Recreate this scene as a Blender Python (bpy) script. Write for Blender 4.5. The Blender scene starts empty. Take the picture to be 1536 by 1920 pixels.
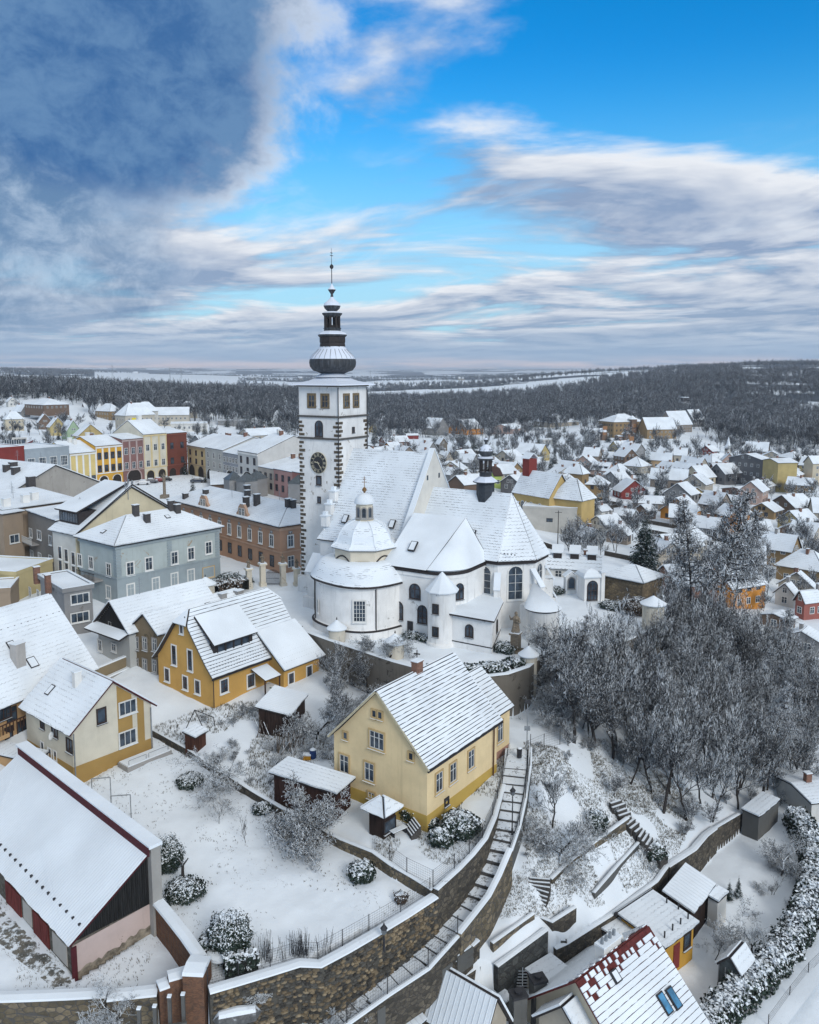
import bpy, math, random
import numpy as np
from mathutils import Vector, Matrix
R=random.Random(7)
SC=bpy.context.scene; COL=SC.collection
# ---------------------------------------------------------------- camera
F=1550.;X0=768.;Y0=890.;YH=697.;H=34.
PT=math.atan((Y0-YH)/F); CP=math.cos(PT); SP=math.sin(PT)
cam=bpy.data.cameras.new('camera'); co=bpy.data.objects.new('camera',cam); COL.objects.link(co)
co.location=(0,0,H); co.rotation_euler=(math.pi/2-PT,0,0)
cam.sensor_fit='HORIZONTAL'; cam.sensor_width=36; cam.lens=36*F/1536
cam.shift_y=-(960-Y0)/1536; cam.clip_start=1; cam.clip_end=40000
SC.camera=co
# ---------------------------------------------------------------- node expression helper
class Nx:
    def __init__(s,nt,sock): s.nt=nt; s.s=sock
    def _m(s,op,*o):
        n=s.nt.nodes.new('ShaderNodeMath'); n.operation=op
        for i,v in enumerate((s,)+o):
            if isinstance(v,Nx): s.nt.links.new(v.s,n.inputs[i])
            else: n.inputs[i].default_value=v
        return Nx(s.nt,n.outputs[0])
    def __add__(s,o): return s._m('ADD',o)
    def __sub__(s,o): return s._m('SUBTRACT',o)
    def __mul__(s,o): return s._m('MULTIPLY',o)
    def __truediv__(s,o): return s._m('DIVIDE',o)
    def mx(s,o): return s._m('MAXIMUM',o)
    def mn(s,o): return s._m('MINIMUM',o)
    def pw(s,o): return s._m('POWER',o)
    def ab(s): return s._m('ABSOLUTE')
    def fn(s,op,*o): return s._m(op,*o)
    def ramp(s,a,b,o0=0.,o1=1.,smooth=True):
        n=s.nt.nodes.new('ShaderNodeMapRange'); n.interpolation_type='SMOOTHSTEP' if smooth else 'LINEAR'
        s.nt.links.new(s.s,n.inputs[0])
        for i,v in zip((1,2,3,4),(a,b,o0,o1)): n.inputs[i].default_value=v
        return Nx(s.nt,n.outputs[0])
def mixc(nt,f,a,b,mode='MIX'):
    n=nt.nodes.new('ShaderNodeMix'); n.data_type='RGBA'; n.blend_type=mode
    for idx,v in ((0,f),(6,a),(7,b)):
        if isinstance(v,Nx): nt.links.new(v.s,n.inputs[idx])
        elif isinstance(v,(tuple,list)): n.inputs[idx].default_value=tuple(v)+((1,) if len(v)==3 else ())
        else: n.inputs[idx].default_value=v
    return Nx(nt,n.outputs[2])
def noise(nt,vec,scale,detail=5,rough=.55,dist=0.):
    n=nt.nodes.new('ShaderNodeTexNoise'); n.inputs['Scale'].default_value=scale; n.inputs['Detail'].default_value=detail
    n.inputs['Roughness'].default_value=rough; n.inputs['Distortion'].default_value=dist
    if vec is not None: nt.links.new(vec.s if isinstance(vec,Nx) else vec,n.inputs['Vector'])
    return Nx(nt,n.outputs['Fac'])
def comb(nt,x,y,z=0.):
    n=nt.nodes.new('ShaderNodeCombineXYZ')
    for i,v in enumerate((x,y,z)):
        if isinstance(v,Nx): nt.links.new(v.s,n.inputs[i])
        else: n.inputs[i].default_value=v
    return Nx(nt,n.outputs[0])
# ---------------------------------------------------------------- world
W=bpy.data.worlds.new('World'); SC.world=W; W.use_nodes=True; nt=W.node_tree; nt.nodes.clear()
SUN_AZ=math.radians(150); SUN_EL=math.radians(30)      # compass from +Y, clockwise
sky=nt.nodes.new('ShaderNodeTexSky'); sky.sky_type='NISHITA'; sky.sun_disc=False
sky.sun_elevation=SUN_EL; sky.sun_rotation=SUN_AZ; sky.altitude=300; sky.air_density=1.0; sky.dust_density=.3; sky.ozone_density=2.5
K=.10; IK=1/K
tc=nt.nodes.new('ShaderNodeTexCoord'); sp=nt.nodes.new('ShaderNodeSeparateXYZ'); nt.links.new(tc.outputs['Generated'],sp.inputs[0])
dx,dy,dz=[Nx(nt,o) for o in sp.outputs]
el=dz.fn('ARCSINE'); az=dx.fn('ARCTAN2',dy)
# flat cloud deck seen in perspective
den=dz.mx(0.0)+.085
cx=dx/den; cy=dy/den
base=comb(nt,cx*.55+ (cy*.10),cy*.62+3.1,1.7)
n1=noise(nt,base,1.25,9,.56,.35)
base2=comb(nt,cx*.55+(cy*.10),cy*.62+3.1-.16,1.7)
n2=noise(nt,base2,1.25,5,.56,.35)
# soft distortion of the big cloud's outline
ang=comb(nt,az*1.0,el*1.25,.3)
nw=noise(nt,ang,7.0,8,.6,.2); nw2=noise(nt,ang,22.0,6,.65,.3)
def blob(a0,e0,ra,re):
    u=(az-a0)/ra; v=(el-e0)/re
    return (u*u+v*v).fn('SQRT')
d1=blob(-.43,.335,.30,.20); d2=blob(-.50,.13,.30,.11)
dm=d1+((nw-.5)*-1.05)+((nw2-.5)*-.14)
mass=dm.ramp(1.20,.86); core=dm.ramp(1.06,.74)
d2m=d2+((nw-.5)*-1.2)
mass2=d2m.ramp(1.05,.6)
# coverage: thick towards the horizon, broken above, nearly clear at the top of the view
cov=el.ramp(.015,.08,.28,.40)   # threshold rises with height
cov=cov+el.ramp(.17,.28,0,.18)+el.ramp(.36,.58,0,-.30)  # thick cloud added overhead, out of view, to make the light more neutral
cl=(n1-cov); cloud=cl.ramp(-.045,.10)
shade=((n1-n2)*6.5+.42).mx(0.).mn(1.)
thick=cl.ramp(.06,.26)
bright=(.84*IK,.87*IK,.92*IK); grey=(.27*IK,.37*IK,.55*IK); darkc=(.045*IK,.125*IK,.30*IK)
grey=mixc(nt,el.ramp(.34,.60),grey,(.52*IK,.57*IK,.63*IK))
lo=mixc(nt,el.ramp(.0,.17),(.30*IK,.41*IK,.57*IK),grey)
cc=mixc(nt,(shade*(thick*-.55+1.)).mx(0.),lo,bright)
# blue of the clear air
hs=nt.nodes.new('ShaderNodeHueSaturation'); hs.inputs['Saturation'].default_value=1.35; hs.inputs['Value'].default_value=1.0
nt.links.new(sky.outputs[0],hs.inputs['Color'])
blue=mixc(nt,1.0,Nx(nt,hs.outputs[0]),(1.0,1.75,2.05),'MULTIPLY')
blue=mixc(nt,el.ramp(.36,.05,.10,.88),blue,(.40*IK,.66*IK,.82*IK))
blue=mixc(nt,1.0,blue,mixc(nt,el.ramp(.08,.40),(1,1,1),(.07,.76,.84)),'MULTIPLY')
c=mixc(nt,cloud,blue,cc)
wsp=noise(nt,comb(nt,cx*.9+cy*.4,cy*.5,4.),2.2,7,.62,.8).ramp(.52,.8,0,.55)
c=mixc(nt,wsp*el.ramp(.30,.15),c,(.74*IK,.82*IK,.92*IK))
mfill=mixc(nt,core,mixc(nt,nw.ramp(.38,.62)*az.ramp(-.46,-.22),(.30*IK,.43*IK,.62*IK),(.80*IK,.85*IK,.92*IK)),
     mixc(nt,(nw2*.5+nw*.5).ramp(.40,.62),(.05*IK,.15*IK,.36*IK),(.13*IK,.26*IK,.47*IK)))
c=mixc(nt,mass,c,mfill)
c=mixc(nt,mass2*.8,c,mixc(nt,nw2.ramp(.35,.7),(.15*IK,.27*IK,.45*IK),(.42*IK,.54*IK,.70*IK)))
# hazy band just over the horizon, faintly pink at the bottom
hz=el.ramp(.065,.012)
c=mixc(nt,hz*.85,c,(.33*IK,.46*IK,.64*IK))
pk=el.ramp(.022,.006)*noise(nt,comb(nt,az*6.,el*90.),1.,4,.6).ramp(.35,.6)
c=mixc(nt,pk*.8,c,(.74*IK,.66*IK,.70*IK))
c=mixc(nt,dz.ramp(.0,-.02),c,(.40*IK,.46*IK,.56*IK))
bg=nt.nodes.new('ShaderNodeBackground'); bg.inputs['Strength'].default_value=K; nt.links.new(c.s,bg.inputs['Color'])
wo=nt.nodes.new('ShaderNodeOutputWorld'); nt.links.new(bg.outputs[0],wo.inputs['Surface'])
try: W.cycles.sampling_method='MANUAL'; W.cycles.sample_map_resolution=512
except Exception: pass
# ---------------------------------------------------------------- sun behind thin cloud
sl=bpy.data.lights.new('sun','SUN'); sl.energy=1.9; sl.angle=math.radians(22); sl.color=(1,.95,.88)
so=bpy.data.objects.new('sun',sl); COL.objects.link(so); so.location=(60,-60,90)
sd=Vector((math.sin(SUN_AZ)*math.cos(SUN_EL),math.cos(SUN_AZ)*math.cos(SUN_EL),math.sin(SUN_EL)))
so.rotation_euler=sd.to_track_quat('Z','Y').to_euler()
SC.view_settings.view_transform='Standard'; SC.view_settings.look='None'; SC.view_settings.gamma=1; SC.view_settings.use_curve_mapping=False
SC.view_settings.exposure=0.03
HAZE=1.1e-4
# ---------------------------------------------------------------- pixel <-> place
def ray(px,py):
    u=(px-X0)/F; v=(Y0-py)/F
    return Vector((u,CP+v*SP,-SP+v*CP))
def P(px,py,z=0.):
    d=ray(px,py); t=(z-H)/d.z
    return Vector((d.x*t,d.y*t,z))
def zat(py,dist):
    v=(Y0-py)/F; return H+dist*(-SP+v*CP)/(CP+v*SP)
# ---------------------------------------------------------------- materials
def newmat(name):
    m=bpy.data.materials.new(name); m.use_nodes=True; nt=m.node_tree; b=nt.nodes['Principled BSDF']; return m,nt,b
def gpos(nt):
    g=nt.nodes.new('ShaderNodeNewGeometry'); return Nx(nt,g.outputs['Position'])
def opos(nt):
    g=nt.nodes.new('ShaderNodeTexCoord'); return Nx(nt,g.outputs['Object'])
def nz(nt):
    g=nt.nodes.new('ShaderNodeNewGeometry'); s=nt.nodes.new('ShaderNodeSeparateXYZ'); nt.links.new(g.outputs['True Normal'],s.inputs[0]); return Nx(nt,s.outputs[2])
def vscale(nt,v,x,y,z):
    n=nt.nodes.new('ShaderNodeVectorMath'); n.operation='MULTIPLY'; nt.links.new(v.s,n.inputs[0]); n.inputs[1].default_value=(x,y,z); return Nx(nt,n.outputs[0])
def bump(nt,b,h,dist=.05,strength=.6):
    n=nt.nodes.new('ShaderNodeBump'); n.inputs['Strength'].default_value=strength; n.inputs['Distance'].default_value=dist
    nt.links.new(h.s,n.inputs['Height']); nt.links.new(n.outputs[0],b.inputs['Normal'])
def setc(nt,b,c,rough=.85,spec=.2):
    if isinstance(c,Nx): nt.links.new(c.s,b.inputs['Base Color'])
    else: b.inputs['Base Color'].default_value=tuple(c)+(1,)
    b.inputs['Roughness'].default_value=rough; b.inputs['Specular IOR Level'].default_value=spec
SNOW=(.775,.825,.87)
def s2l(*c): return tuple(((v/255.)/12.92 if v/255.<.04045 else ((v/255.+.055)/1.055)**2.4) for v in c)
_mc={}
def cached(f):
    def g(*a,**k):
        key=(f.__name__,a,tuple(sorted(k.items())))
        if key not in _mc: _mc[key]=f(*a,**k)
        return _mc[key]
    return g
@cached
def plain(name,c,rough=.8,spec=.2,var=.15,sc=3.,metal=0.):
    m,nt,b=newmat(name); n=noise(nt,opos(nt),sc,5,.6)
    setc(nt,b,mixc(nt,n.ramp(.3,.7),tuple(x*(1-var) for x in c),tuple(min(1,x*(1+var)) for x in c)),rough,spec)
    b.inputs['Metallic'].default_value=metal; bump(nt,b,n,.02,.3); return m
@cached
def plaster(name,c,grime=.35,gc=(.16,.15,.14),sc=1.,patch=0.,pc=(.25,.17,.10)):
    m,nt,b=newmat(name); g=gpos(nt)
    big=noise(nt,g,.35*sc,4,.6); st=noise(nt,vscale(nt,g,1.6,1.6,.14),1.*sc,6,.7); fine=noise(nt,g,7,4,.7)
    col=mixc(nt,big.ramp(.3,.7),tuple(x*.90 for x in c),tuple(min(1,x*1.06) for x in c))
    col=mixc(nt,st.ramp(.52,.82,0,grime),col,gc)
    col=mixc(nt,fine.ramp(.55,.8,0,.14),col,tuple(x*.5 for x in c))
    if patch>0:
        pn=noise(nt,g,.55,7,.7,.6); col=mixc(nt,pn.ramp(.62-patch*.2,.66-patch*.2),col,pc)
    setc(nt,b,col,.9,.15); bump(nt,b,fine,.03,.35); return m
@cached
def snowmat(name,speck=0.,speckc=(.16,.14,.11),bumpd=.06,sc=1.,tiles=0.,ribs=0.,ti=1.):
    m,nt,b=newmat(name); g=gpos(nt); f=noise(nt,g,2.2*sc,6,.6); big=noise(nt,g,.18,3,.5)
    col=mixc(nt,big.ramp(.3,.7),tuple(x*.88 for x in SNOW),tuple(min(1,x*1.02) for x in SNOW))
    if speck>0:
        n=noise(nt,g,3.2*sc,8,.75); n2=noise(nt,g,.25,3,.6)
        col=mixc(nt,(n+(n2-.5)*.5).ramp(.78-speck*.4,.86-speck*.4,0,.9),col,speckc)
    if tiles>0 or ribs>0:
        uv=nt.nodes.new('ShaderNodeUVMap'); s=nt.nodes.new('ShaderNodeSeparateXYZ'); nt.links.new(uv.outputs[0],s.inputs[0])
        U,V=Nx(nt,s.outputs[0]),Nx(nt,s.outputs[1])
        if tiles>0:
            row=(V/tiles); fr=row.fn('FRACT'); half=(row.fn('FLOOR')*.5); uf=((U/tiles)+half).fn('FRACT')
            tip=(uf-.5).ab()                       # scale-shaped tiles: dark gap under each lip
            e=(fr-(tip*.55)).ab()
            line=e.ramp(.16,.05)*noise(nt,g,.45,4,.6).ramp(.38,.60,.10,.9)*noise(nt,g,2.5,3,.6).ramp(.35,.6)
            col=mixc(nt,line*ti,col,(.10,.10,.11)); f=f+(e*.4)
        if ribs>0:
            rr=(U/ribs).fn('FRACT'); e=(rr-.5).ab(); col=mixc(nt,e.ramp(.43,.49,0,.30),col,(.28,.31,.36)); f=f+(e.ramp(.30,.5,0,.7))
    setc(nt,b,col,.75,.25); bump(nt,b,f,bumpd,.55)
    return m
@cached
def stonemat(name,c1,c2,mortar,sc=2.2,snow=0.):
    m,nt,b=newmat(name); g=gpos(nt)
    v=nt.nodes.new('ShaderNodeTexVoronoi'); v.inputs['Scale'].default_value=sc; gs=vscale(nt,g,1,1,1.6); nt.links.new(gs.s,v.inputs['Vector'])
    v2=nt.nodes.new('ShaderNodeTexVoronoi'); v2.feature='DISTANCE_TO_EDGE'; v2.inputs['Scale'].default_value=sc; nt.links.new(gs.s,v2.inputs['Vector'])
    s=nt.nodes.new('ShaderNodeSeparateColor'); nt.links.new(v.outputs['Color'],s.inputs[0]); rnd=Nx(nt,s.outputs[0])
    n=noise(nt,g,4,6,.7); big=noise(nt,g,.4,4,.6)
    col=mixc(nt,rnd,c1,c2); col=mixc(nt,n.ramp(.35,.75,0,.5),col,tuple(x*.4 for x in c1)); col=mixc(nt,big.ramp(.45,.7,0,.5),col,mortar)
    e=Nx(nt,v2.outputs['Distance']); col=mixc(nt,e.ramp(.09,.02),col,mortar)
    if snow>0: col=mixc(nt,nz(nt).ramp(.2,.5,0,1)*n.ramp(.3,.5),col,SNOW)
    setc(nt,b,col,.92,.1); bump(nt,b,e.mn(.12)*4.+n*.4,.08,.8); return m
@cached
def brickmat(name,c1=(.17,.075,.05),c2=(.24,.11,.07),mortar=(.22,.2,.18)):
    m,nt,b=newmat(name); g=opos(nt)
    w=nt.nodes.new('ShaderNodeTexBrick'); w.inputs['Scale'].default_value=3.2; w.inputs['Color1'].default_value=c1+(1,); w.inputs['Color2'].default_value=c2+(1,); w.inputs['Mortar'].default_value=mortar+(1,)
    s=nt.nodes.new('ShaderNodeSeparateXYZ'); nt.links.new(g.s,s.inputs[0])
    nt.links.new(comb(nt,Nx(nt,s.outputs[0])+Nx(nt,s.outputs[1]),Nx(nt,s.outputs[2])).s,w.inputs['Vector'])
    n=noise(nt,g,2.5,6,.7); setc(nt,b,mixc(nt,n.ramp(.45,.75,0,.7),Nx(nt,w.outputs['Color']),(.05,.045,.04)),.9,.1); bump(nt,b,n,.03,.5); return m
@cached
def woodmat(name,c,scale=5.,vert=True):
    m,nt,b=newmat(name); g=opos(nt)
    v=vscale(nt,g,scale,scale,.35) if vert else vscale(nt,g,.3,.3,scale)
    n=noise(nt,v,1.4,5,.7); setc(nt,b,mixc(nt,n.ramp(.3,.7),tuple(x*.45 for x in c),tuple(x*1.3 for x in c)),.85,.15); bump(nt,b,n,.03,.6); return m
@cached
def twigmat(name,bark,thr=.25,frost=.0):
    m,nt,b=newmat(name); g=gpos(nt); n=noise(nt,g,2.5,4,.7); z=nz(nt)
    sn=((n-.5)*.9+z).ramp(thr,thr+.25)
    setc(nt,b,mixc(nt,sn,mixc(nt,n.ramp(.3,.7),tuple(x*.6 for x in bark),tuple(x*1.3 for x in bark)),SNOW),.9,.1)
    return m
@cached
def copper(name,thr=.3,dark=(.03,.033,.038)):
    m,nt,b=newmat(name); g=gpos(nt); n=noise(nt,g,2.0,6,.7); z=nz(nt)
    st=noise(nt,vscale(nt,g,2.5,2.5,.2),1.2,5,.7)
    d=mixc(nt,st.ramp(.4,.8),dark,tuple(x*3.2 for x in dark))
    setc(nt,b,mixc(nt,(z+(n-.5)*.35+(st-.5)*.25).ramp(thr,thr+.07),d,(.66,.71,.80)),.6,.3); bump(nt,b,st,.04,.4); return m
@cached
def glassmat(name='window_glass',c=(.02,.028,.038)):
    m,nt,b=newmat(name); n=noise(nt,gpos(nt),.9,3,.5)
    setc(nt,b,mixc(nt,n.ramp(.35,.65),c,tuple(x*3 for x in c)),.12,.5); return m
M_GL=glassmat(); M_WF=plain('white_frame',(.62,.62,.60),.6,.3,.08); M_DK=plain('dark_metal',(.03,.03,.034),.6,.3,.2); M_DR=plain('dark_trim',(.035,.03,.03),.7,.2,.2)
M_BR=plain('brown_frame',(.06,.03,.02),.6,.3,.2); M_SN=snowmat('snow'); M_SR=snowmat('roof_snow',0.,bumpd=.05); M_SRT=snowmat('thin_roof_snow',0.,bumpd=.06,tiles=.5,ti=.42); M_SW=plaster('surround_white',(.72,.71,.68),.15)
M_BK=brickmat('chimney_brick'); M_PC=plaster('grey_render',(.30,.29,.28),.5); M_ZN=plain('zinc',(.22,.24,.26),.5,.4,.2)
# ---------------------------------------------------------------- mesh builder
class MB:
    def __init__(s): s.v=[]; s.f=[]; s.m=[]; s.uv={}
    def face(s,pts,mi=0,uv=None):
        b=len(s.v); s.v+= [tuple(p) for p in pts]; s.f.append(tuple(range(b,b+len(pts)))); s.m.append(mi)
        if uv: s.uv[len(s.f)-1]=uv
    def raw(s,v,f,mi=0):
        b=len(s.v); s.v+=[tuple(p) for p in v]
        for q in f: s.f.append(tuple(i+b for i in q)); s.m.append(mi)
    def box(s,x0,x1,y0,y1,z0,z1,mi=0,top=None):
        v=[(x0,y0,z0),(x1,y0,z0),(x1,y1,z0),(x0,y1,z0),(x0,y0,z1),(x1,y0,z1),(x1,y1,z1),(x0,y1,z1)]
        s.raw(v,[(0,3,2,1),(0,1,5,4),(1,2,6,5),(2,3,7,6),(3,0,4,7)],mi); s.raw(v[4:],[(0,1,2,3)],mi if top is None else top)
        return s
    def obox(s,c,ax,ay,hz,mi=0): # oriented: c bottom centre, ax/ay half vectors
        c=Vector(c);ax=Vector(ax);ay=Vector(ay);z=Vector((0,0,hz))
        p=[c-ax-ay,c+ax-ay,c+ax+ay,c-ax+ay]; v=p+[q+z for q in p]
        s.raw(v,[(0,3,2,1),(4,5,6,7),(0,1,5,4),(1,2,6,5),(2,3,7,6),(3,0,4,7)],mi); return s
    def prism(s,poly,z0,z1,mi=0,top=None,bottom=True):
        n=len(poly); v=[(p[0],p[1],z0) for p in poly]+[(p[0],p[1],z1) for p in poly]
        s.raw(v,[(i,(i+1)%n,n+(i+1)%n,n+i) for i in range(n)],mi); s.raw(v[n:],[tuple(range(n))],mi if top is None else top)
        if bottom: s.raw(v[:n],[tuple(range(n-1,-1,-1))],mi)
        return s
    def tube(s,p0,p1,r0,r1=None,n=6,mi=0,cap=True):
        if r1 is None: r1=r0
        p0=Vector(p0);p1=Vector(p1);d=(p1-p0)
        if d.length<1e-6: return s
        d.normalize(); a=d.orthogonal().normalized(); b=d.cross(a)
        v=[];
        for p,r in((p0,r0),(p1,r1)):
            for i in range(n):
                t=2*math.pi*i/n; v.append(p+a*math.cos(t)*r+b*math.sin(t)*r)
        s.raw(v,[(i,(i+1)%n,n+(i+1)%n,n+i) for i in range(n)]+([tuple(range(n-1,-1,-1)),tuple(range(n,2*n))] if cap else []),mi); return s
    def lathe(s,prof,n=24,c=(0,0),mi=0,a0=0.,a1=None,rf=None,close=True,phase=0.):
        full=a1 is None; A1=a0+2*math.pi if full else a1; m=n if full else n+1
        v=[]
        for r,z in prof:
            for i in range(m):
                t=a0+(A1-a0)*i/n+phase; q=r*(rf(t) if rf else 1); v.append((c[0]+q*math.cos(t),c[1]+q*math.sin(t),z))
        fs=[]
        for j in range(len(prof)-1):
            for i in range(n):
                i2=(i+1)%m; fs.append((j*m+i,j*m+i2,(j+1)*m+i2,(j+1)*m+i))
        s.raw(v,fs,mi); return s
    def slab(s,q,t,mi=0,side=0,uv=None,lift=0.):
        q=[Vector(p) for p in q]; n=(q[1]-q[0]).cross(q[-1]-q[0])
        if n.length<1e-8: n=(q[2]-q[1]).cross(q[0]-q[1])
        n.normalize(); 
        if n.z<0: n=-n; q=q[::-1]; uv=uv[::-1] if uv else None
        lo=[p+n*lift for p in q]; hi=[p+n*(t+lift) for p in q]; k=len(q)
        s.face(hi,mi,uv); s.raw(lo,[tuple(range(k-1,-1,-1))],side)
        for i in range(k):
            j=(i+1)%k; s.face([lo[i],lo[j],hi[j],hi[i]],side)
        return s
    def mesh(s,name,mats,smooth=False):
        me=bpy.data.meshes.new(name); me.from_pydata(s.v,[],s.f)
        if not isinstance(mats,(list,tuple)): mats=[mats]
        for m in mats: me.materials.append(m)
        if len(mats)>1: me.polygons.foreach_set('material_index',s.m)
        if s.uv:
            ul=me.uv_layers.new(name='UVMap'); 
            for fi,uv in s.uv.items():
                ls=me.polygons[fi].loop_start
                for k,(a,b) in enumerate(uv): ul.data[ls+k].uv=(a,b)
        if smooth: me.polygons.foreach_set('use_smooth',[True]*len(me.polygons))
        me.update(); return me
    def build(s,name,mats,parent=None,smooth=False,kind=None,label=None):
        return link(name,s.mesh(name,mats,smooth),parent,kind,label)
def link(name,me,parent=None,kind=None,label=None,loc=None,rot=None,scale=None):
    o=bpy.data.objects.new(name,me); COL.objects.link(o)
    if parent is not None: o.parent=parent
    if kind: o['kind']=kind
    if label: o['label']=label
    if loc is not None: o.location=loc
    if rot is not None: o.rotation_euler=rot
    if scale is not None: o.scale=scale
    return o
def tag(o,label,cat,group=None):
    o['label']=label; o['category']=cat
    if group: o['group']=group
    return o
def thing(name,label,cat,loc=(0,0,0),rz=0.,group=None):
    o=bpy.data.objects.new(name,None); COL.objects.link(o); o.location=loc; o.rotation_euler=(0,0,rz); o.empty_display_size=.5
    return tag(o,label,cat,group)
def smoothmesh(me,ang=40):
    me.polygons.foreach_set('use_smooth',[True]*len(me.polygons))
    try: me.set_sharp_from_angle(angle=math.radians(ang))
    except Exception: pass
def weld(me,d=.001):
    import bmesh
    bm=bmesh.new(); bm.from_mesh(me); bmesh.ops.remove_doubles(bm,verts=bm.verts,dist=d); bmesh.ops.recalc_face_normals(bm,faces=bm.faces); bm.to_mesh(me); bm.free()
# windows ---------------------------------------------------------------
def W_MAT(style):
    return {'w':(M_SW,M_WF),'b':(M_SW,M_BR),'n':(M_WF,M_WF),'d':(M_DR,M_BR),'y':(plaster('surround_sand',(.50,.36,.18),.3),M_WF),'g':(M_PC,M_WF),'k':(M_DR,M_DK)}[style]
_wm={}
def winmesh(w,h,style,arch=False,bars=(2,3)):
    k=(round(w,2),round(h,2),style,arch,bars)
    if k in _wm: return _wm[k]
    sm,fm=W_MAT(style); s=.10 if style in 'nd' else .16
    mb=MB(); fb=MB()
    N=8 if arch else 1
    def outline(wi,z0,z1):
        if not arch: return [(-wi,z0),(wi,z0),(wi,z1),(-wi,z1)]
        zc=z1-wi; return [(-wi,z0),(wi,z0)]+[(wi*math.cos(math.pi*i/N),zc+wi*math.sin(math.pi*i/N)) for i in range(N+1)]
    o=outline(w/2+s,-s,h+s); i_=outline(w/2,0,h); n=len(o)
    for a in range(n):
        b=(a+1)%n
        mb.face([(o[a][0],-.07,o[a][1]),(o[b][0],-.07,o[b][1]),(i_[b][0],-.07,i_[b][1]),(i_[a][0],-.07,i_[a][1])],0)
        mb.face([(o[a][0],0,o[a][1]),(o[b][0],0,o[b][1]),(o[b][0],-.07,o[b][1]),(o[a][0],-.07,o[a][1])],0)
        mb.face([(i_[a][0],-.07,i_[a][1]),(i_[b][0],-.07,i_[b][1]),(i_[b][0],.0,i_[b][1]),(i_[a][0],.0,i_[a][1])],0)
    mb.face([(x,-.008,z) for x,z in i_],1)
    mb.box(-w/2-s-.05,w/2+s+.05,-.20,0,-s-.06,-s,0,2)  # sill with snow
    t=.055; y0,y1=-.045,-.01; zt=h-(w*.12 if arch else 0)
    fb.box(-w/2,-w/2+t,y0,y1,0,zt-(w*.35 if arch else 0)); fb.box(w/2-t,w/2,y0,y1,0,zt-(w*.35 if arch else 0)); fb.box(-w/2+t,w/2-t,y0,y1,0,t)
    if not arch: fb.box(-w/2+t,w/2-t,y0,y1,h-t,h)
    nx,nzz=bars
    for i in range(1,nx): x=-w/2+w*i/nx; fb.box(x-t*.6,x+t*.6,y0-.006,y1,t,zt-t)
    for j in range(1,nzz):
        z=h*(j/nzz if nzz!=2 else .66); fb.box(-w/2+t,w/2-t,y0,y1,z-t*.4,z+t*.4)
    _wm[k]=(mb.mesh('window',[sm,M_GL,M_SN]),fb.mesh('frame',fm)); return _wm[k]
def window(parent,loc,rz,w=1.,h=1.5,style='w',arch=False,bars=(2,2),frame=True,name='window'):
    a,b=winmesh(w,h,style,arch,bars); o=link(name,a,parent,loc=loc,rot=(0,0,rz))
    if frame: link('frame',b,o)
    return o
_sw={}
def simplewin(w,h,style):
    k=(round(w,1),round(h,1),style)
    if k not in _sw:
        sm,fm=W_MAT(style); mb=MB(); s=.09
        for (x0,x1,z0,z1) in ((-w/2-s,w/2+s,-s,0),(-w/2-s,w/2+s,h,h+s),(-w/2-s,-w/2,0,h),(w/2,w/2+s,0,h)): mb.box(x0,x1,-.06,0,z0,z1,0)
        mb.box(-.04,.04,-.04,-.005,0,h,2); mb.box(-w/2,w/2,-.04,-.006,h*.62,h*.62+.06,2)
        mb.face([(-w/2,-.01,0),(w/2,-.01,0),(w/2,-.01,h),(-w/2,-.01,h)],1); _sw[k]=mb.mesh('window',[sm,M_GL,fm])
    return _sw[k]
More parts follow.
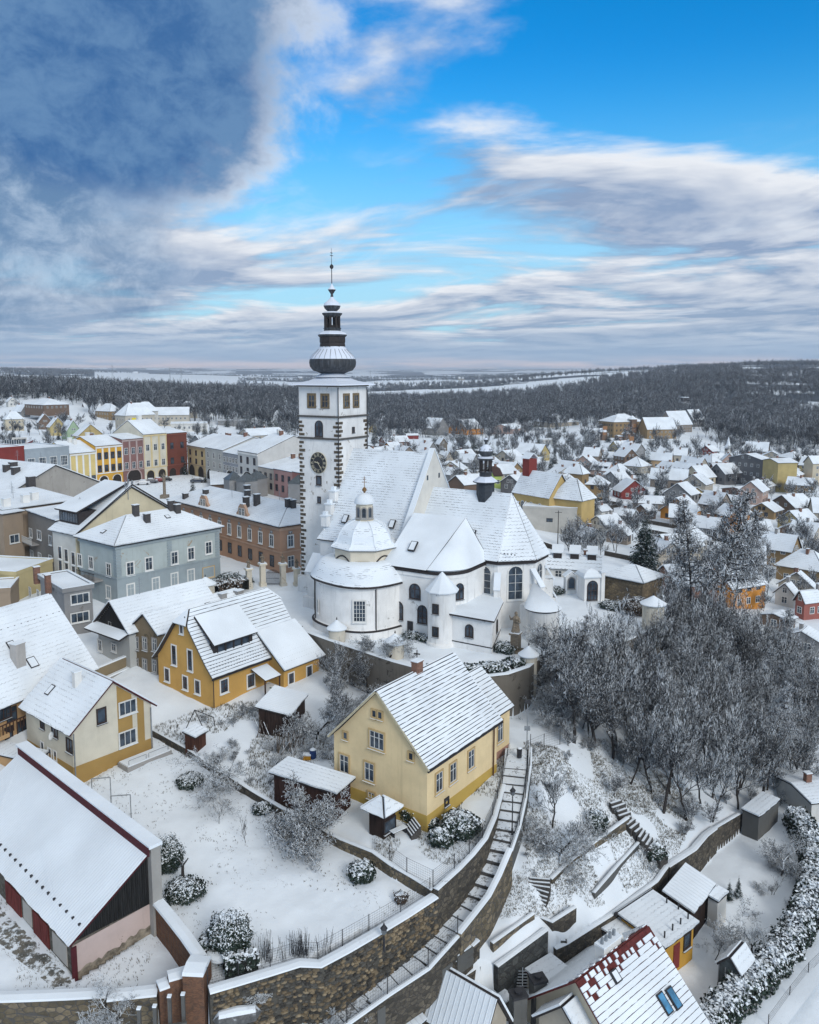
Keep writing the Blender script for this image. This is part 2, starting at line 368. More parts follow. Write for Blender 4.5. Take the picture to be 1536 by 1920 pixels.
# ---------------------------------------------------------------- ground
def PL(*a): return [P(*q) for q in a]
BASE=[(300,880,0),(450,900,0),(100,900,0),(0,900,0),(-200,900,0),(500,1080,0),(420,1000,0),(250,1000,0),(0,1050,0),(-200,1150,-1),(600,1120,0),(850,1230,0),(1000,1190,0),(1120,1130,-.3),(1040,1060,-1),
(700,900,-2),(900,900,-4),(1230,1165,-2),(1290,1160,-6),(1330,1190,-11),(1400,1220,-14),(1500,1180,-15),(1700,1200,-15),(1450,1400,-15.5),(1700,1500,-16),(1480,1650,-17),(1300,1850,-17),(1530,1900,-17.5),(1700,1900,-18),
(1150,1260,-3.5),(1250,1290,-7),(1350,1330,-12),(1200,1400,-9.5),(1300,1500,-13),(1390,1480,-15),(1100,1380,-6),(1050,1400,-5),(985,1400,-4.6),(1000,1340,-4.5),(960,1330,-4.5),(1040,1330,-4.3),(1080,1270,-3),
(1050,1500,-7.0),(1130,1520,-9.0),(1180,1560,-10.5),(1080,1610,-10),(1000,1600,-8.6),(1080,1690,-11.4),(1150,1650,-12.1),(1210,1610,-12.3),(1300,1590,-14),(1340,1550,-14),(1395,1515,-14.3),(1440,1490,-14.8),(1062,1768,-13.5),(1150,1712,-13.4),(1230,1652,-13.2),(1110,1740,-13.4),(1190,1682,-13.3),(1160,1620,-11.4),(1113,1674,-11.8),(1130,1690,-12.6),(1120,1574,-9.8),(1065,1616,-10.1),(1032,1648,-10.2),(1036,1726,-11.6),(960,1742,-11.3),(1000,1714,-11.1),(1020,1742,-11.9),(975,1776,-12.1),(930,1811,-12.4),
(870,1822,-12.4),(820,1848,-12.6),(760,1888,-12.8),(600,1975,-12),(400,1960,-12.5),(200,1960,-11.5),(0,1960,-11),(-200,1980,-11),
(395,1335,-4.5),(300,1330,-4.5),(500,1350,-5),(620,1310,-4.5),(640,1400,-5.3),(700,1280,-4.3),(560,1440,-5.8),(440,1400,-5.2),(240,1290,-4),(160,1240,-3),(60,1240,-2),(-100,1400,-4),(60,1420,-6),(0,1500,-7),(283,1400,-6),
(1300,1000,-13.5),(1450,1000,-14.5),(1110,1005,-11.5),(1200,940,-13),(1500,880,-17),(1350,850,-16),(1100,860,-14),(1000,978,-10.5),(1040,1022,-11),(1085,1025,-11.5),(1000,830,-14),(850,830,-13),(700,830,-11),(620,840,-5),(1500,1080,-15),(1250,1060,-12),
(990,1440,-5.5),(985,1500,-6.5),(980,1560,-7.8),(968,1610,-9.0),(950,1660,-10.0),(925,1710,-10.9),(895,1750,-11.2),(850,1800,-11.6),(790,1850,-12.0),(640,1960,-11.6),(740,1570,-6.2),(700,1535,-6.1),(600,1525,-6.2),(770,1600,-6.4),(690,1590,-6.4),(0,800,0),(100,800,-1),(200,800,-3),(330,820,-3),(480,820,-4),(1100,790,-15),(1280,790,-11),(1440,790,-16),(1700,790,-16),(-200,800,0)]
FAR=[(-300,600,2),(0,560,2),(100,700,12),(300,600,-2),(300,900,8),(500,650,-8),(560,900,4),(700,700,-18),(800,1000,-20),(900,700,-20),(1000,900,-16),(1100,800,-14),(1250,700,-14),(1500,700,-18),(1700,700,-18),
(0,1000,14),(0,1500,6),(300,1500,-12),(600,1500,-20),(800,1800,-22),(1000,1700,-8),(1150,1500,4),(1300,1300,14),(1500,1300,10),(1700,1300,10),(1200,2200,34),(1400,2300,46),(1600,2300,44),(1000,2600,12),(900,2600,-10),(700,2600,-22),(400,2600,-24),(100,2600,-5),(-200,2600,10),
(50,5000,40),(200,5200,28),(300,5500,5),(450,5000,-5),(600,5000,-20),(800,5000,-18),(1000,4500,6),(1250,4500,48),(1500,4500,62),(-200,5000,50),(0,9000,60),(300,9000,20),(500,9000,28),(800,9000,10),(1000,9000,20),(1300,9000,70),(1700,9000,80),(-400,9000,60),(300,14000,90),(700,14000,60),(1000,14000,70)]
def lp(x,y): return np.arctan2(x,y)*2.2, np.log(np.hypot(x,y))
_c=[]
for q in BASE: p=P(*q); _c.append((p.x,p.y,p.z))
for px,r,z in FAR:
    a=math.atan((px-X0)/F); _c.append((r*math.sin(a),r*math.cos(a),z))
for a in (-60,-80,60,80):
    for r in (60,150,400,1000,4000): _c.append((r*math.sin(math.radians(a)),r*math.cos(math.radians(a)),(-6 if a<0 else -16) if r<900 else (10 if a<0 else 40)))
_c=np.array(_c); CA,CB=lp(_c[:,0],_c[:,1]); CZ=_c[:,2]
_rbf={}
def idw(x,y,ca,cb,cz):
    # smooth surface through the surveyed heights (multiquadric)
    key=(len(cz),float(ca.sum()),float(cz.sum()))
    if key not in _rbf:
        d=np.sqrt((ca[:,None]-ca)**2+(cb[:,None]-cb)**2+1.2e-4); n=len(cz); A=np.zeros((n+1,n+1)); A[:n,:n]=d-np.eye(n)*6e-3; A[:n,n]=1; A[n,:n]=1
        _rbf[key]=np.linalg.solve(A,np.append(cz,0.))
    w=_rbf[key]; a,b=lp(x,y); out=np.full_like(a,w[-1])
    for i in range(len(cz)): out+=w[i]*np.sqrt((a-ca[i])**2+(b-cb[i])**2+1.2e-4)
    return out
def inpoly(x,y,poly):
    r=np.zeros(x.shape,bool); n=len(poly)
    for i in range(n):
        x0,y0=poly[i][0],poly[i][1]; x1,y1=poly[(i+1)%n][0],poly[(i+1)%n][1]
        if y0==y1: continue
        c=((y0>y)!=(y1>y))&(x<(x1-x0)*(y-y0)/(y1-y0)+x0); r^=c
    return r
REG=[]   # (polygon, control points) later ones win
def region(poly,ctrl): 
    c=np.array([tuple(p) for p in ctrl]); a,b=lp(c[:,0],c[:,1]); REG.append((poly,a,b,c[:,2]))
YARDF=PL((500,1122,.5),(545,1173,.5),(620,1200,.5),(680,1220,.5),(740,1240,.5),(800,1256,.5),(850,1266,.5),(905,1268,.5),(950,1263,.5),(988,1250,.5),(1012,1230,.5))
YARDE=PL((1012,1230,.3),(1060,1226,.3),(1120,1216,.2),(1180,1198,.2),(1228,1174,.2),(1240,1145,.2))
YARD=PL((470,1085,.5))+YARDF+YARDE[1:]+PL((1215,1120,0),(1140,1095,0),(1010,1075,0),(760,1000,0),(570,1040,0))
region(YARD,[(0,100,0),(-10,115,0),(30,115,0)])
def offs(pts,d):
    out=[]
    for i,p in enumerate(pts):
        a=pts[max(0,i-1)]; b=pts[min(len(pts)-1,i+1)]; t=Vector((b.x-a.x,b.y-a.y,0)).normalized(); n=Vector((-t.y,t.x,0))
        k=d[i] if isinstance(d,(list,tuple)) else d; out.append(p+n*k)
    return out
BW=PL((392,1857,-6.9),(450,1840,-6.9),(510,1822,-6.85),(562,1806,-6.8),(600,1808,-6.8),(650,1781,-6.75),(700,1752,-6.7),(760,1716,-6.65),(815,1680,-6.6))
LOWW=PL((284,1366,-5.5),(350,1402,-5.55),(420,1448,-5.7),(478,1485,-5.9),(530,1515,-6.0),(560,1530,-6.1),(640,1573,-6.1),(700,1597,-6.0),(735,1622,-6.1),(775,1645,-6.2),(812,1668,-6.3))
BRK=PL((378,1798,-6.3),(350,1758,-6.3),(320,1720,-6.3),(290,1684,-6.3))
LAWN=LOWW+BW[::-1]+BRK+PL((276,1610,-7),(150,1475,-6.5),(240,1420,-6.3))
LAWNC=PL((283,1410,-6.2),(160,1490,-6.6),(530,1530,-6.7),(815,1688,-7.1),(600,1800,-7.4),(395,1855,-7.5),(290,1690,-7.3),(400,1600,-6.9))
region(LAWN,LAWNC)
GARDF=PL((952,1428,-5.1),(944,1470,-5.4),(928,1530,-5.6),(910,1572,-5.7),(886,1602,-5.8),(860,1629,-5.9),(817,1668,-6.1))
GARD=PL((950,1400,-5.4))+GARDF+LOWW[:6:-1]+PL((700,1560,-6),(780,1500,-6),(900,1400,-5.5))
region(GARD,PL((796,1563,-6.1),(940,1440,-5.4),(820,1660,-6.5),(700,1560,-6.1),(900,1570,-6.2)))
BYARD=PL((-300,1500,-9),(-60,1520,-9),(145,1835,-9),(276,1745,-8.8))+BRK[::-1]+PL((352,1815,-6.8),(315,1832,-6.8),(296,1850,-7.2),(203,1862,-7.7),(130,1866,-7.9),(60,1869,-7.9),(-40,1872,-7.9),(-300,1880,-7.9))
region(BYARD,[(-30,55,-9),(-40,65,-9)])
PATHC=[(968,1405,-4.6),(966,1440,-4.9),(957,1500,-5.8),(945,1550,-6.6),(928,1600,-7.4),(908,1648,-8.3),(889,1685,-8.9),(862,1716,-9.3),(830,1750,-9.6),(775,1805,-10.2),(700,1850,-10.6),(620,1905,-11),(560,1960,-11.3)]
PATH=[P(*q) for q in PATHC]; PW=[1.15,1.15,1.1,1.1,1.05,1.0,1.0,1.1,1.25,1.45,1.6,1.6,1.6]
PL_=offs(PATH,[w for w in PW]); PR_=offs(PATH,[-w for w in PW])
def dens(pts,step=3.):
    out=[]
    for a,b in zip(pts[:-1],pts[1:]):
        n=max(1,int((b-a).length/step)); out+=[a.lerp(b,i/n) for i in range(n)]
    return out+[pts[-1]]
RUBW=PL((896,1762,-10.6),(858,1796,-10.9),(800,1836,-11.2),(748,1868,-11.5),(690,1915,-11.8),(640,1960,-12))
region(PL_[7:]+RUBW[::-1],[p-Vector((0,0,.15)) for p in RUBW]+[p-Vector((0,0,.3)) for p in PL_[7:]])
region(PL_+PR_[::-1],[p-Vector((0,0,.45)) for p in dens(PATH,.8)])
LOWW2=PL((1040,1778,-13.3),(1062,1768,-13.3),(1150,1712,-13.2),(1230,1652,-13.0),(1250,1624,-12.9),(1300,1592,-13.8),(1322,1566,-13.6),(1340,1552,-13.8),(1395,1520,-14.2),(1440,1495,-14.6))
ASHW=PL((836,1850,-12.9),(885,1818,-12.6),(930,1811,-12.3),(1024,1742,-11.7),(1030,1760,-12.6))
LOW=PL((700,2100,-15),(700,1960,-13.6),(760,1905,-13.4))+ASHW+LOWW2+PL((1470,1480,-15.6),(1520,1440,-15.5),(1750,1440,-15.5),(1750,2100,-18))
region(LOW,PL((1400,1700,-17),(1300,1850,-17.2),(1500,1560,-16),(1500,1900,-17.8),(1100,1850,-16.8),(900,1870,-15.6),(800,1930,-14.8),(1000,1840,-16)))
def gh(x,y):
    x=np.atleast_1d(np.asarray(x,float)); y=np.atleast_1d(np.asarray(y,float))
    z=idw(x,y,CA,CB,CZ); r=np.hypot(x,y)
    for poly,a,b,c in REG:
        bx=[p[0] for p in poly]; by=[p[1] for p in poly]
        m=(x>=min(bx))&(x<=max(bx))&(y>=min(by))&(y<=max(by))
        if not m.any(): continue
        k=np.zeros(x.shape,bool); k[m]=inpoly(x[m],y[m],poly)
        if k.any(): z[k]=idw(x[k],y[k],a,b,c)
    return z
def g1(x,y): return float(gh(x,y)[0])
def onground(px,py,dz=0.):
    z=-5.
    for _ in range(14):
        p=P(px,py,z); z=.35*z+.65*(g1(p.x,p.y)+dz)
    return P(px,py,z)
# polar sheet, fine near, coarse far
rs=[14.]
while rs[-1]<16000:
    r=rs[-1]; rs.append(r*(1.0055 if r<150 else 1.012 if r<500 else 1.03))
rs=np.array(rs); an=np.radians(np.concatenate([np.arange(-75,-36,1.5),np.arange(-36,36.01,.16),np.arange(37.5,76,1.5)]))
RR,AA=np.meshgrid(rs,an,indexing='ij'); GX=RR*np.sin(AA); GY=RR*np.cos(AA)
GZ=gh(GX.ravel(),GY.ravel()).reshape(GX.shape)
def vnoise(x,y,s,seed):
    rng=np.random.RandomState(seed); T=rng.rand(64,64); xs=x/s; ys=y/s; i=np.floor(xs).astype(int); j=np.floor(ys).astype(int); fx=xs-i; fy=ys-j
    fx=fx*fx*(3-2*fx); fy=fy*fy*(3-2*fy)
    return (T[i%64,j%64]*(1-fx)+T[(i+1)%64,j%64]*fx)*(1-fy)+(T[i%64,(j+1)%64]*(1-fx)+T[(i+1)%64,(j+1)%64]*fx)*fy
small=(vnoise(GX,GY,2.2,1)-.5)*.22+(vnoise(GX,GY,.8,2)-.5)*.08
GZ=GZ+np.where(RR<200,small,0)+np.where(RR>900,(vnoise(GX,GY,700,5)-.5)*np.clip((RR-900)/2000,0,1)*26,0)
nr,na=GX.shape; vs=np.stack([GX,GY,GZ],-1).reshape(-1,3).astype(np.float32)
idx=np.arange(nr*na).reshape(nr,na); q=np.stack([idx[:-1,:-1],idx[:-1,1:],idx[1:,1:],idx[1:,:-1]],-1).reshape(-1,4)[:,::-1]
me=bpy.data.meshes.new('ground'); me.vertices.add(len(vs)); me.vertices.foreach_set('co',vs.ravel()); me.loops.add(q.size); me.loops.foreach_set('vertex_index',q.ravel().astype(np.int32))
me.polygons.add(len(q)); me.polygons.foreach_set('loop_start',np.arange(0,q.size,4,dtype=np.int32)); me.update(calc_edges=True)
me.polygons.foreach_set('use_smooth',[True]*len(q))
def fields(x,y): return vnoise(x,y,420,11)
def fieldpatch(px,r): # open farmland between the woods
    return ((px>1385)&(r>1720)&(r<2260))|((px>1120)&(px<=1385)&(r>2080)&(r<2420))|((px>180)&(px<450)&(r>3000)&(r<5600))|((px>690)&(px<1090)&(r>1650)&(r<2150))|((px>560)&(px<700)&(r>2300)&(r<3200))
def woodlim(px,r,x,y):
    f=np.where(r<900,0.,np.where((px>850)&(r<1750),fields(x,y)*.8,fields(x,y))); lim=np.where(r<2300,.72,.52)
    gap=(vnoise(x,y,95,4)>.80)&(r>760)
    return (f<lim)&~gap&~fieldpatch(px,r)
# cover: how much of the grass and earth shows through the snow
fx,fy=GX.ravel(),GY.ravel()
cover=np.full(fx.shape,.30)
def setcov(poly,v): cover[inpoly(fx,fy,poly)]=v
ROUGH=PL((985,1390,-5),(1060,1385,-5),(1180,1400,-9),(1330,1500,-15),(1250,1650,-14),(1050,1790,-15),(880,1730,-11),(960,1580,-8))
setcov(YARD,.24); setcov(ROUGH,.75); setcov(PL((1000,1260,-3),(1150,1240,-2),(1280,1200,-4),(1400,1400,-15),(1420,1500,-15),(1330,1540,-15),(1180,1400,-9),(1060,1385,-5)),.62)
setcov(LAWN,.20); setcov(GARD,.62); setcov(BYARD,.38); setcov(PL((-60,1640,-9),(142,1842,-9),(96,1852,-9),(-110,1680,-9)),1.25); setcov(PL((150,1840,-9),(272,1755,-9),(285,1790,-9),(190,1862,-9)),.75); setcov(LOW,.30); setcov(PL_+PR_[::-1],.42)
setcov(PL((285,1360,-5),(420,1330,-5),(560,1320,-5),(640,1420,-5.5),(540,1510,-6),(420,1450,-5.5)),.42)
setcov(PL((250,915,0),(353,889,0),(440,905,0),(460,960,0),(330,940,0)),.85)
cover=np.where(np.hypot(fx,fy)>150,np.maximum(cover,.50),cover)
cover=np.where((np.hypot(fx,fy)>175)&(fx>25),np.maximum(cover,.62),cover)
px_=X0+F*fx/np.maximum(fy,1.); rr_=np.hypot(fx,fy)
wm=(woodlim(px_,rr_,fx,fy)&(rr_>950)).astype(np.float32); at=me.attributes.new('wood','FLOAT','POINT'); at.data.foreach_set('value',wm)
at=me.attributes.new('cover','FLOAT','POINT'); at.data.foreach_set('value',cover.astype(np.float32))
m,nt,b=newmat('snowy_ground'); g=gpos(nt)
an_=nt.nodes.new('ShaderNodeAttribute'); an_.attribute_name='cover'; cv=Nx(nt,an_.outputs['Fac'])
n=noise(nt,g,1.7,9,.72); n2=noise(nt,g,.22,4,.6); n3=noise(nt,g,.55,6,.65)
dist=nt.nodes.new('ShaderNodeVectorMath'); dist.operation='LENGTH'; nt.links.new(g.s,dist.inputs[0]); dd=Nx(nt,dist.outputs['Value'])
thr=(cv*-.34)+.86
mk=((n+(n2-.5)*.30+(n3-.5)*.25)-thr)
grass=mixc(nt,noise(nt,g,.9,5,.6).ramp(.35,.65),(.045,.045,.035),(.13,.11,.075))
colr=mixc(nt,n2.ramp(.3,.7),tuple(x*.94 for x in SNOW),tuple(min(1,x*1.02) for x in SNOW))
colr=mixc(nt,mk.ramp(.0,.10,0,.92),colr,grass)
# far: fields and woods in patches
wa_=nt.nodes.new('ShaderNodeAttribute'); wa_.attribute_name='wood'; fw=Nx(nt,wa_.outputs['Fac']); wood=mixc(nt,noise(nt,g,.02,5,.7).ramp(.35,.65),(.018,.024,.030),(.08,.095,.115))
colr=mixc(nt,fw.ramp(.35,.65),colr,wood)
setc(nt,b,colr,.8,.2); bump(nt,b,n3*.6+n*.4,.14,.55); me.materials.append(m)
ground=link('ground',me,None,'structure')
# ---------------------------------------------------------------- church
M_CH=plaster('church_lime_plaster',(.79,.785,.77),.62,(.22,.22,.21),1.1,patch=.015,pc=(.42,.41,.39)); M_TW=plaster('tower_lime_plaster',(.74,.735,.72),.62,(.17,.165,.16),1.2,patch=.03,pc=(.36,.33,.29))
M_CR=plaster('cream_plaster',(.64,.58,.47),.25); M_QN=stonemat('quoin_stone',(.09,.075,.055),(.22,.18,.13),(.06,.05,.045),3.)
M_TILE=snowmat('snow_on_scale_tiles',tiles=.40,bumpd=.05); M_TILE2=snowmat('snow_on_coarse_tiles',tiles=.55,bumpd=.06); M_CU=copper('old_copper',.30); M_CU2=copper('snowy_copper',.18,(.05,.05,.055))
TH=math.radians(31)
ch=thing('church','white baroque parish church with tall clock tower and dark onion dome','church',(-16.8,126.0,0),-TH)
CHI=Matrix.Translation((-16.8,126.0,0))@Matrix.Rotation(-TH,4,'Z')
def cw(u,w,z=0): return CHI@Vector((u,w,z))
# ridge/wall helpers in church frame: +x east along the nave, -y towards us
T=7.4
def rect(x0,x1,y0,y1): return [(x0,y0),(x1,y0),(x1,y1),(x0,y1)]
tw=MB(); tw.prism(rect(0,T,0,T),0,32.0); tw.prism(rect(-.45,T+.2,-.45,T+.45),-.6,2.6,0); 
tower=tw.build('tower',M_TW,ch)
mb=MB()
for z,p,hh in ((27.2,.22,.28),(23.9,.22,.28),(31.8,.25,.3)): MB().prism(rect(-p,T+p,-p,T+p),z,z+hh,0).build('string_course',plain('dark_stone_band',(.09,.085,.08)),tower)

# corner stones
qa=MB().box(-.05,.95,-.05,.62,0,.44).mesh('quoin',M_QN); qb=MB().box(-.05,.55,-.05,.95,0,.44).mesh('quoin',M_QN)
k=0; z=2.7
while z<26.6:
    if not 23.5<z<24.4:
        for cxq,cyq,sx,sy in ((0,0,1,1),(T,0,-1,1),(T,T,-1,-1)):
            if cxq==T and z<13 : continue
            s=R.uniform(.85,1.15); o=link('quoin',qa if k%2 else qb,tower,loc=(cxq-sx*.004,cyq-sy*.004,z),scale=(sx*s,sy*s,R.uniform(.8,1)))
    z+=.62; k+=1
def facewin(mb_name,parent,side,c,z,w,h,style='b',arch=False,bars=(2,2)):
    if side=='S': return window(parent,(c,-.01,z),0,w,h,style,arch,bars,name=mb_name)
    if side=='E': return window(parent,(T+.01,c,z),math.pi/2,w,h,style,arch,bars,name=mb_name)
M_OW=plain('window_ochre_stone',(.17,.13,.08),.9,.1,.4)
_sm=MB()
for cc in (1.95,4.45):
    for side in 'SE':
        f=MB(); 
        for a in ((-.82,-.5,-.1,1.9),(.5,.82,-.1,1.9),(-.5,.5,1.55,1.9),(-.82,.82,-.35,-.1)): f.box(a[0],a[1],-.10,0,a[2],a[3])
        c0=cc+(.5 if side=='S' else 0)
        loc,rz=((c0,-.012,28.9),0) if side=='S' else ((T+.012,cc,28.9),math.pi/2)
        wn=link('belfry_window',f.mesh('belfry_window',M_OW),tower,loc=loc,rot=(0,0,rz))
        MB().box(-.5,.5,-.03,-.005,-.1,1.55).build('louvre',M_GL,wn); MB().box(-.06,.06,-.07,-.03,-.1,1.55).box(-.5,.5,-.075,-.035,.7,.8).build('mullion',M_OW,wn)
facewin('arched_window',tower,'S',3.75,24.35,1.3,2.3,'d',True,(2,2)); facewin('small_window',tower,'E',3.7,24.9,.5,.7,'d',False,(1,1)); facewin('small_window',tower,'S',3.6,14.3,.45,.8,'d',False,(1,1)); facewin('small_window',tower,'S',3.6,17.0,.8,1.3,'d',False,(1,1))
# clock
CKX,CKZ=3.6,20.35; CRX=1.52
ck=MB(); N=40
ck.v=[(0,0,0)]; ring=[(CRX*math.cos(2*math.pi*i/N),CRX*1.08*math.sin(2*math.pi*i/N)) for i in range(N)]
ck=MB(); ck.face([(x,-.12,z) for x,z in ring],0)
for i in range(N):
    a,b2=ring[i],ring[(i+1)%N]; ck.face([(a[0],0,a[1]),(b2[0],0,b2[1]),(b2[0],-.12,b2[1]),(a[0],-.12,a[1])],1)
    for r0,r1 in ((.97,1.0),(.60,.62)): ck.face([(a[0]*r0,-.125,a[1]*r0),(b2[0]*r0,-.125,b2[1]*r0),(b2[0]*r1,-.125,b2[1]*r1),(a[0]*r1,-.125,a[1]*r1)],1)
M_GD=plain('pale_gilt',(.55,.50,.36),.5,.4,.1)
clock=ck.build('clock_face',[plain('clock_black',(.02,.021,.024),.5,.4,.2),M_GD],tower); clock.location=(CKX,-.02,CKZ)
ROM={12:'XII',1:'I',2:'II',3:'III',4:'IV',5:'V',6:'VI',7:'VII',8:'VIII',9:'IX',10:'X',11:'XI'}
for hN,tx in ROM.items():
    a=math.radians(90-30*hN); mbn=MB(); w_={'I':.10,'V':.24,'X':.24}; tot=sum(w_[c_]+.05 for c_ in tx); x=-tot/2; hgt=.26
    def bar(xa,za,xb,zb,t=.035):
        d=Vector((xb-xa,0,zb-za)); n_=Vector((-d.z,0,d.x)).normalized()*t; pts=[(xa,za),(xb,zb)]
        mbn.face([(xa-n_.x,0,za-n_.z),(xb-n_.x,0,zb-n_.z),(xb+n_.x,0,zb+n_.z),(xa+n_.x,0,za+n_.z)])
    for c_ in tx:
        wd=w_[c_]
        if c_=='I': bar(x+wd/2,-hgt,x+wd/2,hgt)
        elif c_=='V': bar(x,hgt,x+wd/2,-hgt); bar(x+wd,hgt,x+wd/2,-hgt,.02)
        else: bar(x,hgt,x+wd,-hgt); bar(x+wd,hgt,x,-hgt,.02)
        x+=wd+.05
    o=mbn.build('numeral',M_GD,tower); o.scale=(.8,1,.8); o.location=(CKX+1.19*math.cos(a),-.16,CKZ+1.28*math.sin(a)); o.rotation_euler=(0,-(a-math.pi/2),0)
for nm,ang_,ln,wd in (('hour_hand',168,.85,.10),('minute_hand',-54,1.3,.07)):   
    a=math.radians(ang_); o=MB().box(-wd/2,wd/2,-.02,.02,-.25,ln*.8).box(-wd,wd,-.02,.02,ln*.55,ln*.7).build(nm,M_GD,tower); o.location=(CKX,-.2 if nm[0]=='h' else -.23,CKZ); o.rotation_euler=(0,math.pi/2-a,0)
# drain pipes
MB().tube((T+.02,-.12,31.7),(T+.02,-.12,.2),.07).tube((T+.16,T-.1,31.7),(T+.16,T-.1,9),.07).build('downpipe',M_DK,tower)
# tower roof: concave square roof, onion, lantern, spire
c0=(T/2,T/2)
def sqring(half,z,n=8): # square->round blend ring
    return half,z
mb=MB(); rows=[]
for s,z,rd in ((4.75,32.0,0),(4.65,32.25,0),(3.9,32.55,.12),(3.1,33.0,.45),(2.45,33.7,.85),(2.1,34.2,1)):
    ring=[]
    for i in range(32):
        t=2*math.pi*i/32+math.pi/4; cx_,sy_=math.cos(t),math.sin(t); m_=max(abs(cx_),abs(sy_)); sq=(s*cx_/m_,s*sy_/m_); ro=(s*cx_,s*sy_)
        ring.append((c0[0]+sq[0]*(1-rd)+ro[0]*rd,c0[1]+sq[1]*(1-rd)+ro[1]*rd,z))
    rows.append(ring)
v=sum(rows,[]); fs=[(j*32+i,j*32+(i+1)%32,(j+1)*32+(i+1)%32,(j+1)*32+i) for j in range(5) for i in range(32)]
mb.raw(v,fs); mb.raw(rows[0],[tuple(range(31,-1,-1))]); tr=mb.build('tower_roof',copper('tower_roof_snow',.05),ch)
def fl(t): return 1+.018*abs(math.cos(12*t))
on=MB(); on.lathe([(2.0,33.9),(2.75,33.9),(2.0,34.35),(1.75,34.5),(1.95,34.62),(3.0,35.05),(3.42,35.7),(3.52,36.4),(3.42,37.0),(3.1,37.6),(2.6,38.15),(2.15,38.7),(1.95,39.3),(1.9,39.6)],48,c0,rf=fl)
me_=on.mesh('onion_dome',M_CU); smoothmesh(me_,60); link('onion_dome',me_,ch)
for i in range(24):   # standing seams of the onion
    t=2*math.pi*i/24; sm_=MB(); pr=[(3.45,35.7),(3.56,36.4),(3.46,37.0),(3.14,37.6),(2.64,38.15),(2.19,38.7)]
    for (r0,z0),(r1,z1) in zip(pr[:-1],pr[1:]): sm_.tube((c0[0]+r0*math.cos(t),c0[1]+r0*math.sin(t),z0),(c0[0]+r1*math.cos(t),c0[1]+r1*math.sin(t),z1),.035,None,4)
    sm_.build('seam',M_DK,ch)
dr=MB(); dr.lathe([(1.95,39.5),(2.0,39.7),(1.92,40.2),(2.0,40.3),(2.0,41.1),(2.25,41.4)],8,c0,phase=math.pi/8); dr.build('lower_drum',M_DR,ch)
ln=MB(); ln.lathe([(2.0,41.15),(2.25,41.35),(2.25,41.6),(2.05,41.95),(1.5,42.3),(1.3,42.45),(1.3,42.95),(1.38,42.95),(1.38,43.1)],8,c0,phase=math.pi/8); 
ln.build('lantern_base',copper('lantern_cu',.15),ch)
for i in range(8):
    t=2*math.pi*(i+.5)/8; p_=MB().obox((c0[0]+1.1*math.cos(t),c0[1]+1.1*math.sin(t),43.1),Vector((math.cos(t),math.sin(t),0))*.13,Vector((-math.sin(t),math.cos(t),0))*.16,1.95)
    a_=MB(); p_.build('lantern_post',M_DR,ch)
MB().lathe([(1.02,43.1),(1.02,43.5)],8,c0,phase=math.pi/8).build('lantern_rail',M_DR,ch)
tp=MB(); tp.lathe([(1.15,44.75),(1.5,45.1),(1.55,45.25),(1.1,45.55),(.6,45.65),(.8,45.75),(1.15,46.2),(1.3,46.75),(1.15,47.15),(.8,47.4),(.4,47.75),(.22,48.1),(.18,48.6),(.35,48.9),(.62,49.35),(.35,49.7),(.12,50.1),(.07,50.3),(.06,52.4)],16,c0)
tp.lathe([(.0,44.75),(1.15,44.75)],16,c0); link('lantern_roof',tp.mesh('lantern_roof',copper('lantern_roof_cu',.15)),ch)
fn=MB(); fn.lathe([(0.02,52.3),(.25,52.5),(.3,52.75),(.2,52.95),(.04,53.1),(.03,54.2),(.02,55.6)],12,c0).box(c0[0]-.03,c0[0]+.03,c0[1]-.35,c0[1]+.35,54.4,54.5).box(c0[0]-.03,c0[0]+.03,c0[1]-.25,c0[1]+.25,54.8,54.9); fn.build('spire_finial',M_DK,ch)
# heights of the spire read from the photograph
ZA=[32.0,33.9,36.4,38.7,39.6,41.1,41.6,43.0,45.0,45.25,46.75,47.75,49.35,50.3,52.7,55.6]; ZB=[32.0,33.2,35.4,37.4,37.8,39.2,39.6,40.5,42.5,42.8,43.9,44.9,46.3,47.2,49.7,52.4]
for o in ch.children:
    if o.name.split('.')[0] in ('tower_roof','onion_dome','seam','lower_drum','lantern_base','lantern_post','lantern_rail','lantern_roof','spire_finial'):
        for v_ in o.data.vertices: v_.co.z=float(np.interp(v_.co.z,ZA,ZB))
# nave -------------------------------------------------------------
def gable_roof(x0,x1,yc,half,ze,zr,flare=.5,ov=.35,mat=M_TILE,name='nave_roof',t=.22,parent=ch):
    mb=MB(); sl=math.hypot(half,zr-ze)
    prof=[(-ov,ze-.10),(1.2,ze+.95),(half,zr)]; 
    for s in (-1,1):
        vv=0
        for (r0,z0),(r1,z1) in zip(prof[:-1],prof[1:]):
            y0=yc+s*(half-r0); y1=yc+s*(half-r1); l_=math.hypot(r1-r0,z1-z0)
            q=[(x0,y0,z0),(x1,y0,z0),(x1,y1,z1),(x0,y1,z1)]; uv=[(x0,vv),(x1,vv),(x1,vv+l_),(x0,vv+l_)]
            mb.slab(q,t,0,1,uv); vv+=l_
    mb.tube((x0,yc,zr+.12),(x1,yc,zr+.12),.16,None,8,0)
    return mb.build(name,[mat,M_DR],parent)
def gable_wall(x0,x1,y0,y1,ze,zr,mb):
    yc=(y0+y1)/2; mb.box(x0,x1,y0,y1,-1.2,ze)
    for x in (x0,x1): mb.face([(x,y0,ze),(x,y1,ze),(x,yc,zr)])
mb=MB(); gable_wall(T,21.0,-4.9,12.3,9.9,21.9,mb); nave=mb.build('nave_wall',M_CH,ch)
gable_roof(T-.3,20.9,3.7,8.6,9.9,22.2)
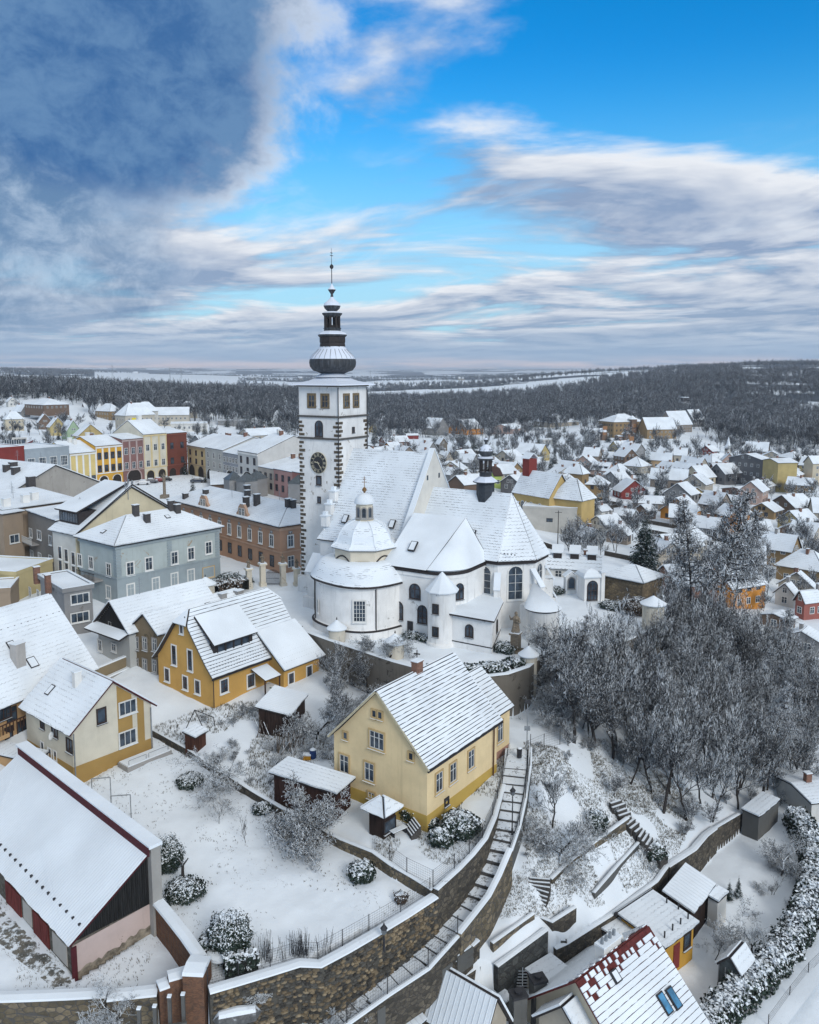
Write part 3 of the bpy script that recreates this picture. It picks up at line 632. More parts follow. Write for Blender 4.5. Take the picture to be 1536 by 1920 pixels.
# east parapet gable, taller than the roof
mb=MB(); q=[(-5.3,9.5),(-5.3,10.4),(3.7,23.0),(12.7,10.4),(12.7,9.5)]
for x,sgn in ((20.9,-1),(21.5,1)): mb.face([(x,y,z) for y,z in (q if sgn<0 else q[::-1])])
for a,b2 in zip(q[:-1],q[1:]): mb.face([(20.9,a[0],a[1]),(20.9,b2[0],b2[1]),(21.5,b2[0],b2[1]),(21.5,a[0],a[1])])
eg=mb.build('east_gable',M_CR if False else plaster('gable_plaster',(.66,.64,.59),.3),ch)
mb=MB()
for s in (-1,1): mb.slab([(20.8,3.7+s*9.1,10.3),(21.6,3.7+s*9.1,10.3),(21.6,3.7,23.03),(20.8,3.7,23.03)],.18)
mb.build('gable_coping',M_SR,ch)
for yy,zz in ((1.8,16.2+2.5),(5.2,18.7)): link('gable_hole',MB().box(0,.05,-.22,.22,0,.7).mesh('gable_hole',M_GL),eg,loc=(21.47,yy,zz))
# stepped west gable pinnacles left of the nave
for i,(yy,zz) in enumerate(((-3.6,11.6),(-2.55,13.2),(-1.5,15.0))):
    o=MB().box(-.5,.5,-.45,.45,0,1.5).box(-.62,.62,-.57,.57,1.5,1.68,1).box(-.3,.3,-.3,.3,1.68,2.2,1).build('gable_pinnacle',[M_CH,M_SN],ch); o.location=(T+.05,yy,zz)
mb=MB(); mb.box(T-1.3,T+.3,-6.4,-4.9,-.8,5.5).slab([(T-1.5,-6.7,5.2),(T+.5,-6.7,5.2),(T+.5,-4.6,7.6),(T-1.5,-4.6,7.6)],.15,1,1); mb.box(T-1.7,T+.6,-7.0,-4.9,-1,1.6); mb.build('west_buttress',[M_CH,M_SN],ch)
# skylights on the nave roof
def skylight(parent,x,y,z,slope,w=.9,l=1.3,ang=0,glass=False,name='skylight'):
    o=MB().box(-w/2,w/2,-l/2,l/2,0,.22,0).box(-w/2+.12,w/2-.12,-l/2+.12,l/2-.12,.22,.28,1).build(name,[M_DK,M_GL if glass else M_SN],parent); o.location=(x,y,z); o.rotation_euler=(slope,0,ang); return o
sN=math.atan2(12.3,8.6)
for x,r in ((10.6,1.9),(18.6,1.9)): skylight(ch,x,-4.9+r,9.9+r*1.40+.25,sN)
hk=MB()
for i in range(34): x=T+.4+i*.38; hk.box(x,x+.1,-4.35,-4.3,10.85,11.0)
# presbytery -------------------------------------------------------
AP=[(21.0,-1.8),(34.3,-1.8),(37.9,1.5),(37.9,5.9),(34.3,9.2),(21.0,9.2)]
MB().prism(AP,-1.2,9.3).build('chancel_wall',M_CH,ch)
def off(poly,d):
    cxm=sum(p[0] for p in poly)/len(poly); cym=sum(p[1] for p in poly)/len(poly); n=len(poly); out=[]
    for i in range(n):
        a=Vector(poly[i-1]);b=Vector(poly[i]);c=Vector(poly[(i+1)%n]); e1=(b-a).normalized(); e2=(c-b).normalized(); n1_=Vector((e1.y,-e1.x)); n2_=Vector((e2.y,-e2.x)); m_=(n1_+n2_); m_=m_/max(.3,m_.dot(n1_)); out.append((b.x+m_.x*d,b.y+m_.y*d))
    return out
AO=off(AP,.45); rw=(21.4,3.7,17.4); re_=(33.6,3.7,17.35); ze=9.15
mb=MB()
def roofface(mb,q,t=.2,mi=0,e=None):
    q=[Vector(p) for p in q]; d=(q[1]-q[0]).normalized(); n_=(q[1]-q[0]).cross(q[2]-q[0]).normalized(); up=n_.cross(d)
    uv=[((p-q[0]).dot(d),(p-q[0]).dot(up)) for p in q]; mb.slab(q,t,mi,1,uv)
def E3(p,z=ze): return (p[0],p[1],z)
s0,s1,s2,s3,s4,s5=[E3(p) for p in AO]; s0=(21.45,s0[1],ze); s5=(21.45,s5[1],ze)
roofface(mb,[s0,s1,re_,rw]); roofface(mb,[s4,s5,rw,re_])
cr=mb.build('chancel_roof',[M_TILE,M_DR],ch); mb=MB(); 
for a,b2 in ((s1,s2),(s2,s3),(s3,s4)): roofface(mb,[a,b2,re_],.2)
mb.build('apse_roof',[snowmat('snow_on_slates',tiles=.50,bumpd=.05),M_DR],ch)
mb=MB(); mb.tube(rw,re_,.15,None,6)
for s in (s1,s2,s3): mb.tube(Vector(s)+Vector((0,0,.2)),Vector(re_)+Vector((0,0,.15)),.09,None,5)
mb.build('roof_ridge',M_SR,ch)
mb=MB(); mb.prism(off(AP,.38),8.75,9.12,0); mb.build('eaves_gutter',M_DR,ch)
sC=math.atan2(8.2,5.5+.45); skylight(ch,29.8,-1.8+1.4,9.2+1.9*1.38+.25,sC)
gb=MB()
for i in range(16): gb.box(29+i*.5,29.14+i*.5,-1.55,-1.48,10.15,10.32)
gb.build('snow_guard',M_DK,ch,kind='stuff')
# tall chancel windows on south wall and the angled apse wall
def bigwin(x,y,rz,z=4.2,w=2.1,h=4.3):
    return window(ch,(x,y,z),rz,w,h,'n' if False else 'w',True,(2,4),name='chancel_window')
bigwin(32.3,-1.82,0,4.4,2.0,3.9)
dv=Vector((37.9-34.3,1.5+1.8)); al=math.atan2(dv.y,dv.x); mid=Vector((34.3,-1.8))+dv*.5; nn=Vector((math.sin(al),-math.cos(al)))
bigwin(mid.x+nn.x*.02,mid.y+nn.y*.02,al,3.9,2.0,4.5)
bigwin(37.92,3.7,math.pi/2,3.9,1.8,4.3)
# buttresses
def butt(x,y,ang,name='buttress',d=1.5,h=6.9):
    mb=MB(); mb.box(-.45,.45,-d,0.2,-1.2,h*.45); mb.box(-.4,.4,-d*.75,0.2,h*.45,h*.82)
    mb.slab([(-.45,-d*.75-.1,h*.80),(.45,-d*.75-.1,h*.80),(.45,.1,h+.7),(-.45,.1,h+.7)],.14,1,1); mb.slab([(-.5,-d-.1,h*.43),(.5,-d-.1,h*.43),(.5,-d*.7,h*.55),(-.5,-d*.7,h*.55)],.12,1,1)
    o=mb.build(name,[M_CH,M_SN],ch); o.location=(x,y,0); o.rotation_euler=(0,0,ang); return o
butt(34.3,-1.8,math.radians(20)); butt(37.9,1.5,math.radians(68),d=2.3,h=7.2); butt(37.9,5.9,math.radians(112)); butt(34.4,9.2,math.radians(160)); butt(28,9.2,math.pi)
# ridge turret
tz=Vector((29.7,3.7,0)); mb=MB(); mb.lathe([(1.25,14.6),(1.25,18.6),(1.75,18.75),(1.75,18.9)],8,(tz.x,tz.y),phase=math.pi/8)
mb.build('turret_base',plain('slate_cladding',(.035,.042,.052),.6,.3,.25),ch)
mb=MB(); mb.lathe([(1.75,18.9),(1.2,19.35),(.85,19.6),(.85,20.1),(1.0,20.15),(1.0,20.3)],8,(tz.x,tz.y),phase=math.pi/8); mb.build('turret_skirt',copper('turret_cu',.2),ch)
for i in range(8):
    t=2*math.pi*(i+.5)/8; MB().obox((tz.x+.8*math.cos(t),tz.y+.8*math.sin(t),20.3),Vector((math.cos(t),math.sin(t),0))*.07,Vector((-math.sin(t),math.cos(t),0))*.13,1.55).build('turret_post',M_DR,ch)
mb=MB(); mb.lathe([(0,21.85),(.95,21.85),(1.15,22.0),(1.15,22.15),(.8,22.35),(.55,22.4),(.75,22.5),(.98,22.85),(1.0,23.15),(.85,23.5),(.5,23.8),(.22,24.05),(.15,24.3),(.28,24.55),(.3,24.7),(.1,24.95),(.03,25.2),(.03,26.0)],16,(tz.x,tz.y)); me_=mb.mesh('turret_cap',copper('turret_cap_cu',.35)); smoothmesh(me_,50); link('turret_cap',me_,ch)
# south transept with rounded east end ------------------------------
arc=[(28.4+3.9*math.sin(t),-6.2-3.9*math.cos(t)) for t in [math.radians(a) for a in range(0,91,10)]]
TP=[(22.2,-10.1)]+arc+[(32.3,-1.5),(22.2,-1.5)]
tra=MB().prism(TP,-1.2,9.0).build('transept_wall',M_CH,ch)
TO=off(TP,.4); apx=(30.2,-3.2,14.7); apw=(22.3,-3.2,14.7)
mb=MB(); e=[E3(p,8.9) for p in TO]
roofface(mb,[e[0],e[1],apx,apw],.2)
fan=MB(); A2=[tuple(Vector(q)+Vector((0,0,.2))) for q in e[1:len(arc)+2]]; ring2=[Vector(q).lerp(Vector(apx)+Vector((0,0,.2)),.5) for q in A2]
fan.v=[tuple(q) for q in A2]+[tuple(q+Vector((0,0,-.12))) for q in ring2]+[(apx[0],apx[1],apx[2]+.2)]; kn=len(A2)
for i in range(kn-1): fan.f+=[(i,i+1,kn+i+1,kn+i),(kn+i,kn+i+1,2*kn)]; fan.m+=[0,0]
me_=fan.mesh('transept_hip',M_SR); smoothmesh(me_,60); link('transept_hip',me_,ch)
roofface(mb,[e[-2],e[-1],apw,apx],.2)
mb.build('transept_roof',[M_SR,M_DR],ch); MB().prism(off(TP,.30),8.5,8.86).build('transept_cornice',M_DR,ch)
mb=MB(); mb.prism(off(TP,.16),8.0,8.5); mb.build('cornice_moulding',M_CH,ch)
sT=math.atan2(6.1,6.3); skylight(ch,25.1,-8.2,8.9+2.4,sT,1.,1.5)
window(ch,(26.5,-10.12,5.0),0,1.5,1.9,'d',True,(2,2),name='transept_window')
for x in (24.0,27.6): window(ch,(x,-10.12,1.9),0,1.25,2.3,'d',True,(2,3),name='transept_window')
MB().box(-.4,.4,-.12,0,0,2.2).build('wall_niche',M_DK,ch).location=(25.8,-10.1,-.3)
ta=math.radians(62); window(ch,(28.4+3.92*math.sin(ta),-6.2-3.92*math.cos(ta),5.2),ta,1.1,2.0,'d',True,(2,2),name='transept_window')
window(ch,(28.4+3.92*math.sin(ta),-6.2-3.92*math.cos(ta),3.1),ta,.8,1.0,'d',True,(1,1),name='oval_window')
MB().tube((22.6,-10.25,8.6),(22.6,-10.25,.2),.07).build('downpipe',M_DK,ch)
# stair turret
tc_=(30.9,-10.9); mb=MB(); mb.lathe([(1.95,-1.),(1.95,.3),(1.75,.5),(1.7,6.6),(1.85,6.8),(1.85,7.0)],24,tc_); me_=mb.mesh('stair_turret',M_CH); smoothmesh(me_,40); stt=link('stair_turret',me_,ch)
MB().lathe([(2.1,6.85),(2.15,7.0),(0.02,9.3)],10,tc_).build('turret_roof',M_SR,ch); MB().lathe([(2.0,6.8),(2.12,6.95)],10,tc_).build('turret_gutter',M_DR,ch)
for z_ in (1.5,4.4): window(ch,(tc_[0]+.05,tc_[1]-1.74,z_),math.radians(2),.6,1.0,'k',False,(2,2),name='turret_window')
# sacristy
SP_=[(31.2,-11.3),(38.1,-11.4),(35.9,-4.2),(34.4,-1.9),(31.2,-1.9)]
MB().prism(SP_,-1.2,4.2).build('sacristy_wall',M_CH,ch); mb=MB(); mb.slab([(31.3,-11.75,4.15),(38.55,-11.85,4.15),(36.3,-4.3,4.40),(34.6,-1.85,4.45),(31.3,-1.85,4.45)],.2,0,1); mb.build('sacristy_roof',[M_SR,M_DR],ch)
MB().prism(off(SP_,.04),.75,.87).build('plinth_line',M_DR,ch); window(ch,(35.0,-11.37,1.7),0,.95,1.5,'d',True,(2,2),name='sacristy_window'); window(ch,(37.05,-7.8,1.7),math.radians(107),.7,1.5,'d',True,(1,2),name='sacristy_window')
MB().tube((32.3,-11.45,4.3),(32.3,-11.45,-.2),.08).build('downpipe',brickmat('copper_pipe') if False else plain('copper_pipe',(.12,.05,.03)),ch)
# domed chapel ------------------------------------------------------
dc=(18.0,-9.0); ph0=math.radians(-60)
def lob(t): return 1+.045*math.cos(4*(t-ph0))
mb=MB(); mb.lathe([(6.85,-1.2),(6.85,1.05),(6.6,1.2),(6.5,1.35),(6.5,6.4),(6.7,6.6),(6.8,6.75)],64,dc,rf=lob); me_=mb.mesh('chapel_wall',M_CH); smoothmesh(me_,40); cwl=link('chapel_wall',me_,ch)
mb=MB(); mb.lathe([(7.0,6.72),(7.05,6.82),(6.95,7.0)],64,dc,rf=lob); mb.build('chapel_gutter',M_DR,ch)
M_DM=snowmat('dome_snow',ribs=.0)
m_,nt_,b_=newmat('snow_on_dome_shingles'); g_=gpos(nt_); s_=nt_.nodes.new('ShaderNodeSeparateXYZ'); nt_.links.new(g_.s,s_.inputs[0]); zz_=Nx(nt_,s_.outputs[2])
fr=(zz_/.19).fn('FRACT'); patch=noise(nt_,vscale(nt_,g_,.5,.5,1.3),1.1,5,.65).ramp(.50,.60); nf=noise(nt_,vscale(nt_,g_,1.2,1.2,6),2.,4,.6).ramp(.35,.55)
band=nz(nt_).ramp(.93,.70)*nz(nt_).ramp(.25,.5)
setc(nt_,b_,mixc(nt_,(fr-.5).ab().ramp(.32,.44)*patch*nf*band,SNOW,(.09,.09,.10)),.75,.2); bump(nt_,b_,fr*.5+noise(nt_,g_,3,5,.6),.05,.5)
mb=MB(); mb.lathe([(7.0,7.0),(6.75,7.3),(6.55,7.9),(6.1,8.6),(5.5,9.2),(4.7,9.4),(3.9,9.5)],64,dc,rf=lob); me_=mb.mesh('lower_dome',m_); smoothmesh(me_,60); link('lower_dome',me_,ch)
# drum with arched foot
dm_=MB(); n8=8; ro=4.15; a8=[2*math.pi*(i+.5)/8+ph0 for i in range(9)]
dm_.lathe([(ro,8.0),(ro,10.75),(4.4,10.95)],8,dc,phase=ph0+math.pi/8); dr_=dm_.build('chapel_drum',M_CR,ch)
mb=MB()
for i in range(8):
    p0=Vector((dc[0]+(ro+.05)*math.cos(a8[i]),dc[1]+(ro+.05)*math.sin(a8[i]),0)); p1=Vector((dc[0]+(ro+.05)*math.cos(a8[i+1]),dc[1]+(ro+.05)*math.sin(a8[i+1]),0)); pr=None
    if i%2==0:
        for j in range(11):
            s=j/10; p=p0.lerp(p1,s); p.z=9.2+.85*math.sin(math.pi*s)
            if pr is not None: mb.tube(pr,p,.10,None,5)
            pr=p
    else: mb.tube(p0+Vector((0,0,9.2)),p1+Vector((0,0,9.2)),.09,None,5)
mb.build('drum_flashing',M_DR,ch)
mb=MB(); mb.lathe([(4.6,10.95),(4.7,11.1),(4.5,11.25),(3.95,11.6),(3.75,12.0),(3.55,12.6),(3.1,13.3),(2.5,13.85),(1.8,14.2),(1.3,14.35)],8,dc,phase=ph0+math.pi/8); me_=mb.mesh('upper_dome',m_); link('upper_dome',me_,ch)
mb=MB(); 
for i in range(8):
    t=ph0+math.pi/8+i*math.pi/4; pr=[(4.7,11.12),(4.5,11.3),(3.95,11.65),(3.75,12.05),(3.55,12.65),(3.1,13.35),(2.5,13.9),(1.8,14.25),(1.3,14.4)]
    for (r0,z0),(r1,z1) in zip(pr[:-1],pr[1:]): mb.tube((dc[0]+r0*math.cos(t),dc[1]+r0*math.sin(t),z0),(dc[0]+r1*math.cos(t),dc[1]+r1*math.sin(t),z1),.06,None,4)
mb.build('dome_ribs',M_SR,ch); MB().lathe([(4.5,10.85),(4.65,10.95)],8,dc,phase=ph0+math.pi/8).build('drum_cornice',M_DR,ch)
mb=MB(); mb.lathe([(1.3,14.2),(1.35,14.35),(1.15,14.45),(1.15,16.5),(1.3,16.65)],8,dc,phase=ph0+math.pi/8); lt=mb.build('chapel_lantern',M_CR,ch)
for i in range(8):
    t=ph0+i*math.pi/4; rr=1.15*math.cos(math.pi/8); window(ch,(dc[0]+rr*math.cos(t),dc[1]+rr*math.sin(t),14.8),t+math.pi/2,.5,1.25,'g',True,(1,2),frame=False,name='lantern_window')
mb=MB(); mb.lathe([(1.38,16.6),(1.4,16.75),(1.3,17.1),(1.0,17.55),(.55,17.85),(.15,18.0)],16,dc); me_=mb.mesh('lantern_cap',M_SR); smoothmesh(me_,50); link('lantern_cap',me_,ch)
mb=MB(); mb.lathe([(.1,17.95),(.12,18.1),(.3,18.3),(.3,18.5),(.1,18.75),(.04,18.8),(.04,20.2)],10,dc); d0=Vector((dc[0],dc[1],0)); 
for z_,hw in ((19.4,.34),(19.8,.22)): mb.obox((dc[0],dc[1],z_),(.85*hw,.5*hw,0),(-.03,.04,0),.07)
mb.build('chapel_cross',plain('rusty_gilt',(.20,.11,.04),.6,.4,.3),ch)
for aa,ww,hh,zz in ((-62,1.5,2.7,2.4),(-150,1.4,2.7,2.4),(-128,.5,1.6,2.4)):
    t=math.radians(aa); rr=6.5*lob(t)+.02; window(ch,(dc[0]+rr*math.cos(t),dc[1]+rr*math.sin(t),zz),t+math.pi/2,ww,hh,'w' ,True if aa!=-62 else False,(4,5) if aa==-62 else (2,4),name='chapel_window')
for aa in (-44,-137):
    t=math.radians(aa); rr=6.6*lob(t); MB().tube((dc[0]+rr*math.cos(t),dc[1]+rr*math.sin(t),6.7),(dc[0]+rr*math.cos(t),dc[1]+rr*math.sin(t),.1),.08).build('downpipe',M_DK,ch)
mb=MB(); mb.lathe([(6.62,1.18),(6.92,1.06),(6.92,.98)],64,dc,rf=lob); mb.build('plinth_line',M_DR,ch)
# round chapel by the apse
rc=(41.2,-3.0); mb=MB(); mb.lathe([(2.05,-1.5),(2.05,4.1),(2.2,4.3)],24,rc); me_=mb.mesh('round_chapel_wall',M_CH); smoothmesh(me_,40); link('round_chapel_wall',me_,ch)
ap=Vector((39.3,-1.6,7.0)); mb=MB(); mb.v=[(rc[0]+2.4*math.cos(6.2832*i/32),rc[1]+2.4*math.sin(6.2832*i/32),4.3) for i in range(32)]+[tuple(ap)]; mb.f=[(i,(i+1)%32,32) for i in range(32)]; mb.m=[0]*32
me_=mb.mesh('round_chapel_roof',M_SR); smoothmesh(me_,60); link('round_chapel_roof',me_,ch); MB().lathe([(2.3,4.12),(2.42,4.28)],16,rc).build('round_chapel_gutter',M_DR,ch)
MB().box(37.8,40.0,-2.4,1.2,-1.2,4.0).build('link_wall',M_CH,ch); t=math.radians(-70); window(ch,(rc[0]+2.07*math.cos(t),rc[1]+2.07*math.sin(t),.3),t+math.pi/2,1.2,2.0,'d',True,(2,3),name='chapel_window')
# ---------------------------------------------------------------- houses
class House:
    """x axis runs along the wall seen on the right (face R, y=0), y axis along the wall seen on the left (face L, x=0)."""
    def __init__(s,name,label,cat,org,rz,LX,LY,he,hr,axis='x',kind='gable',wall=None,roof=None,ov=.35,zg=0.,group=None,ext=0.,courses=0,flare=0.,under=None,clip=.35,base=None,ribs=0,snow_t=.16,high=None,gap=.07,bare=0):
        s.o=thing(name,label,cat,(org.x,org.y,zg),rz,group); s.LX,s.LY,s.he,s.hr,s.axis,s.kind,s.ov,s.zg=LX,LY,he,hr,axis,kind,ov,zg
        s.M=Matrix.Translation((org.x,org.y,zg))@Matrix.Rotation(rz,4,'Z'); s.I=s.M.inverted()
        s.near=math.hypot(org.x,org.y)<150; s.wallm=wall; s.high=high; s.clip=clip
        roof=roof or M_SRT; under=under or M_DR
        w=MB(); x0,x1,y0,y1=ov,LX-ov,ov,LY-ov; D_=-2.0-ext
        if kind!='shed': w.box(x0,x1,y0,y1,D_,he)
        if kind in('gable','half'):
            sl=hr/((LY if axis=='x' else LX)/2)
            a=(he+ov*sl)
            if axis=='x':
                for x in (x0,x1): 
                    pts=[(x,y0,he),(x,y1,he),(x,y1,a-.02),(x,LY/2,he+hr-.02),(x,y0,a-.02)]
                    if kind=='half': c_=clip*LY/2; pts=[(x,y0,he),(x,y1,he),(x,y1,a-.02),(x,LY/2+c_,he+hr*(1-clip)-.05),(x,LY/2-c_,he+hr*(1-clip)-.05),(x,y0,a-.02)]
                    w.face(pts)
            else:
                for y in (y0,y1):
                    pts=[(x0,y,he),(x1,y,he),(x1,y,a-.02),(LX/2,y,he+hr-.02),(x0,y,a-.02)]
                    if kind=='half': c_=clip*LX/2; pts=[(x0,y,he),(x1,y,he),(x1,y,a-.02),(LX/2+c_,y,he+hr*(1-clip)-.05),(LX/2-c_,y,he+hr*(1-clip)-.05),(x0,y,a-.02)]
                    w.face(pts)
        if kind=='shed': # high side: 'x1','y1','x0','y0'
            hz=lambda x,y: s.rz_(x,y)-.03
            b=[(x0,y0),(x1,y0),(x1,y1),(x0,y1)]
            for i in range(4):
                p,q=b[i],b[(i+1)%4]; w.face([(p[0],p[1],D_),(q[0],q[1],D_),(q[0],q[1],hz(*q)),(p[0],p[1],hz(*p))])
            w.face([(p[0],p[1],hz(*p)) for p in b])
        if kind=='flat':
            for (a,b_,c,d) in ((0,LX,0,.3),(0,LX,LY-.3,LY),(0,.3,.3,LY-.3),(LX-.3,LX,.3,LY-.3)): w.box(a,b_,c,d,he-.35,he+.25)
        s.w=w.build('wall',wall,s.o)
        if base: # (height, material): plinth a touch proud
            MB().box(x0-.05,x1+.05,y0-.05,y1+.05,D_,base[0]).build('plinth',base[1],s.w)
        # roof
        deck=MB(); sn=MB(); lastc=[]
        def slope(O,dx,dy,run,rise,L,c0,c1,strips=courses):
            # c0,c1: list of (run fraction, inset) for both ends
            O=Vector(O);dx=Vector(dx);dy=Vector(dy)
            prof=[(0,0),(1,1)] if not flare else [(0,0),(.22,.22*(1-flare)),(1,1)]
            def pz(t):
                for (a,b),(c,d) in zip(prof[:-1],prof[1:]):
                    if t<=c+1e-9: return b+(d-b)*(t-a)/(c-a)
                return 1
            def ins(cl,t):
                for (a,b),(c,d) in zip(cl[:-1],cl[1:]):
                    if t<=c+1e-9: return b+(d-b)*(t-a)/max(1e-9,(c-a))
                return cl[-1][1]
            n=max(strips,1); ts=sorted(set([round(i/n,4) for i in range(n+1)]+([round(q[0],4) for q in c0+c1+prof] if strips==0 else [])))
            if strips and flare: pass
            for a,b in zip(ts[:-1],ts[1:]):
                def pt(t,side): 
                    x=ins(c0,t) if side==0 else L-ins(c1,t); return O+dx*x+dy*(run*t)+Vector((0,0,rise*pz(t)))
                q=[pt(a,0),pt(a,1),pt(b,1),pt(b,0)]
                if (q[2]-q[3]).length<.02: q=q[:3]
                l_=math.hypot(run,rise); uv=[((p-O).dot(dx),(a if i<2 else b)*l_) for i,p in enumerate(q)]
                deck.slab(q,.14,0,0)
                up0,up1=q[3 if len(q)==4 else 2],q[2]; jr=random.Random(int(abs(O.x)*31+a*977+L*13)); m_=max(2,int(L/(.28 if bare else .55))) if s.near else 1
                if strips:
                    if bare and a>1-bare/n: continue
                    f=min(.5,gap/((b-a)*l_)); low=[q[0].lerp(q[1],i/m_).lerp(up0.lerp(up1,i/m_),f*(jr.uniform(.6,1.15) if jr.random()<.93 else .25)) for i in range(m_+1)]
                    if bare and a>1-(bare+4)/n:
                        pr_=.38+.16*((1-a)*n-bare)
                        for i in range(m_):
                            if jr.random()<pr_: cm=MB(); lastc.append(cm); cm.slab([low[i],low[i+1],up0.lerp(up1,(i+1)/m_),up0.lerp(up1,i/m_)],snow_t*.5,0,0,None,lift=.145)
                        continue
                    pts_=low+([up1,up0] if len(q)==4 else [up1]); cm=MB(); cm.slab(pts_,snow_t*.55,0,0,None,lift=.145); lastc.append(cm)
                elif s.near and a==0:
                    low=[q[0].lerp(q[1],i/m_)-dy*(jr.uniform(-.05,.07)) for i in range(m_+1)]; pts_=low+([up1,up0] if len(q)==4 else [up1])
                    sn.slab(pts_,snow_t,0,0,[((p-O).dot(dx),((p-O).dot(dy)/max(.1,run))*l_) for p in pts_],lift=.145)
                else: sn.slab([p for p in q],snow_t,0,0,uv,lift=.145)
        X,Y=(1,0,0),(0,1,0); e=he
        if kind in('gable','half'):
            c_=[(0,0),(1,0)] if kind=='gable' else [(0,0),(1-clip,0),(1,clip*hr*.55+.6)]
            if axis=='x':
                slope((0,0,e),X,Y,LY/2,hr,LX,c_,c_); slope((LX,LY,e),(-1,0,0),(0,-1,0),LY/2,hr,LX,c_,c_)
            else:
                slope((0,LY,e),(0,-1,0),X,LX/2,hr,LY,c_,c_); slope((LX,0,e),Y,(-1,0,0),LX/2,hr,LY,c_,c_)
            if kind=='half':
                cc=clip*hr*.55+.6
                for sg in (0,1):
                    if axis=='x':
                        xx=0 if sg==0 else LX; d_=1 if sg==0 else -1; q=[(xx,LY/2*(1-clip),e+hr*(1-clip)),(xx,LY/2*(1+clip),e+hr*(1-clip)),(xx+d_*cc,LY/2,e+hr)]
                    else:
                        yy=0 if sg==0 else LY; d_=1 if sg==0 else -1; q=[(LX/2*(1-clip),yy,e+hr*(1-clip)),(LX/2*(1+clip),yy,e+hr*(1-clip)),(LX/2,yy+d_*cc,e+hr)]
                    deck.slab(q,.14); sn.slab(q,snow_t,lift=.145)
        elif kind=='hip':
            m=min(LX,LY)/2; cx=[(0,0),(1,m)]; 
            if LX>=LY:
                slope((0,0,e),X,Y,LY/2,hr,LX,cx,cx); slope((LX,LY,e),(-1,0,0),(0,-1,0),LY/2,hr,LX,cx,cx)
                slope((0,LY,e),(0,-1,0),X,m,hr,LY,cx,cx); slope((LX,0,e),Y,(-1,0,0),m,hr,LY,cx,cx)
            else:
                slope((0,LY,e),(0,-1,0),X,LX/2,hr,LY,cx,cx); slope((LX,0,e),Y,(-1,0,0),LX/2,hr,LY,cx,cx)
                slope((0,0,e),X,Y,m,hr,LX,cx,cx); slope((LX,LY,e),(-1,0,0),(0,-1,0),m,hr,LX,cx,cx)
        elif kind=='shed':
            c_=[(0,0),(1,0)]
            {'x1':lambda:slope((0,LY,e),(0,-1,0),X,LX,hr,LY,c_,c_),'x0':lambda:slope((LX,0,e),Y,(-1,0,0),LX,hr,LY,c_,c_),
             'y1':lambda:slope((0,0,e),X,Y,LY,hr,LX,c_,c_),'y0':lambda:slope((LX,LY,e),(-1,0,0),(0,-1,0),LY,hr,LX,c_,c_)}[high]()
        elif kind=='flat':
            sn.box(.32,LX-.32,.32,LY-.32,he,he+.12); deck=None
            for (a,b_,c,d) in ((0,LX,0,.3),(0,LX,LY-.3,LY),(0,.3,.3,LY-.3),(LX-.3,LX,.3,LY-.3)): sn.box(a-.02,b_+.02,c-.02,d+.02,he+.25,he+.36)
        if deck is not None: 
            s.roof=deck.build('roof',under,s.o)
            if sn.v: sn.build('roof_snow',roof,s.roof)
        else: s.roof=sn.build('roof',roof,s.o)
        for cm in lastc: cm.build('snow_course',roof,s.roof)
    def rz_(s,x,y):
        X,Y,he,hr=s.LX,s.LY,s.he,s.hr
        if s.kind in('gable','half'): return he+hr*(1-abs(y-Y/2)/(Y/2)) if s.axis=='x' else he+hr*(1-abs(x-X/2)/(X/2))
        if s.kind=='hip': return he+hr*min(1,min(x,X-x,y,Y-y)/(min(X,Y)/2))
        if s.kind=='shed': return he+hr*{'x1':x/X,'x0':1-x/X,'y1':y/Y,'y0':1-y/Y}[s.high]
        return he
    def roofpt(s,px,py):
        d=s.I.to_3x3()@ray(px,py); c=s.I@Vector((0,0,H)); t=20.
        while t<900:
            p=c+d*t
            if -1<p.x<s.LX+1 and -1<p.y<s.LY+1 and p.z<=s.rz_(p.x,p.y): return p
            t+=.1
        return Vector((s.LX/2,s.LY/2,s.he+s.hr))
    def wallpt(s,f,px,py):
        d=s.I.to_3x3()@ray(px,py); c=s.I@Vector((0,0,H))
        if f=='R': t=(s.ov-c.y)/d.y
        else: t=(s.ov-c.x)/d.x
        return c+d*t
    def win(s,f,px,py,w=1.,h=1.5,style='w',arch=False,bars=(2,2),name='window',parent=None,frame=True):
        p=s.wallpt(f,px,py); k=.02
        if f=='R': return window(parent or s.o,(p.x,s.ov-k,p.z-h/2),0,w,h,style,arch,bars,frame,name)
        return window(parent or s.o,(s.ov-k,p.y,p.z-h/2),-math.pi/2,w,h,style,arch,bars,frame,name)
    def row(s,f,n,z,w=1.,h=1.4,style='w',m=1.2,simple=True,name='window',arch=False):
        L={'R':s.LX,'L':s.LY,'r':s.LX,'l':s.LY}[f]-2*s.ov
        for i in range(n):
            t=s.ov+m+(L-2*m)*((i+.5)/n if n>1 else .5); 
            loc,rz={'R':((t,s.ov-.02,z),0),'L':((s.ov-.02,t,z),-math.pi/2),'r':((t,s.LY-s.ov+.02,z),math.pi),'l':((s.LX-s.ov+.02,t,z),math.pi/2)}[f]
            if simple: link(name,simplewin(w,h,style),s.o,loc=loc,rot=(0,0,rz))
            else: window(s.o,loc,rz,w,h,style,arch)
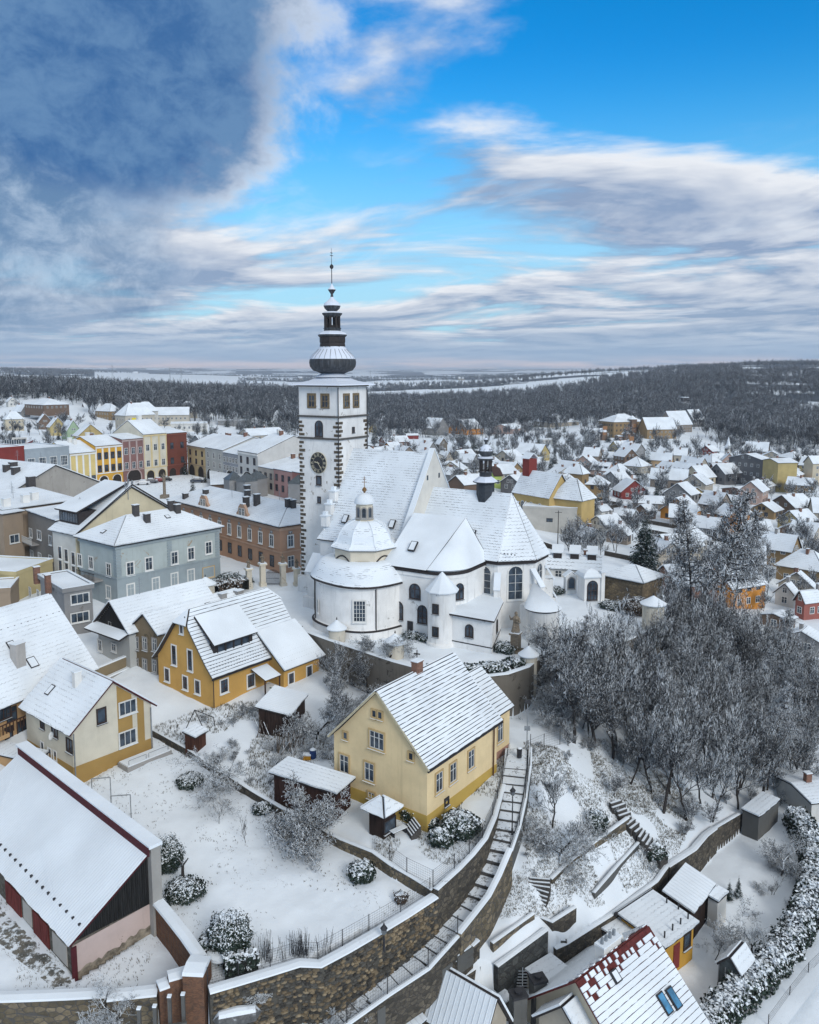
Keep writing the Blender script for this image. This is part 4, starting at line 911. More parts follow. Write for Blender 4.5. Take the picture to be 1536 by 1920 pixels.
    def chimney(s,px=None,py=None,w=.8,d=.6,h=1.3,mat=None,at=None,name='chimney',cap=True):
        p=s.roofpt(px,py) if at is None else Vector((at[0],at[1],s.rz_(at[0],at[1])))
        mb=MB().box(-w/2,w/2,-d/2,d/2,-1.2,h,0).box(-w/2-.06,w/2+.06,-d/2-.06,d/2+.06,h,h+.1,0)
        if cap: mb.box(-w/2-.05,w/2+.05,-d/2-.05,d/2+.05,h+.1,h+.2,1)
        o=mb.build(name,[mat or M_PC,M_SN],s.roof); o.location=p; return o
    def sky(s,px,py,w=.8,l=1.2,glass=False,name='skylight'):
        p=s.roofpt(px,py)
        e=.05; gx=(s.rz_(p.x+e,p.y)-s.rz_(p.x-e,p.y))/(2*e); gy=(s.rz_(p.x,p.y+e)-s.rz_(p.x,p.y-e))/(2*e)
        n=Vector((-gx,-gy,1)).normalized(); up=Vector((gx,gy,gx*gx+gy*gy)); 
        up=up.normalized() if up.length>1e-3 else Vector((0,1,0)); xx=up.cross(n)
        o=MB().box(-w/2,w/2,-l/2,l/2,.1,.42,0).box(-w/2+.1,w/2-.1,-l/2+.1,l/2-.1,.42,.45,1).build(name,[M_DK,glassmat('sky_glass',(.03,.10,.17)) if glass else M_SN],s.roof)
        m=Matrix((xx,up,n)).transposed().to_4x4(); m.translation=p; o.matrix_local=m; return o
    def guards(s,n,face='R',run=.9,name='snow_guard'):
        L=s.LX if face=='R' else s.LY; mb=MB()
        for i in range(n):
            t=L*(i+.5)/n; x,y=(t,run) if face=='R' else (run,t); z=s.rz_(x,y)+.28; mb.box(x-.07,x+.07,y-.07,y+.07,z,z+.16)
        mb.build(name,M_DK,s.roof,kind='stuff')
    def eaves(s,downs=True):
        mb=MB(); z=s.he-.02
        if s.axis=='x' or s.kind=='hip': mb.box(0-.05,s.LX+.05,-.1,.04,z-.1,z+.04); mb.build('gutter',M_DK,s.roof)
        if s.axis=='y' or s.kind=='hip': MB().box(-.1,.04,-.05,s.LY+.05,z-.1,z+.04).build('gutter',M_DK,s.roof)
        if downs: MB().tube((s.ov-.02,s.ov-.1,s.he-.1),(s.ov-.02,s.ov-.1,-.5),.05).build('downpipe',M_DK,s.o)
def hpx(name,label,cat,A,ze,zg,B=None,C=None,LX=None,LY=None,rz=None,**k):
    """Corners of the eave seen in the photograph, taken back to real points at the eave's height."""
    a=P(A[0],A[1],ze)
    if rz is None:
        if C is not None: c=P(C[0],C[1],ze); d=c-a; rz=math.atan2(d.y,d.x); LX=LX or d.length
        else: b=P(B[0],B[1],ze); d=b-a; rz=math.atan2(d.y,d.x)-math.pi/2; LY=LY or d.length
    if LY is None: b=P(B[0],B[1],ze)-a; LY=abs(b.dot(Vector((-math.sin(rz),math.cos(rz),0))))
    if LX is None: c=P(C[0],C[1],ze)-a; LX=abs(c.dot(Vector((math.cos(rz),math.sin(rz),0))))
    return House(name,label,cat,a,rz,LX,LY,ze-zg,zg=zg,**k)
def anchor(px,py,he,dz=0):
    p=onground(px,py,he+dz); return p
# ---- yellow house in the middle of the foreground
M_YW=plaster('pale_yellow_render',(.74,.58,.34),.3,(.20,.16,.09)); M_YB=plaster('ochre_render',(.50,.34,.09),.18,(.20,.13,.05))
M_CRS=snowmat('snow_on_tile_rows',bumpd=.04)
yh=hpx('yellow_house','pale yellow gabled house with ochre plinth and snow in parallel rows on its steep roof','house',(803,1447),-.25,-6.1,B=(612,1384),C=(942,1353),hr=5.75,axis='x',kind='gable',wall=M_YW,roof=M_CRS,ov=.38,courses=23,flare=.12,under=plain('slate_roof',(.05,.045,.045)),gap=.09)
s_=yh; s_.w.data.materials[0]=M_YW
MB().box(s_.ov-.03,s_.LX-s_.ov+.03,s_.ov-.03,s_.LY-s_.ov+.03,-3,1.5).build('plinth',M_YB,s_.w)
for px,py in ((823,1466),(849,1448),(883,1423)): yh.win('R',px,py,1.0,1.75,'y',bars=(2,2))
yh.win('R',837,1503,.45,.5,'k',bars=(1,1),name='cellar_window')
yh.win('L',707,1388,1.6,1.6,'y',bars=(3,2))
for px,py in ((646,1432),(693,1447)): yh.win('L',px,py,1.05,1.7,'y',bars=(2,2))
for px,py in ((702,1338),(713,1341),(648,1379),(771,1418)): yh.win('L',px,py,.42,.6,'y',bars=(1,1),name='attic_window',frame=False)
yh.win('L',697,1491,.7,.5,'y',bars=(2,1),name='cellar_window')
yh.chimney(830,1226,.95,.7,1.0,M_BK); yh.eaves(False)
MB().tube((yh.LX-1.2,.2,yh.he),(yh.LX-1.2,.25,-1),.07).build('downpipe',plain('brown_pipe',(.10,.05,.03)),yh.o)
# verge board on the gable
mb=MB(); mb.slab([(-.02,0,yh.he-.05),(.05,0,yh.he-.05),(.05,yh.LY/2,yh.he+yh.hr-.05),(-.02,yh.LY/2,yh.he+yh.hr-.05)],.2); mb.slab([(-.02,yh.LY,yh.he-.05),(.05,yh.LY,yh.he-.05),(.05,yh.LY/2,yh.he+yh.hr-.05),(-.02,yh.LY/2,yh.he+yh.hr-.05)],.2)
mb.build('verge_board',plain('cream_board',(.5,.44,.3)),yh.roof)
# annex at the back right of the yellow house
a=P(942,1353,-.25); dirx=Vector((math.cos(yh.o.rotation_euler.z),math.sin(yh.o.rotation_euler.z),0)); diry=Vector((-dirx.y,dirx.x,0))
o_=a+dirx*.05+diry*1.3
an=House('yellow_house_annex','small annex with pink plinth and striped snowy roof behind the pale yellow house','house',o_,yh.o.rotation_euler.z,4.6,8.2,5.6-.4,3.4,axis='x',kind='gable',wall=M_YW,roof=M_CRS,ov=.3,courses=12,zg=-5.9,gap=.09)
an.row('R',1,2.3,1.0,2.1,'y',m=.5,simple=False); MB().box(.27,4.33,.27,7.9,-2,1.3).build('plinth',plaster('pink_render',(.38,.22,.17),.3),an.w)
# ---- orange house
M_OR=plaster('orange_render',(.56,.33,.10),.2,(.2,.12,.06))
oh=hpx('orange_house','orange half-hipped house with long snowy dormer and rows of snow hooks','house',(398,1275),-.7,-4.5,rz=math.radians(52),LY=11.4,LX=14.8,hr=6.8,axis='x',kind='half',clip=.22,wall=M_OR,roof=M_CRS,ov=.5,courses=20,flare=.16,under=plain('tile_roof',(.06,.05,.045)),gap=.09)
for px,py in ((420,1288),(470,1272)): oh.win('R',px-0,py-2 if px<450 else py+4,1.0,1.5,'b',bars=(2,3))
oh.win('L',327,1228,.75,2.3,'b',bars=(1,4)); oh.win('L',357,1238,.75,2.4,'b',bars=(1,4)); oh.win('L',341,1180,.5,.9,'b',bars=(1,2))
for px,py in ((314,1265),(348,1280),(371,1288)): oh.win('L',px,py,.8,1.5,'b',bars=(2,3))
hk=MB()
for i in range(1,19,1):
    r=oh.LY/2*(i+.35)/20
    for j in range(34):
        x=.4+(j+(i%2)*.5)*.42
        if x>oh.LX-.3: continue
        z=oh.rz_(x,r)+.24-(0.16*oh.hr*.22 if i>4 else .16*oh.hr*i/20); hk.box(x-.04,x+.04,r-.03,r+.03,z-.05,z+.10)
hk.build('snow_hook',M_DK,oh.roof,kind='stuff'); oh.eaves()
# shed dormer
p0=oh.roofpt(415,1248); x0,x1=p0.x-.3,p0.x+5.6; yf=1.75; zf=oh.rz_(0,yf)-.3; ztop=zf+1.45
mb=MB(); mb.box(x0,x1,yf,yf+3.6,zf-.4,ztop)
dm=mb.build('dormer',M_DR,oh.roof)
mb=MB(); mb.slab([(x0-.35,yf-.45,ztop-.05),(x1+.35,yf-.45,ztop-.05),(x1+.35,oh.LY/2-.9,oh.he+oh.hr-.75),(x0-.35,oh.LY/2-.9,oh.he+oh.hr-.75)],.3,0,1); mb.build('dormer_roof',[M_SR,M_DR],dm)
for i in range(4):
    xx=x0+.5+ (x1-x0-1)*(i+.5)/4; window(dm,(xx,yf-.01,zf+.35),0,1.0,.9,'d',False,(2,1),frame=False,name='dormer_window')
# catslide wing to the right
b=oh.M@Vector((7.6,-2.2,0)); wg=MB()
W0,W1=8.6,15.6; yb=-2.6; zb=oh.he-1.0; zt=oh.rz_(0,2.4)
q=[(W0,yb,zb),(W1,yb,zb),(W1-.5,2.4,zt+.05),(W0,2.4,zt+.05)]
mb=MB(); mb.slab(q,.16,1,1); mb.slab(q,.18,0,0,lift=.165); lr=mb.build('lower_roof',[M_SR,M_DR],oh.roof)
MB().box(W0+.4,W1-.5,yb+.5,1.5,-2,zb+.3).build('wing_wall',M_OR,oh.w); mb=MB(); mb.face([(W0+.4,yb+.5,zb+.3),(W0+.4,1.5,zb+.3),(W0+.4,1.5,zt-.6)]); mb.build('wing_gable',M_OR,oh.w); mb=MB(); mb.face([(W1-.5,yb+.5,zb+.3),(W1-.5,1.5,zb+.3),(W1-.5,1.5,zt-.6)]); mb.build('wing_gable',M_OR,oh.w)
for xx in (10.2,13.3): window(oh.o,(xx,yb+.48,.8),0,.8,1.25,'b',False,(2,3))
hk=MB()
for i in range(1,9):
    for j in range(16):
        s=(i)/9.5; x=W0+.3+(j+(i%2)*.5)*.42; y=yb+(2.4-yb)*s; z=zb+(zt-zb)*s+.34; hk.box(x-.04,x+.04,y-.03,y+.03,z-.02,z+.10)
hk.build('snow_hook',M_DK,lr,kind='stuff')
# glass porch roof
mb=MB(); mb.slab([(5.9,-2.3,2.35),(8.4,-2.3,2.35),(8.4,.2,3.2),(5.9,.2,3.2)],.12,0,1); mb.build('porch_roof',[M_SR,M_BR],oh.o)
for xx in (6.,8.3): MB().box(xx-.07,xx+.07,-2.2,-2.06,-.2,2.4).build('porch_post',M_BR,oh.o)
# ---- white and ochre house
M_WH=plaster('off_white_render',(.60,.56,.46),.2,(.25,.2,.13)); M_OC=plaster('mustard_render',(.36,.23,.08),.2,(.15,.1,.05))
M_GW=plaster('grey_white_render',(.44,.45,.44),.25)
wh=hpx('white_ochre_house','white house with mustard stripes and plinth beside the walled lawn','house',(131,1382),-1.5,-6.5,B=(46,1326),C=(294,1325),hr=4.1,axis='y',kind='gable',wall=M_WH,ov=.42,under=plain('maroon_verge',(.07,.015,.02)))
X0_,X1_=wh.ov,wh.LX-wh.ov
MB().box(X0_-.03,X1_+.03,X0_-.03,wh.LY-wh.ov+.03,-2,1.55).build('plinth',M_OC,wh.w)
for a,b2 in ((.56,.745),(.81,.90)): 
    x=X0_+(X1_-X0_)*a; xx=X0_+(X1_-X0_)*b2; zz=lambda q: wh.he+wh.hr*(1-abs(q-wh.LX/2)/(wh.LX/2))-.15
    mb=MB(); mb.raw([(x,wh.ov-.03,1.55),(xx,wh.ov-.03,1.55),(xx,wh.ov-.03,zz(xx)),(x,wh.ov-.03,zz(x)),(x,wh.ov+.01,1.55),(xx,wh.ov+.01,1.55),(xx,wh.ov+.01,zz(xx)),(x,wh.ov+.01,zz(x))],[(0,1,2,3),(0,4,5,1),(1,5,6,2),(2,6,7,3),(3,7,4,0)]); mb.build('stripe',M_OC,wh.w)
wh.win('R',190,1342,.9,1.5,'d',bars=(1,1)); 
for px,py,w_ in ((239,1326,1.9),(239,1384,1.9)): 
    p=wh.wallpt('R',px,py); window(wh.o,(p.x,wh.ov-.05,p.z-.7),0,w_,1.4 if py<1350 else 1.5,'n',False,(3,1))
for px,py in ((80,1357),(103,1369),(131,1398)): wh.win('L',px,py,1.1 if px>100 else .7,1.3 if px>100 else .9,'d',bars=(2,1))
for px,py in ((80,1400),(94,1412),(104,1417)): wh.win('L',px,py,.6,1.0,'n',bars=(1,1))
wh.chimney(145,1290,.75,.6,1.7,M_SW); wh.sky(98,1297,.8,1.2)
MB().tube((X0_+.12,X0_-.1,wh.he),(X0_+.12,X0_-.1,-.6),.07).build('downpipe',M_ZN,wh.o); MB().tube((X1_-.12,X0_-.1,wh.he),(X1_-.12,X0_-.1,-.6),.07).build('downpipe',M_ZN,wh.o)
dsh=MB(); dsh.lathe([(.02,0),(.3,.05),(.42,.14)],16); d_=dsh.build('satellite_dish',plain('dish_white',(.6,.6,.58)),wh.o); p=wh.wallpt('L',107,1377); d_.location=(p.x-.5,p.y,p.z); d_.rotation_euler=(0,-1.2,0)
th_=thing('snowy_bed','raised concrete bed with metal rails beside the white and mustard house','garden bed',wh.M@Vector((wh.LX*.50,-2.0,0)),wh.o.rotation_euler.z)
MB().box(0,5.2,0,1.9,-1.2,.55).build('tank',M_PC,th_); MB().box(.12,5.08,.12,1.78,.55,.68).build('snow',M_SN,th_)
for q in ((.3,.3,2.3),(2.6,.3,4.9)):
    MB().tube((q[0],.25,.6),(q[0],.25,1.15),.03).tube((q[0],.25,1.15),(q[2],.25,1.15),.03).tube((q[2],.25,1.15),(q[2],.25,.6),.03).build('rail',M_ZN,th_)
# ---- large house with balcony at the left edge
M_SAL=plaster('salmon_render',(.46,.29,.15),.2)
bh=hpx('balcony_house','large salmon house with wooden balcony under a broad snowy roof at the left edge','house',(-170,1402),-1.2,-5.5,C=(184,1256),LY=15.0,hr=8.2,axis='x',kind='gable',wall=M_SAL,ov=.6)
bh.chimney(35,1250,1.2,1.0,2.6,plaster('whitewashed_brick',(.42,.40,.38),.6)); bh.sky(58,1245,1.1,1.3); bh.sky(18,1212,.9,.9); bh.chimney(22,1135,.9,.7,1.2,M_BK)
bx=MB(); bx.box(6,bh.LX-13,-1.0,.6,-.2+1.7,1.95); bx.build('balcony_floor',M_SAL,bh.o)
bal=MB()
for i in range(26): bh_x=6.2+i*.42; MB().box(bh_x,bh_x+.09,-.98,-.9,1.95,2.95).build('baluster',M_BR,bh.o)
MB().box(6,17.3,-1.0,-.88,2.95,3.05).build('balcony_rail',M_BR,bh.o)
for px,py,w_,h_ in ((6,1335,1.6,1.6),(16,1374,.8,1.2),(42,1370,1.2,2.2)): bh.win('R',px,py,w_,h_,'d',bars=(2,1))
bh.row('R',5,2.4,1.1,1.4,'d',m=1.5); bh.guards(26,'R',5.6)
# connecting lean-to roofs at lower left
sr=hpx('lean_to','low lean-to roof between the balcony house and the white mustard house','shed',(60,1432),-5.0,-6.7,C=(92,1412),LY=9.,hr=.5,kind='shed',high='y1',wall=M_SAL,ov=.2)
# ---- barn
M_PK=plaster('faded_pink_render',(.50,.40,.37),.35,(.16,.15,.10),patch=.05,pc=(.14,.13,.085)); M_BKW=woodmat('black_boards',(.022,.022,.022),6.)
a=P(132,1777,-6.55); lo=P(0,1636,-6.55); d=lo-a; rzb=math.atan2(d.y,d.x)-math.pi/2; LXb=6.5
bn=House('barn','big barn with snow ribbed mono-pitch roof, black boarded gable and pink wall','barn',a,rzb,LXb,24.,2.45,4.3,kind='shed',high='x1',wall=stonemat('barn_rubble',(.09,.08,.065),(.2,.18,.15),(.12,.11,.09),2.5,snow=0),roof=snowmat('ribbed_snow',ribs=.30,bumpd=.07),ov=.25,zg=-9.0,under=plain('maroon_verge',(.07,.015,.02)))
mb=MB(); y=bn.ov-.04
mb.raw([(bn.ov,y,-1.),(LXb-bn.ov,y,-1.),(LXb-bn.ov,y,2.55),(bn.ov,y,2.3),(bn.ov,y+.05,-1.),(LXb-bn.ov,y+.05,-1.),(LXb-bn.ov,y+.05,2.55),(bn.ov,y+.05,2.3)],[(0,1,2,3),(3,2,6,7),(0,3,7,4),(1,5,6,2)]); mb.build('plaster_panel',M_PK,bn.w)
n=34
for i in range(n):
    x0=bn.ov+(LXb-2*bn.ov)*i/n; x1=bn.ov+(LXb-2*bn.ov)*(i+1)/n-.03; zt=bn.rz_((x0+x1)/2,0)-.10
    if zt>2.7: MB().box(x0,x1,y-.05+R.uniform(0,.02),y+.02,2.6,zt).build('board',M_BKW,bn.w)
mo=MB(); hp_=.5
for i in range(26):
    xa=bn.ov+(LXb-2*bn.ov)*i/26; xb=bn.ov+(LXb-2*bn.ov)*(i+1)/26; h0=hp_; hp_=max(.15,min(1.1,.25+.75*(i/26)**2+R.uniform(-.15,.2))); mo.face([(xa,y-.012,-.9),(xb,y-.012,-.9),(xb,y-.012,hp_),(xa,y-.012,h0)])
mo.build('damp_base',plain('mossy_damp',(.22,.19,.15),.95,.1,.5,2.),bn.w)
# firewall with coping along the high side
mb=MB(); mb.box(LXb-.25,LXb+.55,-.35,24.5,-1.5,7.35); fw_=mb.build('firewall',plaster('cement_render',(.33,.32,.30),.5),bn.o)
MB().box(LXb-.45,LXb+.65,-.5,24.6,7.35,7.60).build('firewall_snow',M_SN,fw_); MB().box(LXb-.50,LXb-.42,-.45,24.,6.80,7.45).build('flashing',plain('maroon_metal',(.075,.015,.02)),fw_)
for i in range(20):
    yy=.5+i*1.05; o=MB().box(-.09,.09,-.09,.09,0,.2).build('snow_guard',M_DK,bn.roof); o.location=(.95,yy,bn.rz_(.95,yy)+.28)
M_RD=woodmat('red_doors',(.16,.035,.03),5.)
for y0_,y1_ in ((4.2,7.0),(9.4,12.4)):
    mid=(y0_+y1_)/2
    for q in ((y0_,mid-.03),(mid+.03,y1_)): MB().box(bn.ov-.10,bn.ov,q[0],q[1],-.1,1.9).build('door',M_RD,bn.w)
for y0_,y1_ in ((1.2,3.6),(7.4,9.0)): MB().box(bn.ov-.05,bn.ov,y0_,y1_,.2,1.8).build('plaster_patch',plaster('pale_patch',(.45,.42,.38),.4),bn.w)
MB().box(.05,.45,.02,.12,-1,2.3).build('corner_post',plain('maroon_metal',(.075,.015,.02)),bn.w)
# ---- white house with dark wooden gable
dg=hpx('dark_gable_house','white cottage with black wooden gable between grey block and brown house','house',(240,1192),1.2,-4.0,B=(174,1169),LX=14.6,hr=3.5,axis='x',kind='gable',wall=M_GW,ov=.45)
g_=MB(); x=dg.ov-.05; zz=lambda y: dg.he+dg.hr*(1-abs(y-dg.LY/2)/(dg.LY/2))-.15
n=22
for i in range(n):
    y0=dg.ov+(dg.LY-2*dg.ov)*i/n; y1=dg.ov+(dg.LY-2*dg.ov)*(i+1)/n-.03; MB().box(x-.04,x+.03,y0,y1,dg.he+.05,zz((y0+y1)/2)).build('board',M_BKW,dg.w)
mb=MB(); mb.slab([(-1.2,0,dg.he-.5),(-1.2,dg.LY,dg.he-.5),(.5,dg.LY,dg.he+.1),(.5,0,dg.he+.1)],.25,0,1); mb.build('skirt_roof',[M_SR,M_DR],dg.w)
dg.win('L',188,1210,.8,1.4,'w'); dg.win('L',214,1214,.9,.9,'w'); dg.win('L',207,1173,.5,.9,'n',bars=(1,1),frame=False)
# ---- brown rustic house
M_BN=plaster('weathered_brown_render',(.20,.155,.10),.6,(.07,.06,.05),patch=.22,pc=(.10,.085,.06))
bo=hpx('brown_house','weathered brown old house with green shutters left of the orange house','house',(295,1194),1.6,-4.6,B=(242,1178),LX=15.4,hr=2.2,axis='x',kind='gable',wall=M_BN,ov=.25)
for px in (256,272,290):
    for py in (1207,1247): bo.win('L',px,py+(px-272)*.1,.75,1.5,'g',bars=(2,2))
bo.sky(390,1138,.9,.9); bo.chimney(418,1127,.9,.7,1.0); bo.chimney(448,1120,1.1,.8,.9)
# yard walls between the brown house and the white house
def yardwall(label,pts,z0,z1,mat,t=.35,name='garden_wall',snow=.14):
    r=thing(name,label,'wall',P(pts[0][0],pts[0][1],z1)); I=Matrix.Translation(-r.location)
    mb=MB(); sn=MB(); w=[P(a,b,z1) for a,b in pts]
    for a,b2 in zip(w[:-1],w[1:]):
        d=(b2-a); n_=Vector((-d.y,d.x,0)).normalized()*t/2; e_=d.normalized()*.02
        a_,b_=I@(a-e_),I@(b2+e_); mb.raw([a_-n_+Vector((0,0,z0-z1)),b_-n_+Vector((0,0,z0-z1)),b_+n_+Vector((0,0,z0-z1)),a_+n_+Vector((0,0,z0-z1)),a_-n_,b_-n_,b_+n_,a_+n_],[(0,1,5,4),(1,2,6,5),(2,3,7,6),(3,0,4,7),(4,5,6,7)])
        m_=n_*1.2; sn.raw([a_-m_,b_-m_,b_+m_,a_+m_]+[q+Vector((0,0,snow)) for q in (a_-m_*.8,b_-m_*.8,b_+m_*.8,a_+m_*.8)],[(0,1,5,4),(1,2,6,5),(2,3,7,6),(3,0,4,7),(4,5,6,7)])
    mb.build('wall_body',mat,r); sn.build('snow_cap',M_SN,r); return r
yardwall('tan rendered courtyard wall beside the white cottage',[(178,1254),(242,1228)],-6,-2.0,plaster('tan_render',(.24,.19,.12),.4),.5)
yardwall('low stepped concrete wall below the tan courtyard wall',[(188,1276),(246,1250)],-7,-3.4,M_PC,.5)
# ---- grey blue corner building
M_GB=plaster('grey_blue_render',(.42,.47,.46),.35,(.2,.18,.14),patch=0.02,pc=(.36,.28,.2)); M_GB2=plaster('grey_blue_base',(.31,.36,.38),.35)
gb=hpx('grey_blue_building','grey-blue two-storey corner building with hipped snowy roof in front of the gate','building',(214,1026),8.3,0,B=(136,1008),C=(420,989),hr=3.2,kind='hip',wall=M_GB,ov=.6)
X0_,X1_=gb.ov,gb.LX-gb.ov
MB().box(X0_-.06,X1_+.06,X0_-.06,gb.LY-gb.ov+.06,-2,3.2).build('plinth',M_GB2,gb.w); MB().box(X0_-.16,X1_+.16,X0_-.16,gb.LY-gb.ov+.16,3.2,3.45).build('cornice',M_GB2,gb.w)
MB().box(X0_-.2,X1_+.2,X0_-.2,gb.LY-gb.ov+.2,7.75,8.15).build('cornice',M_GB2,gb.w)
for z in np.arange(3.6,7.6,.45): 
    for xx,yy in ((X0_,X0_),(X0_+(X1_-X0_)*.47,X0_),(X1_-.75,X0_)): MB().box(xx-.07,xx+.78,yy-.09,yy+.7,z,z+.36).build('quoin',M_GB2,gb.w)
for px,py in ((244,1066),(279,1057),(327,1046),(358,1038),(391,1027),(245,1107),(292,1095),(327,1086),(358,1079)): gb.win('R',px,py,1.15,1.9,'w',bars=(2,2))
gb.win('R',391,1073,2.2,1.7,'y',bars=(1,1))
for px,py in ((150,1050),(171,1055),(204,1068),(204,1110)): gb.win('L',px,py,1.1,1.8,'w')
for px,py,h_ in ((255,970,1.9),(276,982,1.5),(321,960,1.8),(333,965,1.6)): gb.chimney(px,py,.9,.7,h_,plain('dark_chimney',(.07,.065,.065)))
gb.sky(196,1000,.8,.8); gb.sky(313,972,.8,.8); MB().box(0,7,0,2.5,0,.5).build('roof_hatch',M_ZN,gb.roof).location=gb.roofpt(272,985)-Vector((0,0,.2))
th_=MB(); bal=th_.box(-1.5,0.,0,5.2,-.25,0); b_=bal.build('balcony',M_PC,gb.o); pp=gb.wallpt('L',178,1082); b_.location=(gb.ov,pp.y-2.4,pp.z)
for i in range(14): o=MB().box(-1.5,-1.44,0,.05,0,1.0).build('baluster',M_DK,b_); o.location=(0,i*.38+.1,0)
MB().box(-1.52,-1.42,0,5.2,1.0,1.06).build('handrail',M_DK,b_)
# ---- white building with ribbon dormer and cream fire gable
M_CG=plaster('cream_render',(.58,.51,.36),.25)
rb=hpx('ribbon_dormer_building','white three-storey building with dark ribbon dormer and cream gable wall','building',(141,1006),8.2,0,rz=math.radians(52),LX=21,LY=8.0,hr=6.7,axis='y',kind='gable',wall=M_CG,ov=.4)
MB().box(rb.ov-.008,rb.ov+.5,rb.ov+.3,rb.LY-rb.ov,-2,rb.he-.1).build('side_wall',plaster('pale_render',(.58,.57,.53),.2),rb.w)
for i,(px,py) in enumerate(((113,1036),(125,1041),(138,1047),(114,1062),(126,1067),(139,1073))): rb.win('L',px,py,.9,1.9,'b',bars=(1,2))
yA,yB=1.5,rb.LY-.6; zf=rb.rz_(2.0,0)+.1
MB().box(1.6,8,yA,yB,zf-1,zf+2.1).build('dormer',M_DR,rb.roof)
mb=MB(); mb.slab([(1.1,yA-.4,zf+2.0),(1.1,yB+.4,zf+2.0),(rb.LX/2,yB+.4,rb.he+rb.hr+.45),(rb.LX/2,yA-.4,rb.he+rb.hr+.45)],.28,0,1); dmr=mb.build('dormer_roof',[M_SR,M_DR],rb.roof)
nw_=7
for i in range(nw_): o=MB().box(-.08,0,0,(yB-yA-.6)/nw_-.15,0,1.4).build('dormer_window',M_GL,dmr); o.location=(1.6,yA+.3+i*(yB-yA-.6)/nw_,zf+.35)
an_=MB(); 
for i in range(7): a_=R.uniform(-.8,.8); b_=R.uniform(0,1.6); an_.tube((a_,0,b_),(a_,-.3,b_+.9),.10)
an_.tube((0,0,-1),(0,0,3.2),.06).tube((-.9,0,1),(.9,0,1),.05); ao=an_.build('antenna_cluster',M_ZN,rb.roof); ao.location=(rb.LX*.47,.2,rb.rz_(rb.LX*.47,0)-.6)
mb=MB(); sl_=rb.hr/(rb.LX/2)
for s in (0,1): xa=0 if s==0 else rb.LX; mb.slab([(xa,-.15,rb.he+.2),(xa,.5,rb.he+.2),(rb.LX/2,.5,rb.he+rb.hr+.35),(rb.LX/2,-.15,rb.he+rb.hr+.35)],.2,0,1)
mb.build('gable_coping',[M_SN,M_DR],rb.roof)
# ---- beige block and its brown wing, far left
M_BG=plaster('taupe_render',(.30,.235,.175),.25); M_TP=plaster('brown_grey_render',(.21,.19,.17),.3)
b1=hpx('taupe_block','taupe apartment block with two-tone wall at the left edge behind the low garages','building',(4,966),9.6,0,C=(47,959),LY=18.,hr=.5,kind='shed',high='y1',wall=M_BG,ov=.3)
for py in (1010,1053): b1.win('R',27,py,1.7,1.4,'n',bars=(2,1))
b2_=hpx('balcony_block','brown-grey apartment block with white railed balconies beside the taupe block','building',(104,978),9.6,0,B=(47,958),LX=16.,hr=.6,kind='shed',high='x1',wall=M_TP,ov=.3)
for px,py in ((58,999),(74,1003),(95,1013),(60,1040),(75,1045),(95,1050)): b2_.win('L',px,py,1.8 if px==74 else 1.3,1.5,'n',bars=(2,1))
for py in (1007,1048):
    pp=b2_.wallpt('L',63,py); bq=MB().box(-1.3,0,-2.6,2.6,-.15,0).build('balcony',M_PC,b2_.o); bq.location=(b2_.ov,pp.y,pp.z-.9)
    for i in range(14): o=MB().box(-1.3,-1.25,0,.05,0,1.0).build('baluster',M_WF,bq); o.location=(0,-2.6+i*.39,0)
    MB().box(-1.32,-1.22,-2.6,2.6,1,1.06).build('handrail',M_WF,bq)
for px,py in ((14,945),(48,945),(62,938)): b1.chimney(px+8,py+6,1.2,.8,1.5,M_SW)
b3=hpx('snowy_flat_block','wide flat-roofed block under deep snow behind the taupe block','building',(4,958),9.9,0,C=(150,938),LY=16.,hr=1.,kind='shed',high='y1',wall=M_BG,ov=.3)
for px,py in ((12,952),(48,945),(65,940)): b3.chimney(px,py,1.3,.9,1.6,M_SW)
# ---- low grey house and garages
lg=hpx('low_grey_house','low grey flat-roofed house with two brick chimneys by the grey-blue building','house',(117,1108),4.6,-3,B=(34,1086),C=(177,1098),hr=.1,kind='flat',wall=plaster('grey_plaster',(.25,.25,.25),.5,patch=.08,pc=(.15,.14,.13)),ov=.25)
lg.chimney(90,1096,.7,.7,1.3,M_BK); lg.chimney(69,1079,.8,.7,1.2,M_BK)
for px,py in ((150,1122),(150,1157)): lg.win('R',px,py,2.4,1.3,'n',bars=(3,1))
for px,py in ((57,1110),(72,1115)): lg.win('L',px,py,.9,1.3,'n')
gr=hpx('garage_row','row of flat snowy garages with pale yellow parapet','garage',(30,1075),3.6,0,C=(100,1050),LY=14.,hr=.1,kind='flat',wall=plaster('yellow_parapet',(.48,.40,.22),.3),ov=.1)
gr2=hpx('low_annex','low snow covered annex between the garages and the balcony house','outbuilding',(20,1105),2.6,-2,C=(36,1085),LY=22.,hr=.1,kind='flat',wall=M_BG,ov=.1)
# ---- building with grey weathered fire wall
fwb=hpx('firewall_building','long snowy roofed building with a bare weathered grey gable wall','building',(12,930),9.5,0,C=(192,906),LY=26.,hr=5.0,axis='y',kind='gable',wall=plaster('weathered_grey',(.36,.34,.31),.6,patch=.05,pc=(.2,.18,.16)),ov=.3)
for px,py in ((58,908),(25,880),(30,890),(14,885)): fwb.chimney(px,py,1.6,.9,1.5,plain('dark_chimney',(.07,.065,.065)))
